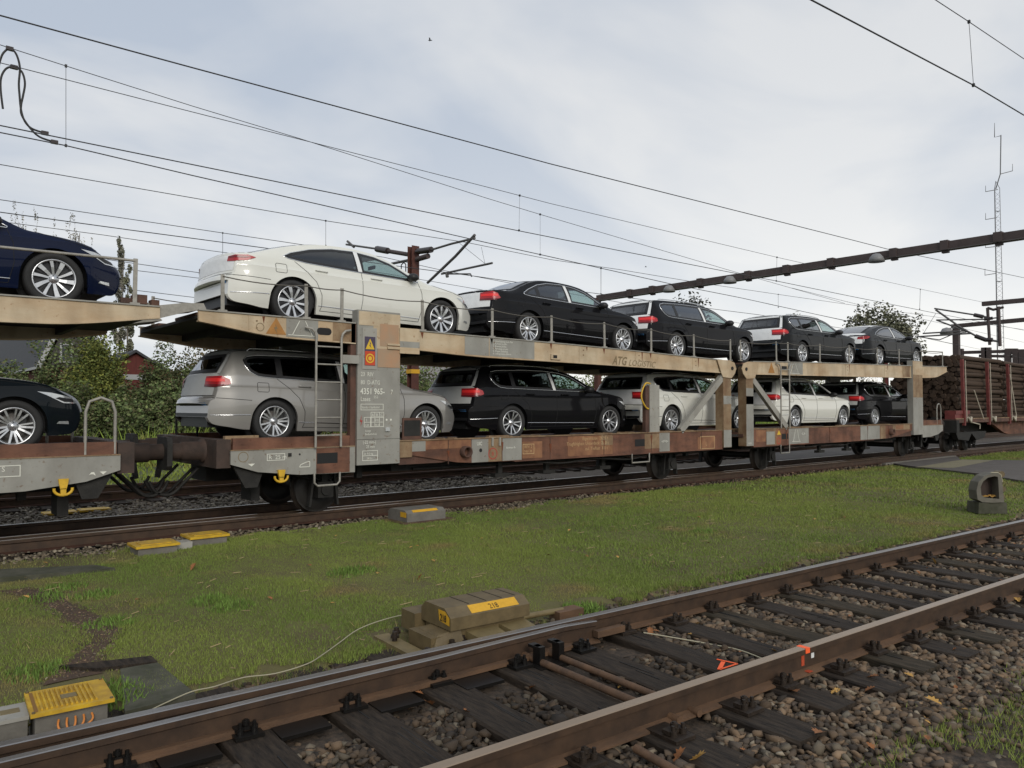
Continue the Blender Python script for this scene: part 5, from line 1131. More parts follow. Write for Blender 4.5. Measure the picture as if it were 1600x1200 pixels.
A1 = near_stones(-.5, 7.5, 1.35, 5.75, 1400, .034); A2 = near_stones(7.5, 16, 1.6, 5.75, 620, .037); A3 = near_stones(16, 32, 2.0, 5.6, 150, .04)
stones('ballast_stones', np.concatenate([A1[0], A2[0], A3[0]]), np.concatenate([A1[1], A2[1], A3[1]]), np.concatenate([A1[2], A2[2], A3[2]]))
def strip_stones(name, x0, x1, y0, y1, dens, sz, pal, wt, z0=-.235, drop=None):
    n = int((x1-x0)*(y1-y0)*dens); P = np.stack([rng.uniform(x0, x1, n), rng.uniform(y0, y1, n), z0+rng.uniform(-.02, .03, n)], -1)
    return stones(name, P, rng.uniform(sz*.6, sz*1.2, n), stone_cols(n, pal, wt))
PALE = [(.19, .165, .125), (.13, .105, .078), (.24, .215, .17), (.085, .07, .052)]
strip_stones('pale_ballast_stones', -1, 14, 13.6, 18.9, 140, .045, PALE, [.35, .3, .15, .2])
strip_stones('ballast_edge_stones', -1, 12, 10.75, 11.45, 500, .032, [(.12, .095, .065), (.16, .13, .09), (.07, .055, .04), (.22, .19, .14)], [.35, .3, .2, .15], -.19)
strip_stones('ballast_edge_stones', 12, 40, 10.9, 11.45, 150, .04, PAL, WT, -.19)
# ---- grass blades
def blades(name, x, y, z, h, w, cols, kind='stuff'):
    n = len(x); a = rng.uniform(0, 6.28, n); lx, ly = rng.normal(0, .45, n)*h, rng.normal(0, .45, n)*h
    dx, dy = np.cos(a)*w/2, np.sin(a)*w/2
    V = np.stack([np.stack([x-dx, y-dy, z-.01], -1), np.stack([x+dx, y+dy, z-.01], -1), np.stack([x+lx, y+ly, z+h], -1)], 1).reshape(-1, 3)
    F = np.arange(3*n).reshape(-1, 3); c = np.repeat(np.concatenate([cols, np.ones((n, 1))], 1), 3, 0)
    return np_mesh(name, V, F, 'grass_blade', cols=c, kind=kind)
G0, G1, G2, G3 = np.array((.19, .235, .050)), np.array((.14, .195, .040)), np.array((.24, .195, .075)), np.array((.13, .15, .03))
def grass_cols(x, y, dryb=0.0):
    a = np.clip(.5+pnoise(x, y, .8)*1.1+rng.normal(0, .14, len(x)), 0, 1)[:, None]; d = np.clip(pnoise(x+7, y-3, 1.3)*1.0+.7*pnoise(x-5, y*1.4, 3.1)-.35+dryb+rng.normal(0, .15, len(x)), 0, 1)[:, None]
    c = G0*a+G1*(1-a); c = c*(1-d)+G2*d; return c
def lawn_blades(x0, x1, y0, y1, dens, h, w, test):
    n = int((x1-x0)*(y1-y0)*dens); x = rng.uniform(x0, x1, n); y = rng.uniform(y0, y1, n); k = test(x, y); x, y = x[k], y[k]
    hh = h*rng.uniform(.4, 1.3, len(x))*(1+.5*np.clip(pnoise(x, y, 1.7), -1, 1.2)); return x, y, hh, np.full(len(x), w)*rng.uniform(.7, 1.3, len(x))
def edge_soft(x, y):
    q = x*NN.x+y*NN.y; s = x*DN.x+y*DN.y
    e = 5.42+.16*pnoise(x, y, 2.5)+.10*pnoise(x, y, 8)-.10*(s > 6)
    k = (q > e) & (y < 10.98+.08*pnoise(x, y, 3))
    k &= ~((x > 20.6) & (x < np.interp(y, [3.7, 8.6, 10.3, 11], [28, 30.3, 28.9, 30.7])) & (y < np.interp(x, [20.6, 21.9, 23.2, 24.6, 25.3, 31], [4.1, 6.5, 7.8, 10.2, 11.2, 11.2])))
    # bare worn path and slab
    px_ = np.interp(y, [5.1, 6.0, 7.0, 8.8, 9.3], [1.1, 1.12, 1.55, 1.40, 1.2]); bare = (np.abs(x-px_) < np.where(y < 6.0, .20, .10+.05*pnoise(x, y, 5))) & (y > 4.9) & (y < 9.2)
    k &= ~(bare & (rng.random(len(x)) < .93))
    k &= ~((y > 9.63) & (y < 10.1+.0*x) & (x < 2.1) & (rng.random(len(x)) < .85))
    k &= ~((y > 10.1) & (x < 2.6) & (rng.random(len(x)) < .8))
    k &= ~((np.abs(s-.55) < .55) & (q < 5.3)) & ~((s > 2.8) & (s < 4.3) & (q < 5.75) & (rng.random(len(x)) < .9))
    bp = pnoise(x*1.0+3, y*1.0, 2.2) > 1.0; k &= ~(bp & (rng.random(len(x)) < .55))
    return k
G = [lawn_blades(-1, 7, 4.8, 11.1, 7600, .021, .0075, edge_soft), lawn_blades(7, 15, 4.0, 11.1, 2700, .027, .012, edge_soft), lawn_blades(15, 38, 2.5, 11.1, 620, .040, .024, edge_soft)]
x, y, h, w_ = (np.concatenate([g[i] for g in G]) for i in range(4))
blades('grass', x, y, zl(x, y), h, w_, grass_cols(x, y))
# weeds and tufts: bigger leaves in clumps
def clumps(name, cx, cy, cr, n_each, h, w, zf, colr, spread=1.0):
    xs, ys, hs, cs = [], [], [], []
    for a, b, r in zip(cx, cy, cr):
        n = n_each; t = rng.uniform(0, 6.28, n); rr = r*np.sqrt(rng.random(n)); xs.append(a+rr*np.cos(t)); ys.append(b+rr*np.sin(t)); hs.append(h*rng.uniform(.4, 1.2, n)*(1-.5*(rr/r)**2))
        cs.append(np.array(colr)[rng.integers(0, len(colr), n)]*rng.uniform(.75, 1.25, (n, 1)))
    x, y, hh, c = map(np.concatenate, (xs, ys, hs, cs)); return blades(name, x, y, zf(x, y), hh, np.full(len(x), w), c)
zb = lambda x, y: np.full_like(x, -.23)
GR = [(.12, .20, .035), (.14, .22, .045), (.10, .16, .03)]
wp = [onZ(u, v, -.15) for u, v in ((100, 915), (70, 930), (150, 925), (170, 970), (330, 935), (360, 945), (540, 895), (560, 890), (910, 1010-60), (1100, 830), (180, 1090), (165, 1080), (60, 1050))]
clumps('weeds', [p.x for p in wp], [p.y for p in wp], [.22]*len(wp), 260, .07, .016, zl, GR)
pts = [nt_(rng.uniform(-1, 12), rng.uniform(5.15, 5.5)) for _ in range(150)]
clumps('edge_tufts', [p.x for p in pts], [p.y for p in pts], [.07]*150, 40, .085, .007, lambda x, y: np.full_like(x, -.2), [(.16, .16, .05), (.11, .16, .035), (.20, .17, .07)])
# green corner at lower right beyond the ballast shoulder
n = 60000; s = rng.uniform(3.2, 14, n); q = rng.uniform(.6, 2.6, n); lim = 2.18+.16*pnoise(s, q, 2.3)+.12*rng.normal(0, 1, n)*(rng.random(n) < .2); k = (q < lim); k &= (pnoise(s+3, q, 1.8) > -.75) | (q < 1.7); s, q = s[k], q[k]; x = s*DN.x+q*NN.x; y = s*DN.y+q*NN.y
blades('grass', x, y, np.full_like(x, -.25), rng.uniform(.03, .085, len(x)), np.full(len(x), .009), grass_cols(x, y, -.3)*1.0)
# verge behind the train: patchy grass and tall weeds
n = 26000; x = rng.uniform(-6, 60, n); y = rng.uniform(19.3, 26, n); blades('verge_grass', x, y, np.full_like(x, -.17), rng.uniform(.05, .16, n), np.full(n, .05), grass_cols(x, y)*np.array((1.25, 1.25, 1.0)))
n = 30000; x = rng.uniform(-8, 70, n); y = rng.uniform(25, 32, n); hz_ = .35+.45*(y-25)/7+.3*pnoise(x, y, .5); blades('tall_weeds', x, y, np.full_like(x, -.2)+rng.uniform(0, .6, n)*np.clip(hz_, .1, 2), np.clip(hz_, .2, 1.2)*rng.uniform(.4, 1.0, n), np.full(n, .07), grass_cols(x, y)*np.array((1.1, 1.15, .9)))

# dead stalks and taller tufts straying over the lawn
tx = rng.uniform(-.5, 16, 130); ty = rng.uniform(5.2, 10.9, 130); kk = edge_soft(tx, ty); tx, ty = tx[kk], ty[kk]
clumps('lawn_tufts', tx, ty, rng.uniform(.05, .16, len(tx)), 45, .075, .007, zl, [(.20, .21, .05), (.13, .18, .035), (.26, .21, .09)])
sx = rng.uniform(0, 14, 420); sy = rng.uniform(4.6, 10.9, 420); kk = (sx*NN.x+sy*NN.y) > 5.45; sx, sy = sx[kk], sy[kk]
n = len(sx); aa = rng.uniform(0, 6.28, n); ll = rng.uniform(.04, .13, n); zz0 = zl(sx, sy)+.02
V = np.stack([np.stack([sx, sy, zz0], -1), np.stack([sx+np.cos(aa)*ll, sy+np.sin(aa)*ll, zz0+.01], -1), np.stack([sx+np.cos(aa)*ll-np.sin(aa)*.004, sy+np.sin(aa)*ll+np.cos(aa)*.004, zz0+.014], -1), np.stack([sx-np.sin(aa)*.004, sy+np.cos(aa)*.004, zz0+.004], -1)], 1).reshape(-1, 3)
np_mesh('dead_stalks', V, np.arange(4*n).reshape(-1, 4), 'grass_blade', cols=np.repeat(np.array([[.30, .22, .12, 1]])*np.ones((n, 1)), 4, 0), kind='stuff')

ys_ = np.linspace(5.9, 9.3, 60); cxp = np.interp(ys_, [5.1, 6.0, 7.0, 8.8, 9.3], [1.1, 1.12, 1.55, 1.40, 1.2]); wd = .13+.05*pnoise(ys_*3, ys_, 2.5)
V = []; 
for y_, c_, w_ in zip(ys_, cxp, wd):
    for t_ in np.linspace(-1, 1, 7): V.append((c_+w_*t_, y_, 0))
V = np.array(V); V[:, 2] = zl(V[:, 0], V[:, 1])+.005; i = np.arange(59)[:, None]*7+np.arange(6)[None, :]
mat('bare_soil', (.085, .050, .030), .95, col2=(.05, .032, .02), scale=9, bump=.8, bscale=40)
np_mesh('bare_path', V, np.stack([i, i+7, i+8, i+1], -1).reshape(-1, 4), 'bare_soil', kind='structure', smooth=True)
n = 900; yy = rng.uniform(5.9, 9.3, n); xx = np.interp(yy, [5.1, 6.0, 7.0, 8.8, 9.3], [1.1, 1.12, 1.55, 1.40, 1.2])+rng.normal(0, .10, n)
stones('path_grit', np.stack([xx, yy, zl(xx, yy)+.004], -1), rng.uniform(.004, .016, n), stone_cols(n, PAL, WT))
# ------------------------------------------------------------------ lineside boxes, point machine, cables
def quad_prism(pts_bot, pts_top): 
    mb = MB(); mb._add(list(pts_bot)+list(pts_top), [[3, 2, 1, 0], [4, 5, 6, 7]]+[[i, (i+1) % 4, (i+1) % 4+4, i+4] for i in range(4)], False); return mb
def nbox(s0, s1, q0, q1, z0, z1):
    return quad_prism([nt_(s0, q0, z0), nt_(s1, q0, z0), nt_(s1, q1, z0), nt_(s0, q1, z0)], [nt_(s0, q0, z1), nt_(s1, q0, z1), nt_(s1, q1, z1), nt_(s0, q1, z1)])
pm = thing('point_machine', 'olive point machine with sloping cover and number 218 beside the foreground track', 'point machine', nt_(3.5, 5.2, -.16))
s0, s1, qa, qb = 3.14, 3.90, 4.98, 5.42
prof = [(qa, -.02), (qa, .075), (qa+.09, .135), (qb-.06, .135), (qb, .08), (qb, -.02)]
mb = MB(); n = len(prof); vs = [nt_(s0, q, z) for q, z in prof]+[nt_(s1, q, z) for q, z in prof]
mb._add(vs, [list(range(n)), list(range(2*n-1, n-1, -1))]+[[i, i+n, (i+1) % n+n, (i+1) % n] for i in range(n)], False); cov = mb.build('cover', 'machine_olive', pm)
for t in (.3, .52, .72, .9):
    s = s0+(s1-s0)*t; mb = MB(); mb.bar(nt_(s, qa+.10, .1365), nt_(s, qb-.06, .1365), .006, .003); mb.build('cover_seam', 'number_black', cov)
nb = nt_(s0-.002, 0); u_q = -NN
mb = MB(); mb._add([nt_(s0-.003, q, z) for q, z in ((qa+.012, .015), (qa+.16, .03), (qa+.175, .115), (qa+.075, .115), (qa+.012, .075))], [[0, 1, 2, 3, 4]], False); mb.build('number_plate', 'safety_yellow', cov, fix=False)
lettering('218', .075, nt_(s0-.006, qa+.145, .035), 'number_black', cov, ux=-NN, uy=(0, 0, 1), name='number', bold=.002, wx=.8)
sl_dir = (nt_(0, .09, .06)-nt_(0, 0, 0)).normalized()
nrm = DN.cross(sl_dir).normalized()
def onbev(s, t): return nt_(s, qa+.09*t, .075+.06*t)+nrm*.002
mb = MB(); mb._add([onbev(s0+.20, .12), onbev(s0+.66, .12), onbev(s0+.66, .90), onbev(s0+.20, .90)], [[0, 1, 2, 3]], False); mb.build('number_strip', 'safety_yellow', cov, fix=False)
lettering('218', .075, onbev(s0+.38, .22)+nrm*.002, 'number_black', cov, ux=DN, uy=sl_dir, name='number', wx=.8)
nbox(s0+.03, s1-.03, qa+.04, qb-.02, -.10, -.02).build('machine_body', 'machine_olive', pm)
nbox(s0-.06, s0+.30, qb-.0, qb+.22, -.12, .03).build('motor_box', 'machine_olive', pm)
nbox(s0-.16, s0-.02, qa+.02, qb-.08, -.16, -.05).build('end_wedge', 'machine_olive', pm)
mb = quad_prism([nt_(s0-.16, qa-.02, -.13), nt_(s0+.12, qa-.02, -.13), nt_(s0+.12, qb-.1, -.13), nt_(s0-.16, qb-.1, -.13)], [nt_(s0-.10, qa+.03, -.04), nt_(s0+.10, qa+.03, -.015), nt_(s0+.10, qb-.14, -.015), nt_(s0-.10, qb-.14, -.04)]); mb.build('front_casting', 'machine_olive', pm)
nbox(s0-.32, s0-.19, 4.80, 5.62, -.20, -.145).build('base_bar', 'machine_light', pm); nbox(s1+.02, s1+.14, 4.78, 5.5, -.20, -.15).build('base_bar', 'machine_light', pm)
for a, b in ((.16, .44), (.48, .74)):
    mb = quad_prism([nt_(s0+a, 4.70, -.16), nt_(s0+b, 4.70, -.16), nt_(s0+b, 5.02, -.16), nt_(s0+a, 5.02, -.16)], [nt_(s0+a+.03, 4.74, -.085), nt_(s0+b-.02, 4.74, -.085), nt_(s0+b, 5.02, -.05), nt_(s0+a, 5.02, -.05)]); mb.build('rod_cover', 'machine_light', pm)
for ds, q in ((-.12, 5.02), (-.25, 4.90), (-.25, 5.4), (.0, 4.96), (-.18, 5.5), (.12, 5.0)):
    mb = MB(); mb.cyl(nt_(s0+ds, q, -.15), nt_(s0+ds, q, -.075), .022, 6); mb.cyl(nt_(s0+ds, q, -.12), nt_(s0+ds, q, -.10), .036, 6); mb.build('anchor_bolt', 'fastening_iron', pm)
mb = MB(); mb.tube([nt_(s1-.05, 5.22, -.10), nt_(4.45, 5.21, -.11)], .026, 8); mb.build('drive_rod', 'machine_light', pm)
nbox(4.34, 4.62, 5.12, 5.26, -.19, -.10).build('rod_joint', 'rail_rust', pm)
# large yellow-lidded connection box at the left
jb = thing('junction_box', 'grey connection box with ribbed yellow lid and orange wires by the near rail', 'junction box', nt_(.62, 5.08, -.2))
nbox(.45, .80, 4.90, 5.22, -.24, .015).build('box_body', 'concrete', jb)
nbox(.425, .83, 4.86, 5.26, .016, .036).build('lid', 'lid_yellow', jb)
for i in range(12):
    s = .475+.024*i+.0*i
    if i in (5, 6, 7): 
        for a, b in ((4.90, 5.00), (5.12, 5.22)): nbox(s, s+.011, a, b, .0362, .046).build('lid_rib', 'lid_yellow', jb)
    else: nbox(s, s+.011, 4.90, 5.22, .0362, .046).build('lid_rib', 'lid_yellow', jb)
nbox(.585, .665, 5.025, 5.09, .0362, .041).build('lid_plate', 'machine_light', jb); nbox(.445, .462, 4.89, 5.23, .0362, .039).build('lid_slot', 'lid_slot', jb)
for s, q in ((.44, 4.875), (.815, 4.875), (.815, 5.245), (.44, 5.245)): mb = MB(); mb.cyl(nt_(s, q, .036), nt_(s, q, .044), .009, 6); mb.build('lid_bolt', 'machine_olive', jb)
for i, (s, e) in enumerate(((.56, .60), (.60, .62), (.64, .62), (.68, .64), (.72, .63))):
    mb = MB(); mb.tube(spline([nt_(s, 4.895, -.03), nt_(s-.005, 4.86, -.06), nt_(e-.01, 4.83, -.11), nt_(e+.01, 4.80, -.17)], 4), .006, 6); mb.build('orange_wire', 'cable_orange', jb)
tb = thing('terminal_box', 'small grey concrete terminal box left of the yellow-lidded box', 'junction box', nt_(.36, 5.05, -.2))
nbox(.27, .42, 4.95, 5.17, -.22, -.012).build('box_body', 'concrete', tb); nbox(.26, .425, 4.94, 5.18, -.011, .01).build('lid', 'wagon_grey_light', tb); nbox(.30, .39, 5.03, 5.10, .0102, .013).build('lid_label', 'machine_light', tb)
yb = thing('junction_box', 'yellow box corner cut off by the left edge beside the terminal box', 'junction box', nt_(.18, 5.0, -.2)); nbox(.10, .235, 4.95, 5.2, -.2, -.10).build('box_body', 'concrete', yb); nbox(.09, .25, 4.93, 5.22, -.10, -.04).build('lid', 'lid_yellow', yb)
mb = MB(); P = [onZ(u, v, -.125) for u, v in ((-40, 1172), (0, 1160), (60, 1152), (105, 1143), (140, 1130), (180, 1124), (215, 1116), (255, 1098), (300, 1083), (335, 1074), (380, 1056), (430, 1052), (480, 1040), (505, 1022), (530, 1002), (560, 984), (600, 970), (640, 958))]
for i, p in enumerate(P): p.z += .012*math.sin(i*1.7)
mb.tube(spline(P+[nt_(s0-.02, qb+.05, -.02)], 4), .0042, 6); o = mb.build('cable', 'cable_white'); tag(o, 'thin white cable trailing across the grass to the point machine', 'cable')
mb = MB(); P = [onZ(u, v, -.11) for u, v in ((-10, 1160), (20, 1152), (45, 1133), (68, 1121))]; mb.tube(spline(P, 4), .007, 6); o = mb.build('cable', 'cable_yellow'); tag(o, 'short yellow green earth cable in front of the terminal box', 'cable')
mb = MB(); P = [nt_(s, q, z) for s, q, z in ((4.62, 4.40, -.15), (4.75, 4.2, -.165), (4.92, 3.95, -.19), (4.95, 3.7, -.18), (4.93, 3.4, -.19), (4.98, 3.2, -.2))]; mb.tube(spline(P, 5), .005, 6); o = mb.build('cable', 'cable_white'); tag(o, 'thin pale wire lying between the sleepers right of the point blade', 'cable')
# boxes beside the train track
def lid_box(x0, x1, y0, y1, h, label, lid='lid_yellow', body='concrete'):
    t = thing('cable_box', label, 'junction box', ((x0+x1)/2, (y0+y1)/2, -.17)); mb = MB(); mb.bb(x0, x1, y0, y1, -.2, h-.03); mb.build('box_body', body, t)
    mb = MB(); mb.bb(x0-.03, x1+.03, y0-.03, y1+.03, h-.03, h); mb.build('lid', lid, t); mb = MB(); mb.bb(x0+.05, x1-.05, y0+.05, y1-.05, h, h+.008); mb.build('lid_panel', lid, t); return t
lid_box(2.62, 3.08, 10.25, 10.62, -.04, 'grey cable box with flat yellow lid, left of the pair beside the train'); lid_box(3.34, 3.80, 10.50, 10.86, -.035, 'grey cable box with flat yellow lid, right of the pair beside the train')
mb = MB(); mb.bb(3.10, 3.31, 10.38, 10.6, -.2, -.07); o = mb.build('concrete_block', 'wagon_grey_light'); tag(o, 'small pale block between the two yellow-lidded cable boxes', 'block')
mp_ = thing('point_machine', 'grey covered box with yellow stripe beside the train track under the large pillar', 'point machine', (7.0, 10.75, -.17))
prof = [(10.42, -.15), (10.42, -.02), (10.50, .03), (10.92, .03), (11.0, -.02), (11.0, -.15)]
mb = MB(); mb.prism(prof, 6.62, 7.36, 'x'); mb.build('cover', 'concrete', mp_)
mb = MB(); mb._add([(6.74, 10.435, -.008), (7.22, 10.435, -.008), (7.22, 10.485, .024), (6.74, 10.485, .024)], [[0, 1, 2, 3]], False); mb.v = [(a, b-.002, c+.003) for a, b, c in mb.v]; mb.build('yellow_stripe', 'safety_yellow', mp_, fix=False)
mb = MB(); mb.bb(6.615, 6.619, 10.45, 10.62, -.08, 0); mb.build('number_plate', 'safety_yellow', mp_); mb = MB(); mb.bb(6.5, 7.5, 10.35, 11.05, -.2, -.15); mb.build('base_plate', 'rust_deck', mp_)
for i, (a, b) in enumerate((((70, 804), (118, 798)), ((126, 799), (170, 793)))):
    p, q = onZ(*a, -.19), onZ(*b, -.19); mb = MB(); mb.box(((p.x+q.x)/2, (p.y+q.y)/2+.1, -.20), (q.x-p.x, .34, .035)); o = mb.build('trough_hatch', 'lid_yellow'); tag(o, ('left' if i == 0 else 'right')+' one of two dull yellow lids in the pale ballast behind the train rail', 'lid')
# dwarf signal on a concrete foot
ds = thing('dwarf_signal', 'low grey shunting signal with D-shaped hood on a concrete foot at the right', 'railway signal', (14.95, 4.9, -.2))
c0 = Vector((14.95, 4.9, 0)); e1 = -NN; e1 = (RT*1.0).normalized(); e2 = Vector((0, 0, 1)); e3 = e1.cross(e2).normalized()    # e3 points away from the track's left end
if e3.dot(FW) > 0: e3 = -e3
def dv(a, b, c=0): return c0+e1*a+e2*b+e3*c
scl = 15.0*0+1
dep = (c0-EYEV).dot(FW); px_m = dep/1200
H_ = lambda u, v: ((u-1550)*px_m, EYE+(636-v)*px_m)
mb = MB(); f = [H_(1528, 801), H_(1573, 801), H_(1572, 784), H_(1529, 784)]
mb._add([dv(a, b, .12) for a, b in f]+[dv(a, b, -.22) for a, b in f], [[0, 1, 2, 3], [7, 6, 5, 4], [0, 4, 5, 1], [1, 5, 6, 2], [2, 6, 7, 3], [3, 7, 4, 0]], False); mb.build('concrete_foot', 'concrete_mossy', ds)
Do = [(1526, 779), (1524.5, 765), (1528, 752), (1537, 743), (1550, 738), (1560, 738.5), (1564, 745), (1567, 783), (1550, 784), (1533, 783)]
Di = [(1532, 772), (1531, 760), (1535, 751), (1543, 745), (1553, 743), (1558, 744), (1558.5, 748), (1559.5, 778), (1550, 777.5), (1537, 776)]
O, I = [H_(*p) for p in Do], [H_(*p) for p in Di]; n = len(O)
vs = [dv(a, b, .14) for a, b in O]+[dv(a, b, .14) for a, b in I]+[dv(a, b, -.10) for a, b in O]+[dv(a, b, -.06) for a, b in I]
fs = []
for i in range(n):
    j = (i+1) % n; fs += [[i, j, n+j, n+i], [i, 2*n+i, 2*n+j, j], [n+i, n+j, 3*n+j, 3*n+i]]
mb = MB(); mb._add(vs, fs+[[2*n+i for i in range(n)]], False); mat('signal_grey', (.125, .115, .09), .7, var=.2, scale=6); mb.build('hood', 'signal_grey', ds)
mb = MB(); mb._add([dv(a, b, -.05) for a, b in I], [list(range(n))], False); mb.build('signal_face', 'buffer_brown', ds)
mb = MB(); 
for u, v, r in ((1571, 741, .055), (1573, 764, .05), (1570, 776, .06)): a, b = H_(u, v); mb.cyl(dv(a, b, .02), dv(a, b, -.14), r, 12)
a, b = H_(1570, 738); a2, b2 = H_(1571, 783); mb.tube([dv(a, b, -.06), dv(a2, b2, -.06)], .045, 8); mb.build('rear_housing', 'machine_olive', ds)
mb = MB(); mb.tube([dv(*H_(u, v), .12) for u, v in ((1548, 737.4), (1559, 737.5), (1564, 741), (1566, 752))], .009, 6); mb.build('white_wire', 'cable_white', ds)
for i in range(7):
    a, b = H_(1540+3*i, 775+random.uniform(-1.5, 1)); mb = MB(); mb.box(dv(a, b, .03), (.07, .05, .012), Matrix.Rotation(random.uniform(0, 3), 3, 'Z') @ Matrix.Rotation(random.uniform(-.6, .6), 3, 'X')); o = mb.build('fallen_leaf', 'leaf_gold'); tag(o, 'yellow autumn leaf caught inside the shunting signal hood', 'leaf', 'leaves in the signal hood')
# fallen leaves
def leaf(p, size, m, label, grp=None, tilt=None, yaw=None, up_=0.0):
    out_ = [(0, -.5), (.16, -.42), (.12, -.26), (.34, -.22), (.22, -.05), (.42, .08), (.24, .16), (.28, .36), (.10, .34), (0, .56), (-.10, .34), (-.28, .36), (-.24, .16), (-.42, .08), (-.22, -.05), (-.34, -.22), (-.12, -.26), (-.16, -.42)]
    rot = Matrix.Rotation(yaw if yaw is not None else random.uniform(0, 6.28), 3, 'Z') @ Matrix.Rotation(tilt if tilt is not None else random.uniform(-.7, .7), 3, 'X')
    vs = [Vector(p)+rot @ Vector((a*size, b*size, .18*size*abs(a)*2)) for a, b in out_]+[Vector(p)+rot @ Vector((0, b*size, 0)) for b in (-.5, 0, .56)]
    mb = MB(); n = len(out_); vs = [Vector(p)+rot @ Vector((a*size, b*size, .2*size*abs(a)*2)) for a, b in out_]; c = Vector(p); vs.append(c)
    mb._add(vs, [[i, (i+1) % n, n] for i in range(n)], False); o = mb.build('fallen_leaf', m, fix=False); tag(o, label, 'leaf', grp); return o
LV = [(1363, 1062, .09, 'leaf_brown', 'curled brown leaf on the sleeper end right of the orange paint mark'), (1280, 1150, .11, 'leaf_brown', 'upright brown oak leaf on the ballast near the bottom edge'), (1240, 1085, .11, 'leaf_brown', 'brown leaf leaning against the near rail chair'), (1458, 1100, .10, 'leaf_gold', 'pale gold leaf lying on the ballast at the right'), (1497, 1064, .07, 'leaf_red', 'small dark red leaf on the ballast at the right'),
      (1090, 1190, .12, 'leaf_gold', 'gold brown oak leaf at the bottom edge beside the near rail'), (1062, 1186, .10, 'leaf_brown', 'brown leaf on the dark sleeper at the bottom edge'), (1016, 990, .08, 'leaf_brown', 'orange brown leaf between the rails right of the point blade'), (670, 1103, .10, 'leaf_brown', 'brown leaf standing on the stones between the rails at the lower middle'), (1459, 879, .09, 'leaf_gold', 'pale gold leaf under the far rail at the right'), (1578, 846, .08, 'leaf_brown', 'orange leaf under the far rail at the right edge'), (1590, 940, .09, 'leaf_gold', 'yellow leaf beside the near rail at the right edge'), (656, 905, .10, 'leaf_brown', 'orange leaf on the lawn above the point machine'), (302, 888, .10, 'leaf_brown', 'orange brown leaf on the lawn below the cable boxes'), (1365, 1095-30, .08, 'leaf_brown', None)]
for u, v, s_, m, lab in LV:
    if lab is None: continue
    p = onZ(u, v, -.185 if v > 860 and u > 600 and not (u == 656) else -.14); p.z += .02; leaf(p, s_, m, lab, tilt=random.uniform(.2, 1.1))
for i in range(80):
    p = nt_(random.uniform(2, 13), random.uniform(2.0, 5.3), -.18); leaf(p, random.uniform(.035, .08), random.choice(['leaf_brown', 'leaf_brown', 'leaf_gold']), 'small fallen brown leaf scattered on the ballast of the foreground track', 'small leaves on the ballast')

for i in range(30):
    x, y = random.uniform(1, 16), random.uniform(6, 10.8)
    if x*NN.x+y*NN.y < 5.7: continue
    leaf((x, y, -.13), random.uniform(.04, .075), random.choice(['leaf_brown', 'leaf_gold']), 'small fallen leaf scattered on the lawn between the tracks', 'small leaves on the lawn', tilt=random.uniform(-.4, .4))
# ------------------------------------------------------------------ overhead line
mat('wire_dark', (.030, .030, .032), .6); mat('cable_black', (.02, .02, .02), .6); mat('gantry_brown', (.062, .045, .042), .65, var=.2, scale=3); mat('gantry_grey', (.095, .090, .088), .6)
mat('post_red', (.105, .038, .026), .7, col2=(.06, .022, .016), scale=4); mat('lamp_dome', (.20, .20, .20), .5); mat('mast_steel', (.17, .17, .175), .5, .3); mat('insulator', (.035, .027, .027), .3)
def wire(pts, Y, r, label, ext=True, grp='overhead wires', sub=None):
    P = [onY(u, v, Y if not isinstance(Y, (list, tuple)) else Y[i]) for i, (u, v) in enumerate(pts)]
    if ext:
        P = [P[0]+(P[0]-P[1])*(1.5)]+P
    mb = MB(); mb.tube(P, r, 5); o = mb.build('overhead_wire', 'wire_dark'); tag(o, label, 'wire', grp); return P
wire([(0, 24), (300, 105.5), (860, 256), (1320, 372), (1390, 390), (1600, 434)], 11.9, .011, 'thick highest wire crossing the whole sky from the top left')
wire([(0, 98), (300, 174.8), (470, 218), (760, 292), (860, 318), (1214, 402), (1257, 411.7), (1430, 450), (1535, 472)], 12.3, .006, 'thin carrier wire with droppers that passes just under the thick wire')
wire([(0, 70), (103, 103), (300, 165.5), (470, 217), (760, 309.5), (844, 335), (1155, 426.8), (1320, 474)], 12.9, .006, 'thin carrier wire crossing the other carrier wire in the upper left sky')
wire([(0, 196), (300, 257), (760, 350.5), (860, 370.5), (1148, 426.8), (1213, 439), (1320, 461), (1460, 489), (1600, 516)], 12.3, .009, 'upper of the two contact wires over the train')
wire([(0, 207), (103, 227.5), (300, 274), (760, 379), (844, 397.7), (1050, 444), (1156, 465), (1320, 501), (1500, 540)], 12.9, .009, 'lower of the two contact wires over the train')
wire([(0, 257), (300, 309), (509, 345), (730, 379), (860, 405.5), (970, 421.5), (1085, 440.7), (1216, 460), (1320, 475), (1600, 515)], 17.6, .0085, 'carrier wire over the track behind the train')
wire([(0, 312), (348, 364), (437, 377), (600, 402), (685, 421), (790, 441), (1000, 478), (1300, 530)], 21.0, .009, 'faint wire behind the white fastback roof, upper of three')
wire([(0, 331.5), (200, 359), (388, 384), (600, 413), (745, 432), (912, 456), (966, 463), (1100, 481), (1187, 492), (1420, 530)], 17.6, .010, 'contact wire over the track behind the train')
wire([(0, 346), (160, 367), (331, 392), (600, 427), (741, 451), (1000, 490)], 21.0, .008, 'faint wire behind the white fastback roof, lowest of three')
wire([(150, 403), (303, 425), (600, 466), (900, 510)], 30, .012, 'distant wire low behind the left wagon railing, upper'); wire([(150, 415), (303, 433.7), (600, 470), (900, 508)], 32, .012, 'distant wire low behind the left wagon railing, lower'); wire([(150, 446), (297, 464), (600, 498), (900, 532)], 36, .014, 'distant wire just above the gap between the wagon decks')
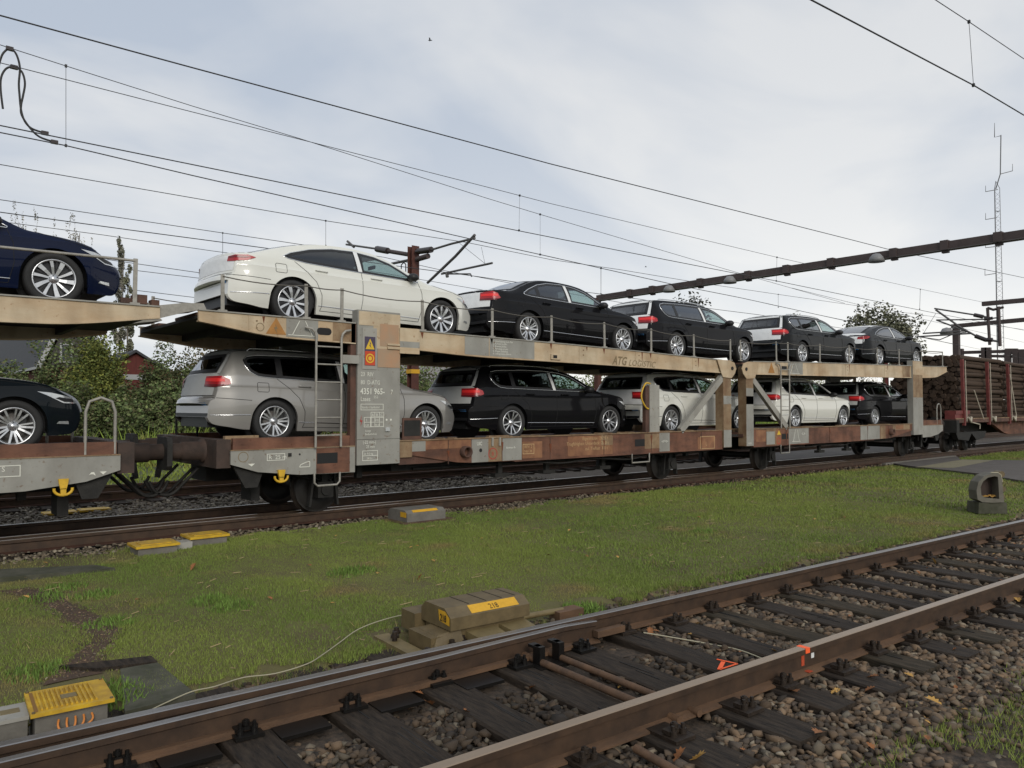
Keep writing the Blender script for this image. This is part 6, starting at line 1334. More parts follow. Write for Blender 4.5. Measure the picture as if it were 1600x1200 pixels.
wire([(1237, 450), (1362, 481), (1470, 505), (1600, 535)], 21, .010, 'distant wire running down behind the round tree', ext=False); wire([(1200, 475), (1327, 502), (1440, 527), (1600, 560)], 24, .010, 'distant low wire above the dark grey fastback', ext=False)
wire([(1268-200, -110), (1268, 0), (1521, 133), (1600, 180)], 3.6, .0085, 'thick wire crossing the top right corner over the foreground track', ext=False)
wire([(1362, -66), (1462, 0), (1514, 34), (1600, 92)], 3.75, .0055, 'thin wire at the very top right corner above the thick one', ext=False)
def dropper(a, b, Ya, Yb, lab, r=.0035):
    mb = MB(); p, q = onY(*a, Ya), onY(*b, Yb); mb.tube([p, q], r, 4); mb.box(p, (.03, .03, .04)); mb.box(q, (.03, .03, .04)); o = mb.build('dropper', 'wire_dark'); tag(o, lab, 'wire', 'droppers of the overhead line')
dropper((103, 103), (103, 227.5), 12.9, 12.9, 'long vertical dropper near the top left corner'); dropper((812, 305.5), (811, 360), 12.3, 12.3, 'dropper above the black saloon, left of a pair'); dropper((844, 335), (844, 397.7), 12.9, 12.9, 'dropper above the black saloon, right of a pair')
dropper((1214, 402), (1213, 439), 12.3, 12.3, 'dropper just left of the middle of the long gantry beam', .005); dropper((939, 419), (939, 459), 12.9, 17.6, 'dropper above the roof of the third upper car', .006); dropper((509, 345), (509, 384), 17.6, 17.6, 'dropper above the white fastback roof', .005); dropper((348, 364), (348, 398), 21, 21, 'dropper above the white fastback tail', .006)
dropper((1438, 452), (1437, 483), 12.3, 12.3, 'dropper right of the round tree', .007); dropper((1514, 34), (1521, 133), 3.75, 3.6, 'dropper between the two top right wires'); dropper((1216, 460), (1216, 480), 17.6, 17.6, 'short far dropper above the dark grey estate', .006)
for pts, lab in (([(-4, 110), (0, 95), (5, 83), (15, 76), (25, 84), (31, 105), (29.5, 130), (30.5, 148), (33, 172), (39, 190), (50, 201), (70, 208)], 'black jumper cable loop at the top left, outer one'), ([(4.5, 170), (1, 140), (2, 120), (10, 107), (22, 105), (34, 112), (39, 130), (36, 150), (33, 165), (34, 180), (47, 200), (62, 214), (85, 222)], 'black jumper cable loop at the top left, inner hooked one')):
    mb = MB(); mb.tube(spline([onY(u, v, 12.6) for u, v in pts], 5), .014, 7); o = mb.build('jumper_cable', 'cable_black'); tag(o, lab, 'cable')
for (u, v), (nm) in (((15, 76), 'a'), ((22, 105), 'a'), ((70, 208), 'a'), ((85, 222), 'a')):
    mb = MB(); mb.box(onY(u, v, 12.6), (.09, .05, .05)); o = mb.build('wire_clamp', 'insulator'); tag(o, 'small dark clamp fixing a jumper cable loop to the wires at the top left', 'clamp', 'clamps of the jumper cables')
# catenary mast behind the white fastback
XM = 13.4; cm = thing('catenary_mast', 'rust red catenary mast with lattice arms behind the white fastback bonnet', 'mast', (onX(646, 636, XM).x, onX(646, 636, XM).y, -.3))
p0 = onX(646, 385, XM); 
def arm(par, X, pts, r, m='gantry_grey', nm='arm', n=8): mb = MB(); mb.tube([onX(u, v, X) for u, v in pts], r, n); return mb.build(nm, m, par)
mb = MB(); w_ = .14
mb.bb(p0.x-w_, p0.x+w_, p0.y-.13, p0.y-.115, -.3, p0.z); mb.bb(p0.x-w_, p0.x+w_, p0.y+.115, p0.y+.13, -.3, p0.z); mb.bb(p0.x-.01, p0.x+.01, p0.y-.115, p0.y+.115, -.3, p0.z); mb.build('mast_column', 'post_red', cm)
mb = MB(); mb.bb(p0.x-.16, p0.x+.16, p0.y-.15, p0.y+.15, 2.75, 2.88); mb.build('yellow_band', 'safety_yellow', cm)
arm(cm, XM, [(640, 398), (607, 392.5)], .07, 'gantry_brown'); arm(cm, XM, [(606, 392), (589, 389)], .11, 'insulator', 'insulator'); arm(cm, XM, [(590, 389), (541, 382)], .035); arm(cm, XM, [(543, 377), (553, 386)], .045)
arm(cm, XM, [(652, 393), (674, 390)], .10, 'insulator', 'insulator'); arm(cm, XM, [(672, 391), (705, 381), (742, 372)], .035); arm(cm, XM, [(668, 442), (712, 400), (742, 367)], .042, 'gantry_grey', 'strut'); arm(cm, XM, [(690, 428), (769, 411)], .032)
arm(cm, XM, [(652, 405), (669, 400)], .09, 'gantry_brown'); arm(cm, XM, [(612, 412), (641, 406)], .045); arm(cm, XM, [(698, 428), (735, 428), (737, 432)], .022); arm(cm, XM, [(698, 426), (699, 433)], .05)
arm(cm, XM, [(718, 380), (758, 412)], .006, 'wire_dark', 'stay_wire', 4); arm(cm, XM, [(752, 386), (758, 413)], .006, 'wire_dark', 'stay_wire', 4); arm(cm, XM, [(627, 424), (627, 414), (631, 410), (634, 413), (634, 425)], .02, 'cable_black', 'loop', 6)
# long gantry over the tracks
XG = 26.8; gt = thing('overhead_gantry', 'long brown gantry beam with dome lamps spanning the sky at the right', 'gantry', (XG, 26, -.3))
zb_, zt_ = 7.0, 7.27
yL = onX(934, 470, XG).y; zL = onX(934, 466, XG).z; zR = onX(1600, 366, XG).z; yR = onX(1600, 366, XG).y
gz = lambda y: zL+(zR-zL)*(yL-y)/(yL-yR)
mb = MB(); mb.bar((XG, yL, gz(yL)), (XG, -4, gz(-4)), .22, .26); mb.build('beam', 'gantry_brown', gt)
mb = MB(); mb.bar((XG, yL, gz(yL)-.14), (XG, -4, gz(-4)-.14), .30, .02); mb.build('beam_flange', 'gantry_grey', gt)
mb = MB(); mb.bb(XG-.13, XG+.13, yL-.1, yL+.14, -.3, gz(yL)); mb.build('gantry_post', 'post_red', gt); mb = MB(); mb.bb(XG-.15, XG+.15, -4.2, -3.9, -.3, gz(-4)+.1); mb.build('gantry_post', 'post_red', gt)
mb = MB(); mb.bb(XG-.2, XG+.2, yL-.17, yL+.2, 3.75, 4.15); mb.build('post_collar', 'gantry_grey', gt)
for u in (985, 1020, 1095, 1170, 1230, 1300, 1398, 1478, 1562):
    y = onX(u, 400, XG).y if u else 0; 
    d0 = ray(u, 420); y = d0.y*XG/d0.x; z = gz(y)-.19; mb = MB(); mb.bb(XG-.07, XG+.07, y-.10, y+.10, z-.04, z+.05); mb.bb(XG-.16, XG+.16, y-.12, y+.12, z+.05, z+.36); mb.build('beam_clamp', 'gantry_brown', gt)
for u in (1053, 1148, 1377):
    d0 = ray(u, 430); y = d0.y*XG/d0.x; z = gz(y)-.12; r_ = .27
    mb = MB(); mb.lathe([(.0, .30), (r_*.45, .27), (r_*.8, .16), (r_, .0), (r_*.96, .0), (r_*.75, .14), (0, .24)], (XG-.35, y, z-.14), 'z', 20); mb.bar((XG-.35, y, z+.1), (XG, y, z+.12), .05, .05); mb.build('dome_lamp', 'lamp_dome', gt)
# portal and cantilevers at the far right
XQ = 52.0; g2 = thing('overhead_gantry', 'small grey gantry with post rising behind the timber wagon', 'gantry', (XQ, onX(1494, 510, XQ).y, -.3))
p1 = onX(1494, 511, XQ); mb = MB(); mb.bb(p1.x-.16, p1.x+.16, p1.y-.17, p1.y+.17, -.3, p1.z); mb.build('gantry_post', 'gantry_brown', g2)
a, b = onX(1487, 510, XQ), onX(1640, 496, XQ); mb = MB(); mb.bar(a, b, .25, .24); mb.build('beam', 'gantry_brown', g2); mb = MB(); b2 = onX(1640, 496, XQ); mb.bb(XQ-.15, XQ+.15, b2.y-.15, b2.y+.15, -.3, b2.z); mb.build('gantry_post', 'gantry_brown', g2)
mb = MB(); c = onX(1481, 516, XQ); mb.lathe([(0, .42), (.25, .34), (.38, .1), (.38, 0), (0, .0)], (c.x-.2, c.y, c.z-.25), 'z', 14); mb.bar((c.x-.2, c.y, c.z+.1), (c.x-.2, p1.y, c.z+.1), .05, .05); mb.build('dome_lamp', 'lamp_dome', g2)
XR = 48.0; g3 = thing('overhead_gantry', 'beam end with hanging frame and insulated arms before the radio mast', 'gantry', (XR, onX(1640, 480, XR).y, -.3))
a, b = onX(1535, 475, XR), onX(1680, 462, XR); mb = MB(); mb.bar(a, b, .24, .24); mb.build('beam', 'gantry_brown', g3); mb = MB(); mb.bb(XR-.15, XR+.15, b.y-.15, b.y+.15, -.3, b.z); mb.build('gantry_post', 'gantry_brown', g3)
for pts, r_, m, nm in (([(1543, 481), (1546.5, 539)], .08, 'gantry_brown', 'hanging_bar'), ([(1560, 479), (1562.5, 541)], .09, 'gantry_brown', 'hanging_bar'), ([(1543, 481), (1552, 484), (1568, 480)], .07, 'gantry_brown', 'hanging_bar'),
    ([(1460, 482), (1523, 492)], .045, 'gantry_grey', 'arm'), ([(1522, 492), (1536, 495)], .11, 'insulator', 'insulator'), ([(1535, 494), (1545, 497)], .06, 'gantry_grey', 'arm'), ([(1463, 500), (1536, 499), (1562, 496)], .04, 'gantry_grey', 'arm'), ([(1538, 499), (1551, 497)], .09, 'insulator', 'insulator'),
    ([(1462, 484), (1500, 511), (1525, 525)], .055, 'gantry_grey', 'strut'), ([(1524, 525), (1540, 531), (1551, 531)], .12, 'insulator', 'insulator'), ([(1550, 532), (1563, 534)], .06, 'gantry_grey', 'arm'), ([(1463, 500), (1516, 520)], .045, 'gantry_grey', 'strut'),
    ([(1442, 521), (1508, 517)], .045, 'gantry_grey', 'arm'), ([(1434, 526), (1517, 521)], .045, 'gantry_grey', 'arm'), ([(1434, 526), (1468, 531), (1492, 521), (1510, 519)], .03, 'gantry_grey', 'arm'), ([(1443, 521), (1462, 490)], .012, 'wire_dark', 'stay_wire')): arm(g3, XR, pts, r_, m, nm, 6)
XV = 108.0; g4 = thing('overhead_gantry', 'distant low gantry silhouette above the timber load at the right edge', 'gantry', (XV, onX(1500, 550, XV).y, -.3))
for u0, u1, v0, v1, t in ((1500, 1640, 551, 547, .4), (1530, 1640, 556, 558, .35)): a, b = onX(u0, v0, XV), onX(u1, v1, XV); mb = MB(); mb.bar(a, b, .3, t); mb.build('beam', 'gantry_brown', g4)
for u, v in ((1501, 545), (1538, 543), (1544, 543), (1575, 546), (1587, 549), (1597, 550)): a = onX(u, v, XV); mb = MB(); mb.bb(a.x-.3, a.x+.3, a.y-.3, a.y+.3, -.3, a.z); mb.build('gantry_post', 'gantry_brown', g4)
for u0, u1, v in ((1571, 1590, 549),): a, b = onX(u0, v, XV), onX(u1, v, XV); mb = MB(); mb.bar(a, b, .5, .7); mb.build('signal_head', 'gantry_brown', g4)
# radio mast
def deep(u, v, d): r_ = ray(u, v); return EYEV+r_*(d/1200)
DM = 130.0; rm_ = thing('radio_mast', 'tall thin lattice radio mast with side antennas at the right edge', 'mast', deep(1563, 650, DM))
c0 = deep(1562.5, 636, DM); hx = RT*.52; hy = Vector((FW.x, FW.y, 0)).normalized()*.5
zt = deep(1562.5, 292, DM).z; legs = [(-1, -1), (1, -1), (0, 1)]
def lg(i, z): t = (z+.3)/(zt+.3); k = 1.12-.34*t; a, b = legs[i]; return Vector((c0.x, c0.y, z))+hx*a*k+hy*b*k
for i in range(3): mb = MB(); mb.tube([lg(i, -.3), lg(i, zt), Vector((c0.x, c0.y, zt+1.3))], .05, 5); mb.build('mast_leg', 'mast_steel', rm_)
mb = MB(); zs = np.arange(0, zt, .75)
for k, z in enumerate(zs[:-1]):
    for i in range(3):
        j = (i+1) % 3; mb.tube([lg(i, z), lg(j, zs[k+1])] if k % 2 else [lg(j, z), lg(i, zs[k+1])], .018, 3, False)
o = mb.build('lattice_bracing', 'mast_steel', rm_); o['kind'] = 'stuff'
for z in np.arange(5, zt, 6.0): mb = MB(); [mb.tube([lg(i, z), lg((i+1) % 3, z)], .04, 4) for i in range(3)]; mb.build('mast_ring', 'mast_steel', rm_)
mb = MB(); mb.tube([Vector((c0.x, c0.y, zt)), deep(1563, 272, DM), deep(1564, 211, DM)], .085, 6); mb.build('top_pole', 'mast_steel', rm_)
for pts in ([(1564, 212), (1554, 214.5), (1554, 192)], [(1563, 272), (1582, 267), (1582, 256)], [(1559, 296), (1540, 299.5), (1540, 290)], [(1558, 340), (1540, 343), (1540, 333)], [(1558, 385), (1540, 387), (1539.5, 379)], [(1557, 427), (1539, 430), (1539, 420)]):
    mb = MB(); mb.tube([deep(u, v, DM) for u, v in pts], [.07, .07, .035], 5); mb.build('side_antenna', 'mast_steel', rm_)
# ------------------------------------------------------------------ timber wagon
mat('bark', (.062, .038, .023), .95, col2=(.046, .029, .018), scale=7, stretch=(.5, 3, 3), bump=.4, bscale=14); mat('log_end', (.058, .036, .022), .9, col2=(.044, .028, .018), scale=8)
mat('stake_red', (.17, .04, .035), .6, var=.3, scale=4); mat('strap_pale', (.42, .38, .30), .7)
tw = thing('timber_wagon', 'flat timber wagon with red side stakes coupled at the right', 'railway wagon', (30.2, YC, 0))
mb = MB(); mb.bb(30.3, 52, YN+.1, YF-.1, 1.10, 1.24); mb.build('floor', 'rust_deck', tw); mb = MB(); mb.bb(30.3, 52, YN+.1, YN+.13, 1.24, 1.27); mb.build('floor_edge', 'rust_tan', tw)
mb = MB(); mb.bb(30.2, 30.45, YN+.05, YF-.05, .75, 1.2); mb.build('headstock', 'underframe_black', tw)
mb = MB(); mb.prism([(34.2, 1.10), (52, 1.10), (52, .55), (36.6, .55), (36.0, .62), (34.9, .95)], YN+.35, YN+.5); mb.build('side_sill', 'rust_brown', tw)
mb = MB(); mb.bb(30.4, 52, YC-.5, YC+.5, .6, 1.1); mb.build('centre_sill', 'underframe_black', tw)
for X in (31.0, 32.8): wheelset(tw, X)
mb = MB(); mb.prism([(30.4, .75), (33.4, .75), (33.2, .5), (32.4, .42), (31.9, .7), (31.6, .42), (30.6, .5)], YN+.15, YN+.35); mb.build('bogie_frame', 'underframe_black', tw)
for Y in (YC-.875, YC+.875):
    mb = MB(); mb.lathe([(.17, 0), (.17, -.06), (.12, -.06), (.12, -.5), (.26, -.5), (.26, -.54), (0, -.54)], (30.2, Y, 1.05), 'x', 20); mb.build('buffer', 'underframe_black', tw)
mb = MB(); mb.bb(30.35, 31.6, YN+.15, YN+.5, 1.24, 1.42); mb.bb(30.35, 31.7, YN+.12, YN+.5, 1.42, 1.55); mb.build('red_chest', 'stake_red', tw)
SX = [XU(u, YN+.12) for u in (1506, 1545, 1577, 1606, 1635)]
for i, X in enumerate(SX):
    for Y, ln in ((YN+.12, -1), (YF-.12, 1)):
        mb = MB(); mb.bar((X, Y, 1.0), (X-.12, Y, 3.45), .10, .10, up=(0, 1, 0)); mb.build('stake', 'stake_red', tw)
    mb = MB(); mb.bar((X+.03, YN+.03, 1.15), (X-.05, YN+.03, 3.40), .035, .02, up=(0, 1, 0)); mb.build('stake_edge', 'strap_pale', tw)
    mb = MB(); mb.tube([(X+.2, YN+.05, 1.30), (X+.35, YN+.02, 1.12), (X+.5, YN+.05, 1.3)], .05, 6); mb.build('strap_bundle', 'strap_pale', tw)
for u0, v0, u1, v1 in ((1522, 610, 1537, 655), (1578, 585, 1588, 650)): 
    mb = MB(); mb.tube([onY(u0, v0, YN+.02), onY(u1, v1, YN-.02)], .02, 5); mb.build('strap', 'strap_pale', tw)
mb = MB(); mb.tube([onY(1519, 660, YN-.01), onY(1531, 663, YN-.03), onY(1531, 670, YN-.03)], .02, 5); mb.build('strap', 'strap_pale', tw)
LOGM = []
for sd in range(5):
    r_ = random.Random(sd+40); mb = MB(); n = 12; L_ = 4.6; k = 6; vs = []; ph = [r_.uniform(0, 6) for _ in range(4)]
    for i in range(k+1):
        t = i/k; rr = .088*(1+.08*math.sin(ph[0]+3*t))*(1-.10*t)
        for j in range(n):
            a = 2*math.pi*j/n; q = rr*(1+.07*math.sin(3*a+ph[1])+.05*math.sin(5*a+ph[2]+t*4)); vs.append((L_*t+(r_.uniform(-.04, .04) if 0 < i < k else 0), q*math.cos(a)+.03*math.sin(ph[3]+3*t), q*math.sin(a)))
    mb._add(vs, [[i*n+j, i*n+(j+1) % n, (i+1)*n+(j+1) % n, (i+1)*n+j] for i in range(k) for j in range(n)], True); mb.cur = 1
    mb._add([vs[j] for j in range(n)], [list(range(n))], False); mb._add([vs[k*n+j] for j in range(n)], [list(range(n))], False); LOGM.append(mb.mesh('timber_log', ['bark', 'log_end']))
random.seed(11)
for st, X0 in enumerate((30.95, 35.75, 40.5)):
    rows, cols_ = 15, 15
    for r_ in range(rows):
        for c_ in range(cols_):
            y = YN+.31+c_*.178+(.089 if r_ % 2 else 0); z = 1.34+r_*.157
            if y > YF-.3: continue
            z -= .0
            if r_ == rows-1 and not (.1 < (y-YN)/2.98 < .9): continue
            outer = c_ < 2 or r_ >= rows-1 or (st == 0)
            if not outer: continue
            if st and c_ > 7 and r_ < rows-1: continue
            o = bpy.data.objects.new('timber_log', random.choice(LOGM)); C.objects.link(o); o.location = (X0+random.uniform(-.10, .10), y+random.uniform(-.015, .015), z+random.uniform(-.012, .012)-.06*st); o.rotation_euler = (random.uniform(0, 6.28), 0, random.uniform(-.004, .004)); s_ = random.uniform(.95, 1.12); o.scale = (random.uniform(.97, 1.01), s_, s_)
            tag(o, ('dark brown log in the first stack behind the transporter wagon end', 'dark brown log in the second stack between the red stakes', 'dark brown log in the last stack at the right edge')[st], 'log', ('logs of the first stack', 'logs of the second stack', 'logs of the third stack')[st])
# ------------------------------------------------------------------ houses
mat('roof_slate', (.045, .047, .052), .8, var=.2, scale=3); mat('house_brick', (.13, .05, .035), .9, var=.25, scale=6); mat('red_boards', (.11, .024, .018), .8, var=.25, scale=5, stretch=(1, 1, .3)); mat('trim_white', (.34, .345, .34), .6); mat('dark_boards', (.06, .055, .05), .8); mat('window_glass', (.03, .035, .04), .1)
hs = thing('house', 'house with dark slate roof and white bargeboard behind the bushes at the left', 'house', (11, 58, -.3))
X0, X1, X2, Y0, Y1 = 8.05, 9.9, 11.75, 53.4, 88; ze, zr_ = 4.3, 8.8
mb = MB(); mb.prism([(X0+.3, -.4), (X2-.3, -.4), (X2-.3, ze-.3), (X1, zr_-.75), (X0+.3, ze-.3)], Y0+.3, Y1-.3); mb.build('wall', 'house_brick', hs)
mb = MB(); mb.prism([(X0-.1, ze-.15), (X1, zr_), (X2+.1, ze-.15), (X2+.1, ze-.3), (X1, zr_-.18), (X0-.1, ze-.3)], Y0, Y1); mb.build('roof', 'roof_slate', hs)
for a, b in (((X0-.1, ze-.22), (X1, zr_-.08)), ((X2+.1, ze-.22), (X1, zr_-.08))): mb = MB(); mb.bar((a[0], Y0-.04, a[1]), (b[0], Y0-.04, b[1]), .06, .26); mb.build('bargeboard', 'trim_white', hs)
mb = MB(); mb.bar((X0-.12, Y0, ze-.25), (X0-.12, Y1, ze-.25), .1, .16); mb.build('gutter', 'trim_white', hs)
mb = MB(); mb.prism([(X0+.31, ze-.2), (X2-.31, ze-.2), (X1, zr_-.6)], Y0+.27, Y0+.299); mb.build('gable_cladding', 'dark_boards', hs)
wx0, wx1 = 9.1, 9.8; mb = MB(); mb.bb(wx0, wx1, Y0+.2, Y0+.26, 4.4, 5.6); wf = mb.build('window_frame', 'trim_white', hs); mb = MB(); mb.bb(wx0+.12, wx1-.12, Y0+.18, Y0+.199, 4.52, 5.48); mb.build('pane', 'window_glass', wf)
for y in (55, 58, 61): mb = MB(); mb.bb(X0+.26, X0+.299, y, y+1.1, 1.2, 2.6); wf = mb.build('window_frame', 'trim_white', hs); mb = MB(); mb.bb(X0+.22, X0+.259, y+.1, y+1.0, 1.3, 2.5); mb.build('pane', 'window_glass', wf)
pk = deep(211, 547, 42); sh = thing('shed', 'small red boarded shed with dark roof among the bushes', 'shed', (pk.x, pk.y, -.3))
ex = Vector((1, 0, 0)); mb = MB(); cx, cy, pz = pk.x, pk.y, pk.z
mb.prism([(cx-1.9, -.3), (cx+1.9, -.3), (cx+1.9, pz-1.25), (cx, pz-.12), (cx-1.9, pz-1.25)], cy, cy+4); mb.build('wall', 'red_boards', sh)
mb = MB(); mb.prism([(cx-2.2, pz-1.35), (cx, pz+.02), (cx+2.2, pz-1.35), (cx+2.2, pz-1.5), (cx, pz-.13), (cx-2.2, pz-1.5)], cy-.25, cy+4.2); mb.build('roof', 'roof_slate', sh)
mb = MB(); mb.bb(cx-1.9, cx+1.9, cy-.03, cy-.001, pz-1.75, pz-1.45) if 0 else mb.bb(cx-1.0, cx+.9, cy-.03, cy-.001, pz-1.62, pz-1.34); mb.build('white_board', 'trim_white', sh)
h2 = deep(675, 575, 80); hh = thing('house', 'distant pale roofed house glimpsed between mast and lower black estate', 'house', (h2.x, h2.y, -.3)); mat('roof_pale', (.20, .19, .18), .8)
mb = MB(); mb.bb(h2.x-4, h2.x+6, h2.y, h2.y+8, -.3, 3.6); mb.build('wall', 'concrete', hh); mb = MB(); mb.prism([(h2.y-.4, 3.6), (h2.y+4, 6.6), (h2.y+8.4, 3.6)], h2.x-4.4, h2.x+6.4, 'x'); mb.build('roof', 'roof_pale', hh)
# ------------------------------------------------------------------ bushes and trees
def leaf_cloud(P, size, cols, up_bias=.3):
    n = len(P); a = rng.normal(0, 1, (n, 3)); a[:, 2] *= .6; a /= np.linalg.norm(a, axis=1)[:, None]; b = rng.normal(0, 1, (n, 3)); b -= (a*b).sum(1)[:, None]*a; b /= np.linalg.norm(b, axis=1)[:, None]
    s = (size*rng.uniform(.55, 1.25, n))[:, None]
    V = np.stack([P-a*s*.5, P+b*s*.32, P+a*s*.5, P-b*s*.32], 1).reshape(-1, 3); F = np.arange(4*n).reshape(-1, 4); c = np.repeat(np.concatenate([cols, np.ones((n, 1))], 1), 4, 0)
    return V, F, c
def crown_pts(centers, radii, n, shell=.55):
    k = rng.integers(0, len(centers), n); w = np.array([r[0]*r[1]*r[2] for r in radii])**.8; k = rng.choice(len(centers), n, p=w/w.sum())
    d = rng.normal(0, 1, (n, 3)); d /= np.linalg.norm(d, axis=1)[:, None]; r = rng.random(n)**shell; r = .35+.65*r if shell < 1 else r
    return np.array(centers)[k]+d*r[:, None]*np.array(radii)[k], k
def plant(name, cat, label, group, base, blobs, n, size, pal, trunk=None, limbs=6, bark='bark'):
    """blobs: (dx,dy,dz,rx,ry,rz)"""
    t = thing(name, label, cat, base, group); b = np.array(base)
    sub = []; rad = []
    for dx, dy, dz, rx, ry, rz in blobs:
        m = max(3, int(9*(rx*ry*rz)**.33)) if rx > .8 else 3
        for _ in range(m*2):
            d = rng.normal(0, 1, 3); d /= np.linalg.norm(d); q = rng.uniform(.35, .95); f = rng.uniform(.22, .42)
            sub.append((b[0]+dx+d[0]*rx*q, b[1]+dy+d[1]*ry*q, b[2]+dz+d[2]*rz*q)); rad.append((rx*f, ry*f, rz*f))
    P, k = crown_pts(sub, rad, n); P[:, 2] = np.maximum(P[:, 2], b[2]+.05)
    tone = rng.uniform(.65, 1.35, len(sub))[k]
    col = np.array(pal)[rng.integers(0, len(pal), n)]*tone[:, None]
    V, F, c = leaf_cloud(P, size, col); o = np_mesh('crown', V-b, F, 'leafage', parent=t, cols=c)
    if trunk:
        h, r_ = trunk; mb = MB(); top = Vector(base)+Vector((rng.normal()*.03*h, rng.normal()*.03*h, h)); mid = Vector(base)+Vector((0, 0, h*.5)); mb.tube([Vector(base), mid, top], [r_, r_*.75, r_*.35], 8)
        for i in range(limbs):
            tg = Vector(sub[int(rng.integers(len(sub)))]); st = Vector(base).lerp(top, rng.uniform(.45, 1)); mb.tube([st, st.lerp(tg, .5)+Vector((0, 0, .05*h)), tg], [r_*.35, r_*.2, r_*.06], 5)
        mb.build('trunk', bark, t)
    return t
BG = [(.105, .14, .05), (.075, .105, .04), (.13, .16, .06), (.105, .10, .05)]; BY = [(.19, .20, .045), (.15, .17, .045), (.10, .13, .035)]; BR = [(.11, .10, .045), (.14, .11, .05), (.08, .095, .035)]
LABS = ['broad dark green hedge bush behind the train', 'olive green bush with yellowing leaves behind the train', 'brownish autumn bush in the hedge behind the train']
def at_px(u, d): p = deep(u, 640, d); return (p.x, p.y, -.2)
# left group seen between the wagons: (u, depth, height, half width, palette, label)
BL = [(-25, 34, 4.2, 2.4, BG, 'green bush at the left edge below the slate roof'), (60, 36, 2.4, 2.6, BR, 'low brownish bush in front of the slate-roofed house'), (112, 37, 6.5, 2.3, BG, 'tall green bush right of the white bargeboard'), (150, 36, 6.3, 1.25, BY, 'tall yellow green bush left of the red shed'), (125, 33, 3.0, 1.7, BG, 'dark bush in front of the tall ones left of the red shed'), (204, 34, 3.5, 1.7, BG, 'low dark bush in front of the red shed'), (264, 38, 5.3, 1.4, BG, 'rounded dark bush right of the red shed'), (310, 39, 5.5, 2.2, BR, 'large brownish bush behind the silver estate tail'), (270, 34, 2.8, 2.4, BG, 'low dark green bush left of the silver estate'), (345, 36, 4.4, 2.6, BG, None), (184, 35, 3.2, .8, [(.16, .075, .018), (.12, .10, .03)], 'small orange-tinted bush touching the red shed')]
for u, d, h, r_, pal, lab in BL:
    plant('bush', 'bush', lab or LABS[0], None if lab else 'dark green hedge bushes behind the train', at_px(u, d), [(0, 0, h*.45, r_, r_*.8, h*.5), (-r_*.4, .2, h*.3, r_*.7, r_*.6, h*.36), (r_*.5, -.2, h*.35, r_*.6, r_*.6, h*.36)], int(9000*min(1.6, r_*h/6)+3500), .15, pal, (h*.6, .08))
for i, u in enumerate(range(395, 1480, 42)):
    d = 38+ (i % 3)*3+(u-400)*.05; h = random.uniform(3.6, 4.9)*(1+ (u-400)/2500); r_ = random.uniform(1.8, 2.6)*(1+(u-400)/900)
    pal = (BG, BY, BG, BR)[i % 4]; plant('bush', 'bush', LABS[(0, 1, 0, 2)[i % 4]], ('dark green hedge bushes behind the train', 'yellowing hedge bushes behind the train', 'dark green hedge bushes behind the train', 'brownish hedge bushes behind the train')[i % 4], at_px(u, d), [(0, 0, h*.45, r_, r_*.8, h*.5), (-r_*.5, .2, h*.3, r_*.7, r_*.6, h*.36)], 5500, .20, pal, (h*.6, .08), 3)
mat('poplar_bark', (.20, .18, .15), .9)
def poplar(u, d, vtop, wpx, n, lab, pal, stems=1, size=.20, bare=.5, zlo=.3):
    n = int(n*1.5)
    base = at_px(u, d); h = EYE+(636-vtop)*d/1200+.2; r_ = wpx*d/2400; bl = []
    for k in range(7):
        z = h*(zlo+(.97-zlo)*k/6); rr = r_*(.55+.45*math.sin(math.pi*(k+1)/7.5)); bl.append((random.uniform(-.2, .2)*r_, random.uniform(-.2, .2)*r_, z, rr, rr, h*.09))
    t = plant('poplar_tree', 'tree', lab, None, base, bl, n, size, pal, (h*.93, .0045*h), 30, 'poplar_bark')
PG = [(.24, .23, .19), (.18, .17, .14), (.28, .26, .21)]
poplar(113, 92, 341, 28, 2600, 'grey poplar with feathery top right above the navy car', PG); poplar(50, 98, 339, 12, 700, 'slim poplar above the navy car bonnet', PG); poplar(17, 95, 330, 16, 800, 'slim poplar at the left edge above the navy windscreen', PG); poplar(30, 96, 345, 14, 500, 'thin bare poplar between the two slim ones at the left edge', PG)
poplar(83, 96, 355, 12, 450, 'thin sparse poplar between slim and feathery poplars', PG); poplar(140, 99, 376, 8, 350, 'tiny poplar tip right of the feathery poplar', PG); poplar(185, 62, 378, 24, 3600, 'tall sparse poplar right behind the left railing post', [(.26, .25, .20), (.19, .185, .14), (.14, .145, .10)]); poplar(198, 60, 430, 24, 3000, 'shorter leafy poplar beside the tall sparse one', [(.22, .215, .14), (.16, .165, .11)], zlo=.15)
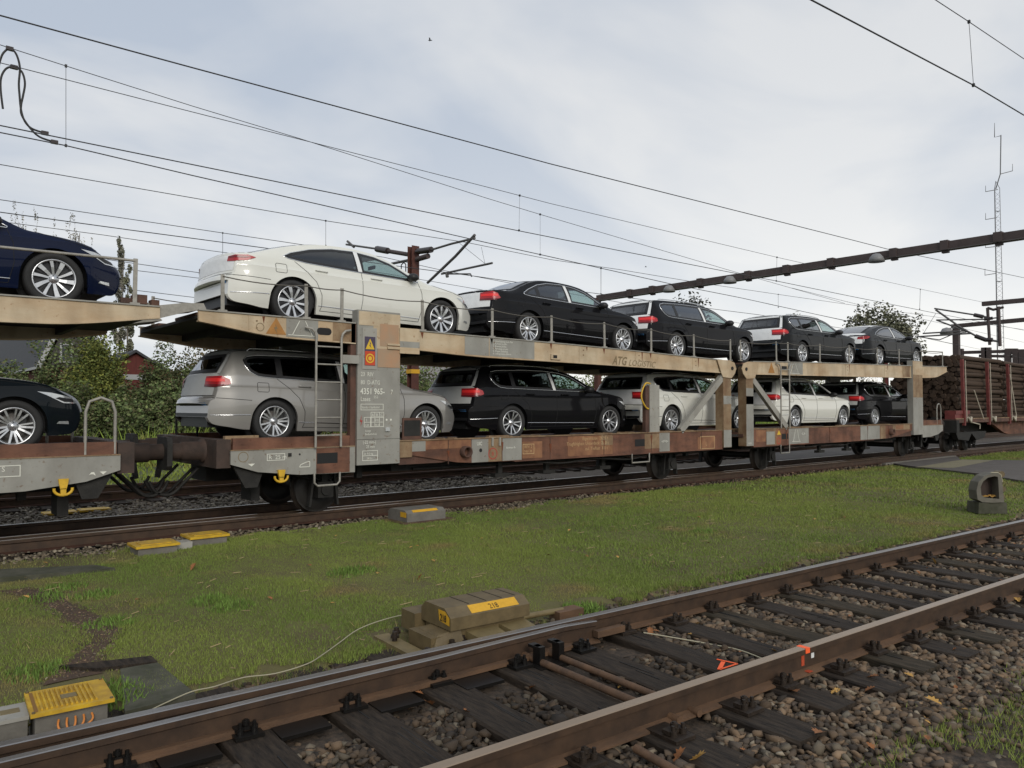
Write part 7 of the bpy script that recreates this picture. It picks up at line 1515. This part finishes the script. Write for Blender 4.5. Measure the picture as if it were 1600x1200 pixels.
# round willow and the tops showing over the cars
def round_tree(u, d, vtop, wpx, n, lab, pal, size, nm='broadleaf_tree'):
    base = at_px(u, d); h = (EYE+(636-vtop)*d/1200+.2)*1.07; r_ = wpx*d/2400*1.15
    plant(nm, 'tree', lab, None, base, [(0, 0, h*.72, r_*.8, r_*.8, h*.24), (-r_*.5*RT.x, -r_*.5*RT.y, h*.6, r_*.5, r_*.5, h*.22), (r_*.55*RT.x, r_*.55*RT.y, h*.58, r_*.5, r_*.5, h*.26), (r_*.8*RT.x, r_*.8*RT.y, h*.45, r_*.3, r_*.3, h*.2)], n, size, pal, (h*.75, .3), 14)
TG = [(.14, .145, .09), (.105, .11, .07), (.17, .165, .11)]
round_tree(1383, 100, 477, 100, 11000, 'large round tree behind the dark grey fastback at the right', TG, .42); round_tree(1336, 104, 498, 26, 1500, 'small tree top left of the large round tree', TG, .38)
round_tree(1081, 95, 452, 62, 3600, 'flat-topped dark tree above the third upper car', [(.035, .04, .03), (.05, .05, .035)], .40, 'pine_tree'); round_tree(1249, 120, 487, 40, 900, 'small tree top above the roof of the dark grey estate', TG, .40); round_tree(1165, 110, 505, 40, 900, 'low dark tree top between the black and dark grey estates', TG, .38)
# a bird high above
def bird(u, v, d, s, lab):
    p = deep(u, v, d); t = thing('bird', lab, 'bird', p); mb = MB()
    mb.tube([p-RT*s*.5, p-RT*s*.2, p+RT*s*.2, p+RT*s*.55], [.02*s, .13*s, .12*s, .02*s], 8); mb.build('bird_body', 'cable_black', t)
    for sg in (-1, 1):
        mb = MB(); f = Vector((FW.x, FW.y, 0)); a = p+f*sg*.08*s; mb._add([a-RT*.18*s, a+RT*.15*s, a+f*sg*.5*s+UP*.35*s+RT*.05*s, a+f*sg*.95*s+UP*.15*s-RT*.25*s, a+f*sg*.5*s+UP*.28*s-RT*.2*s], [[0, 1, 2, 4], [4, 2, 3]], False); mb.build('wing', 'cable_black', t, fix=False)
bird(672, 63, 40, .22, 'tiny dark bird flying high in the middle of the sky'); bird(1009, 417, 60, .18, 'tiny bird above the long gantry beam')
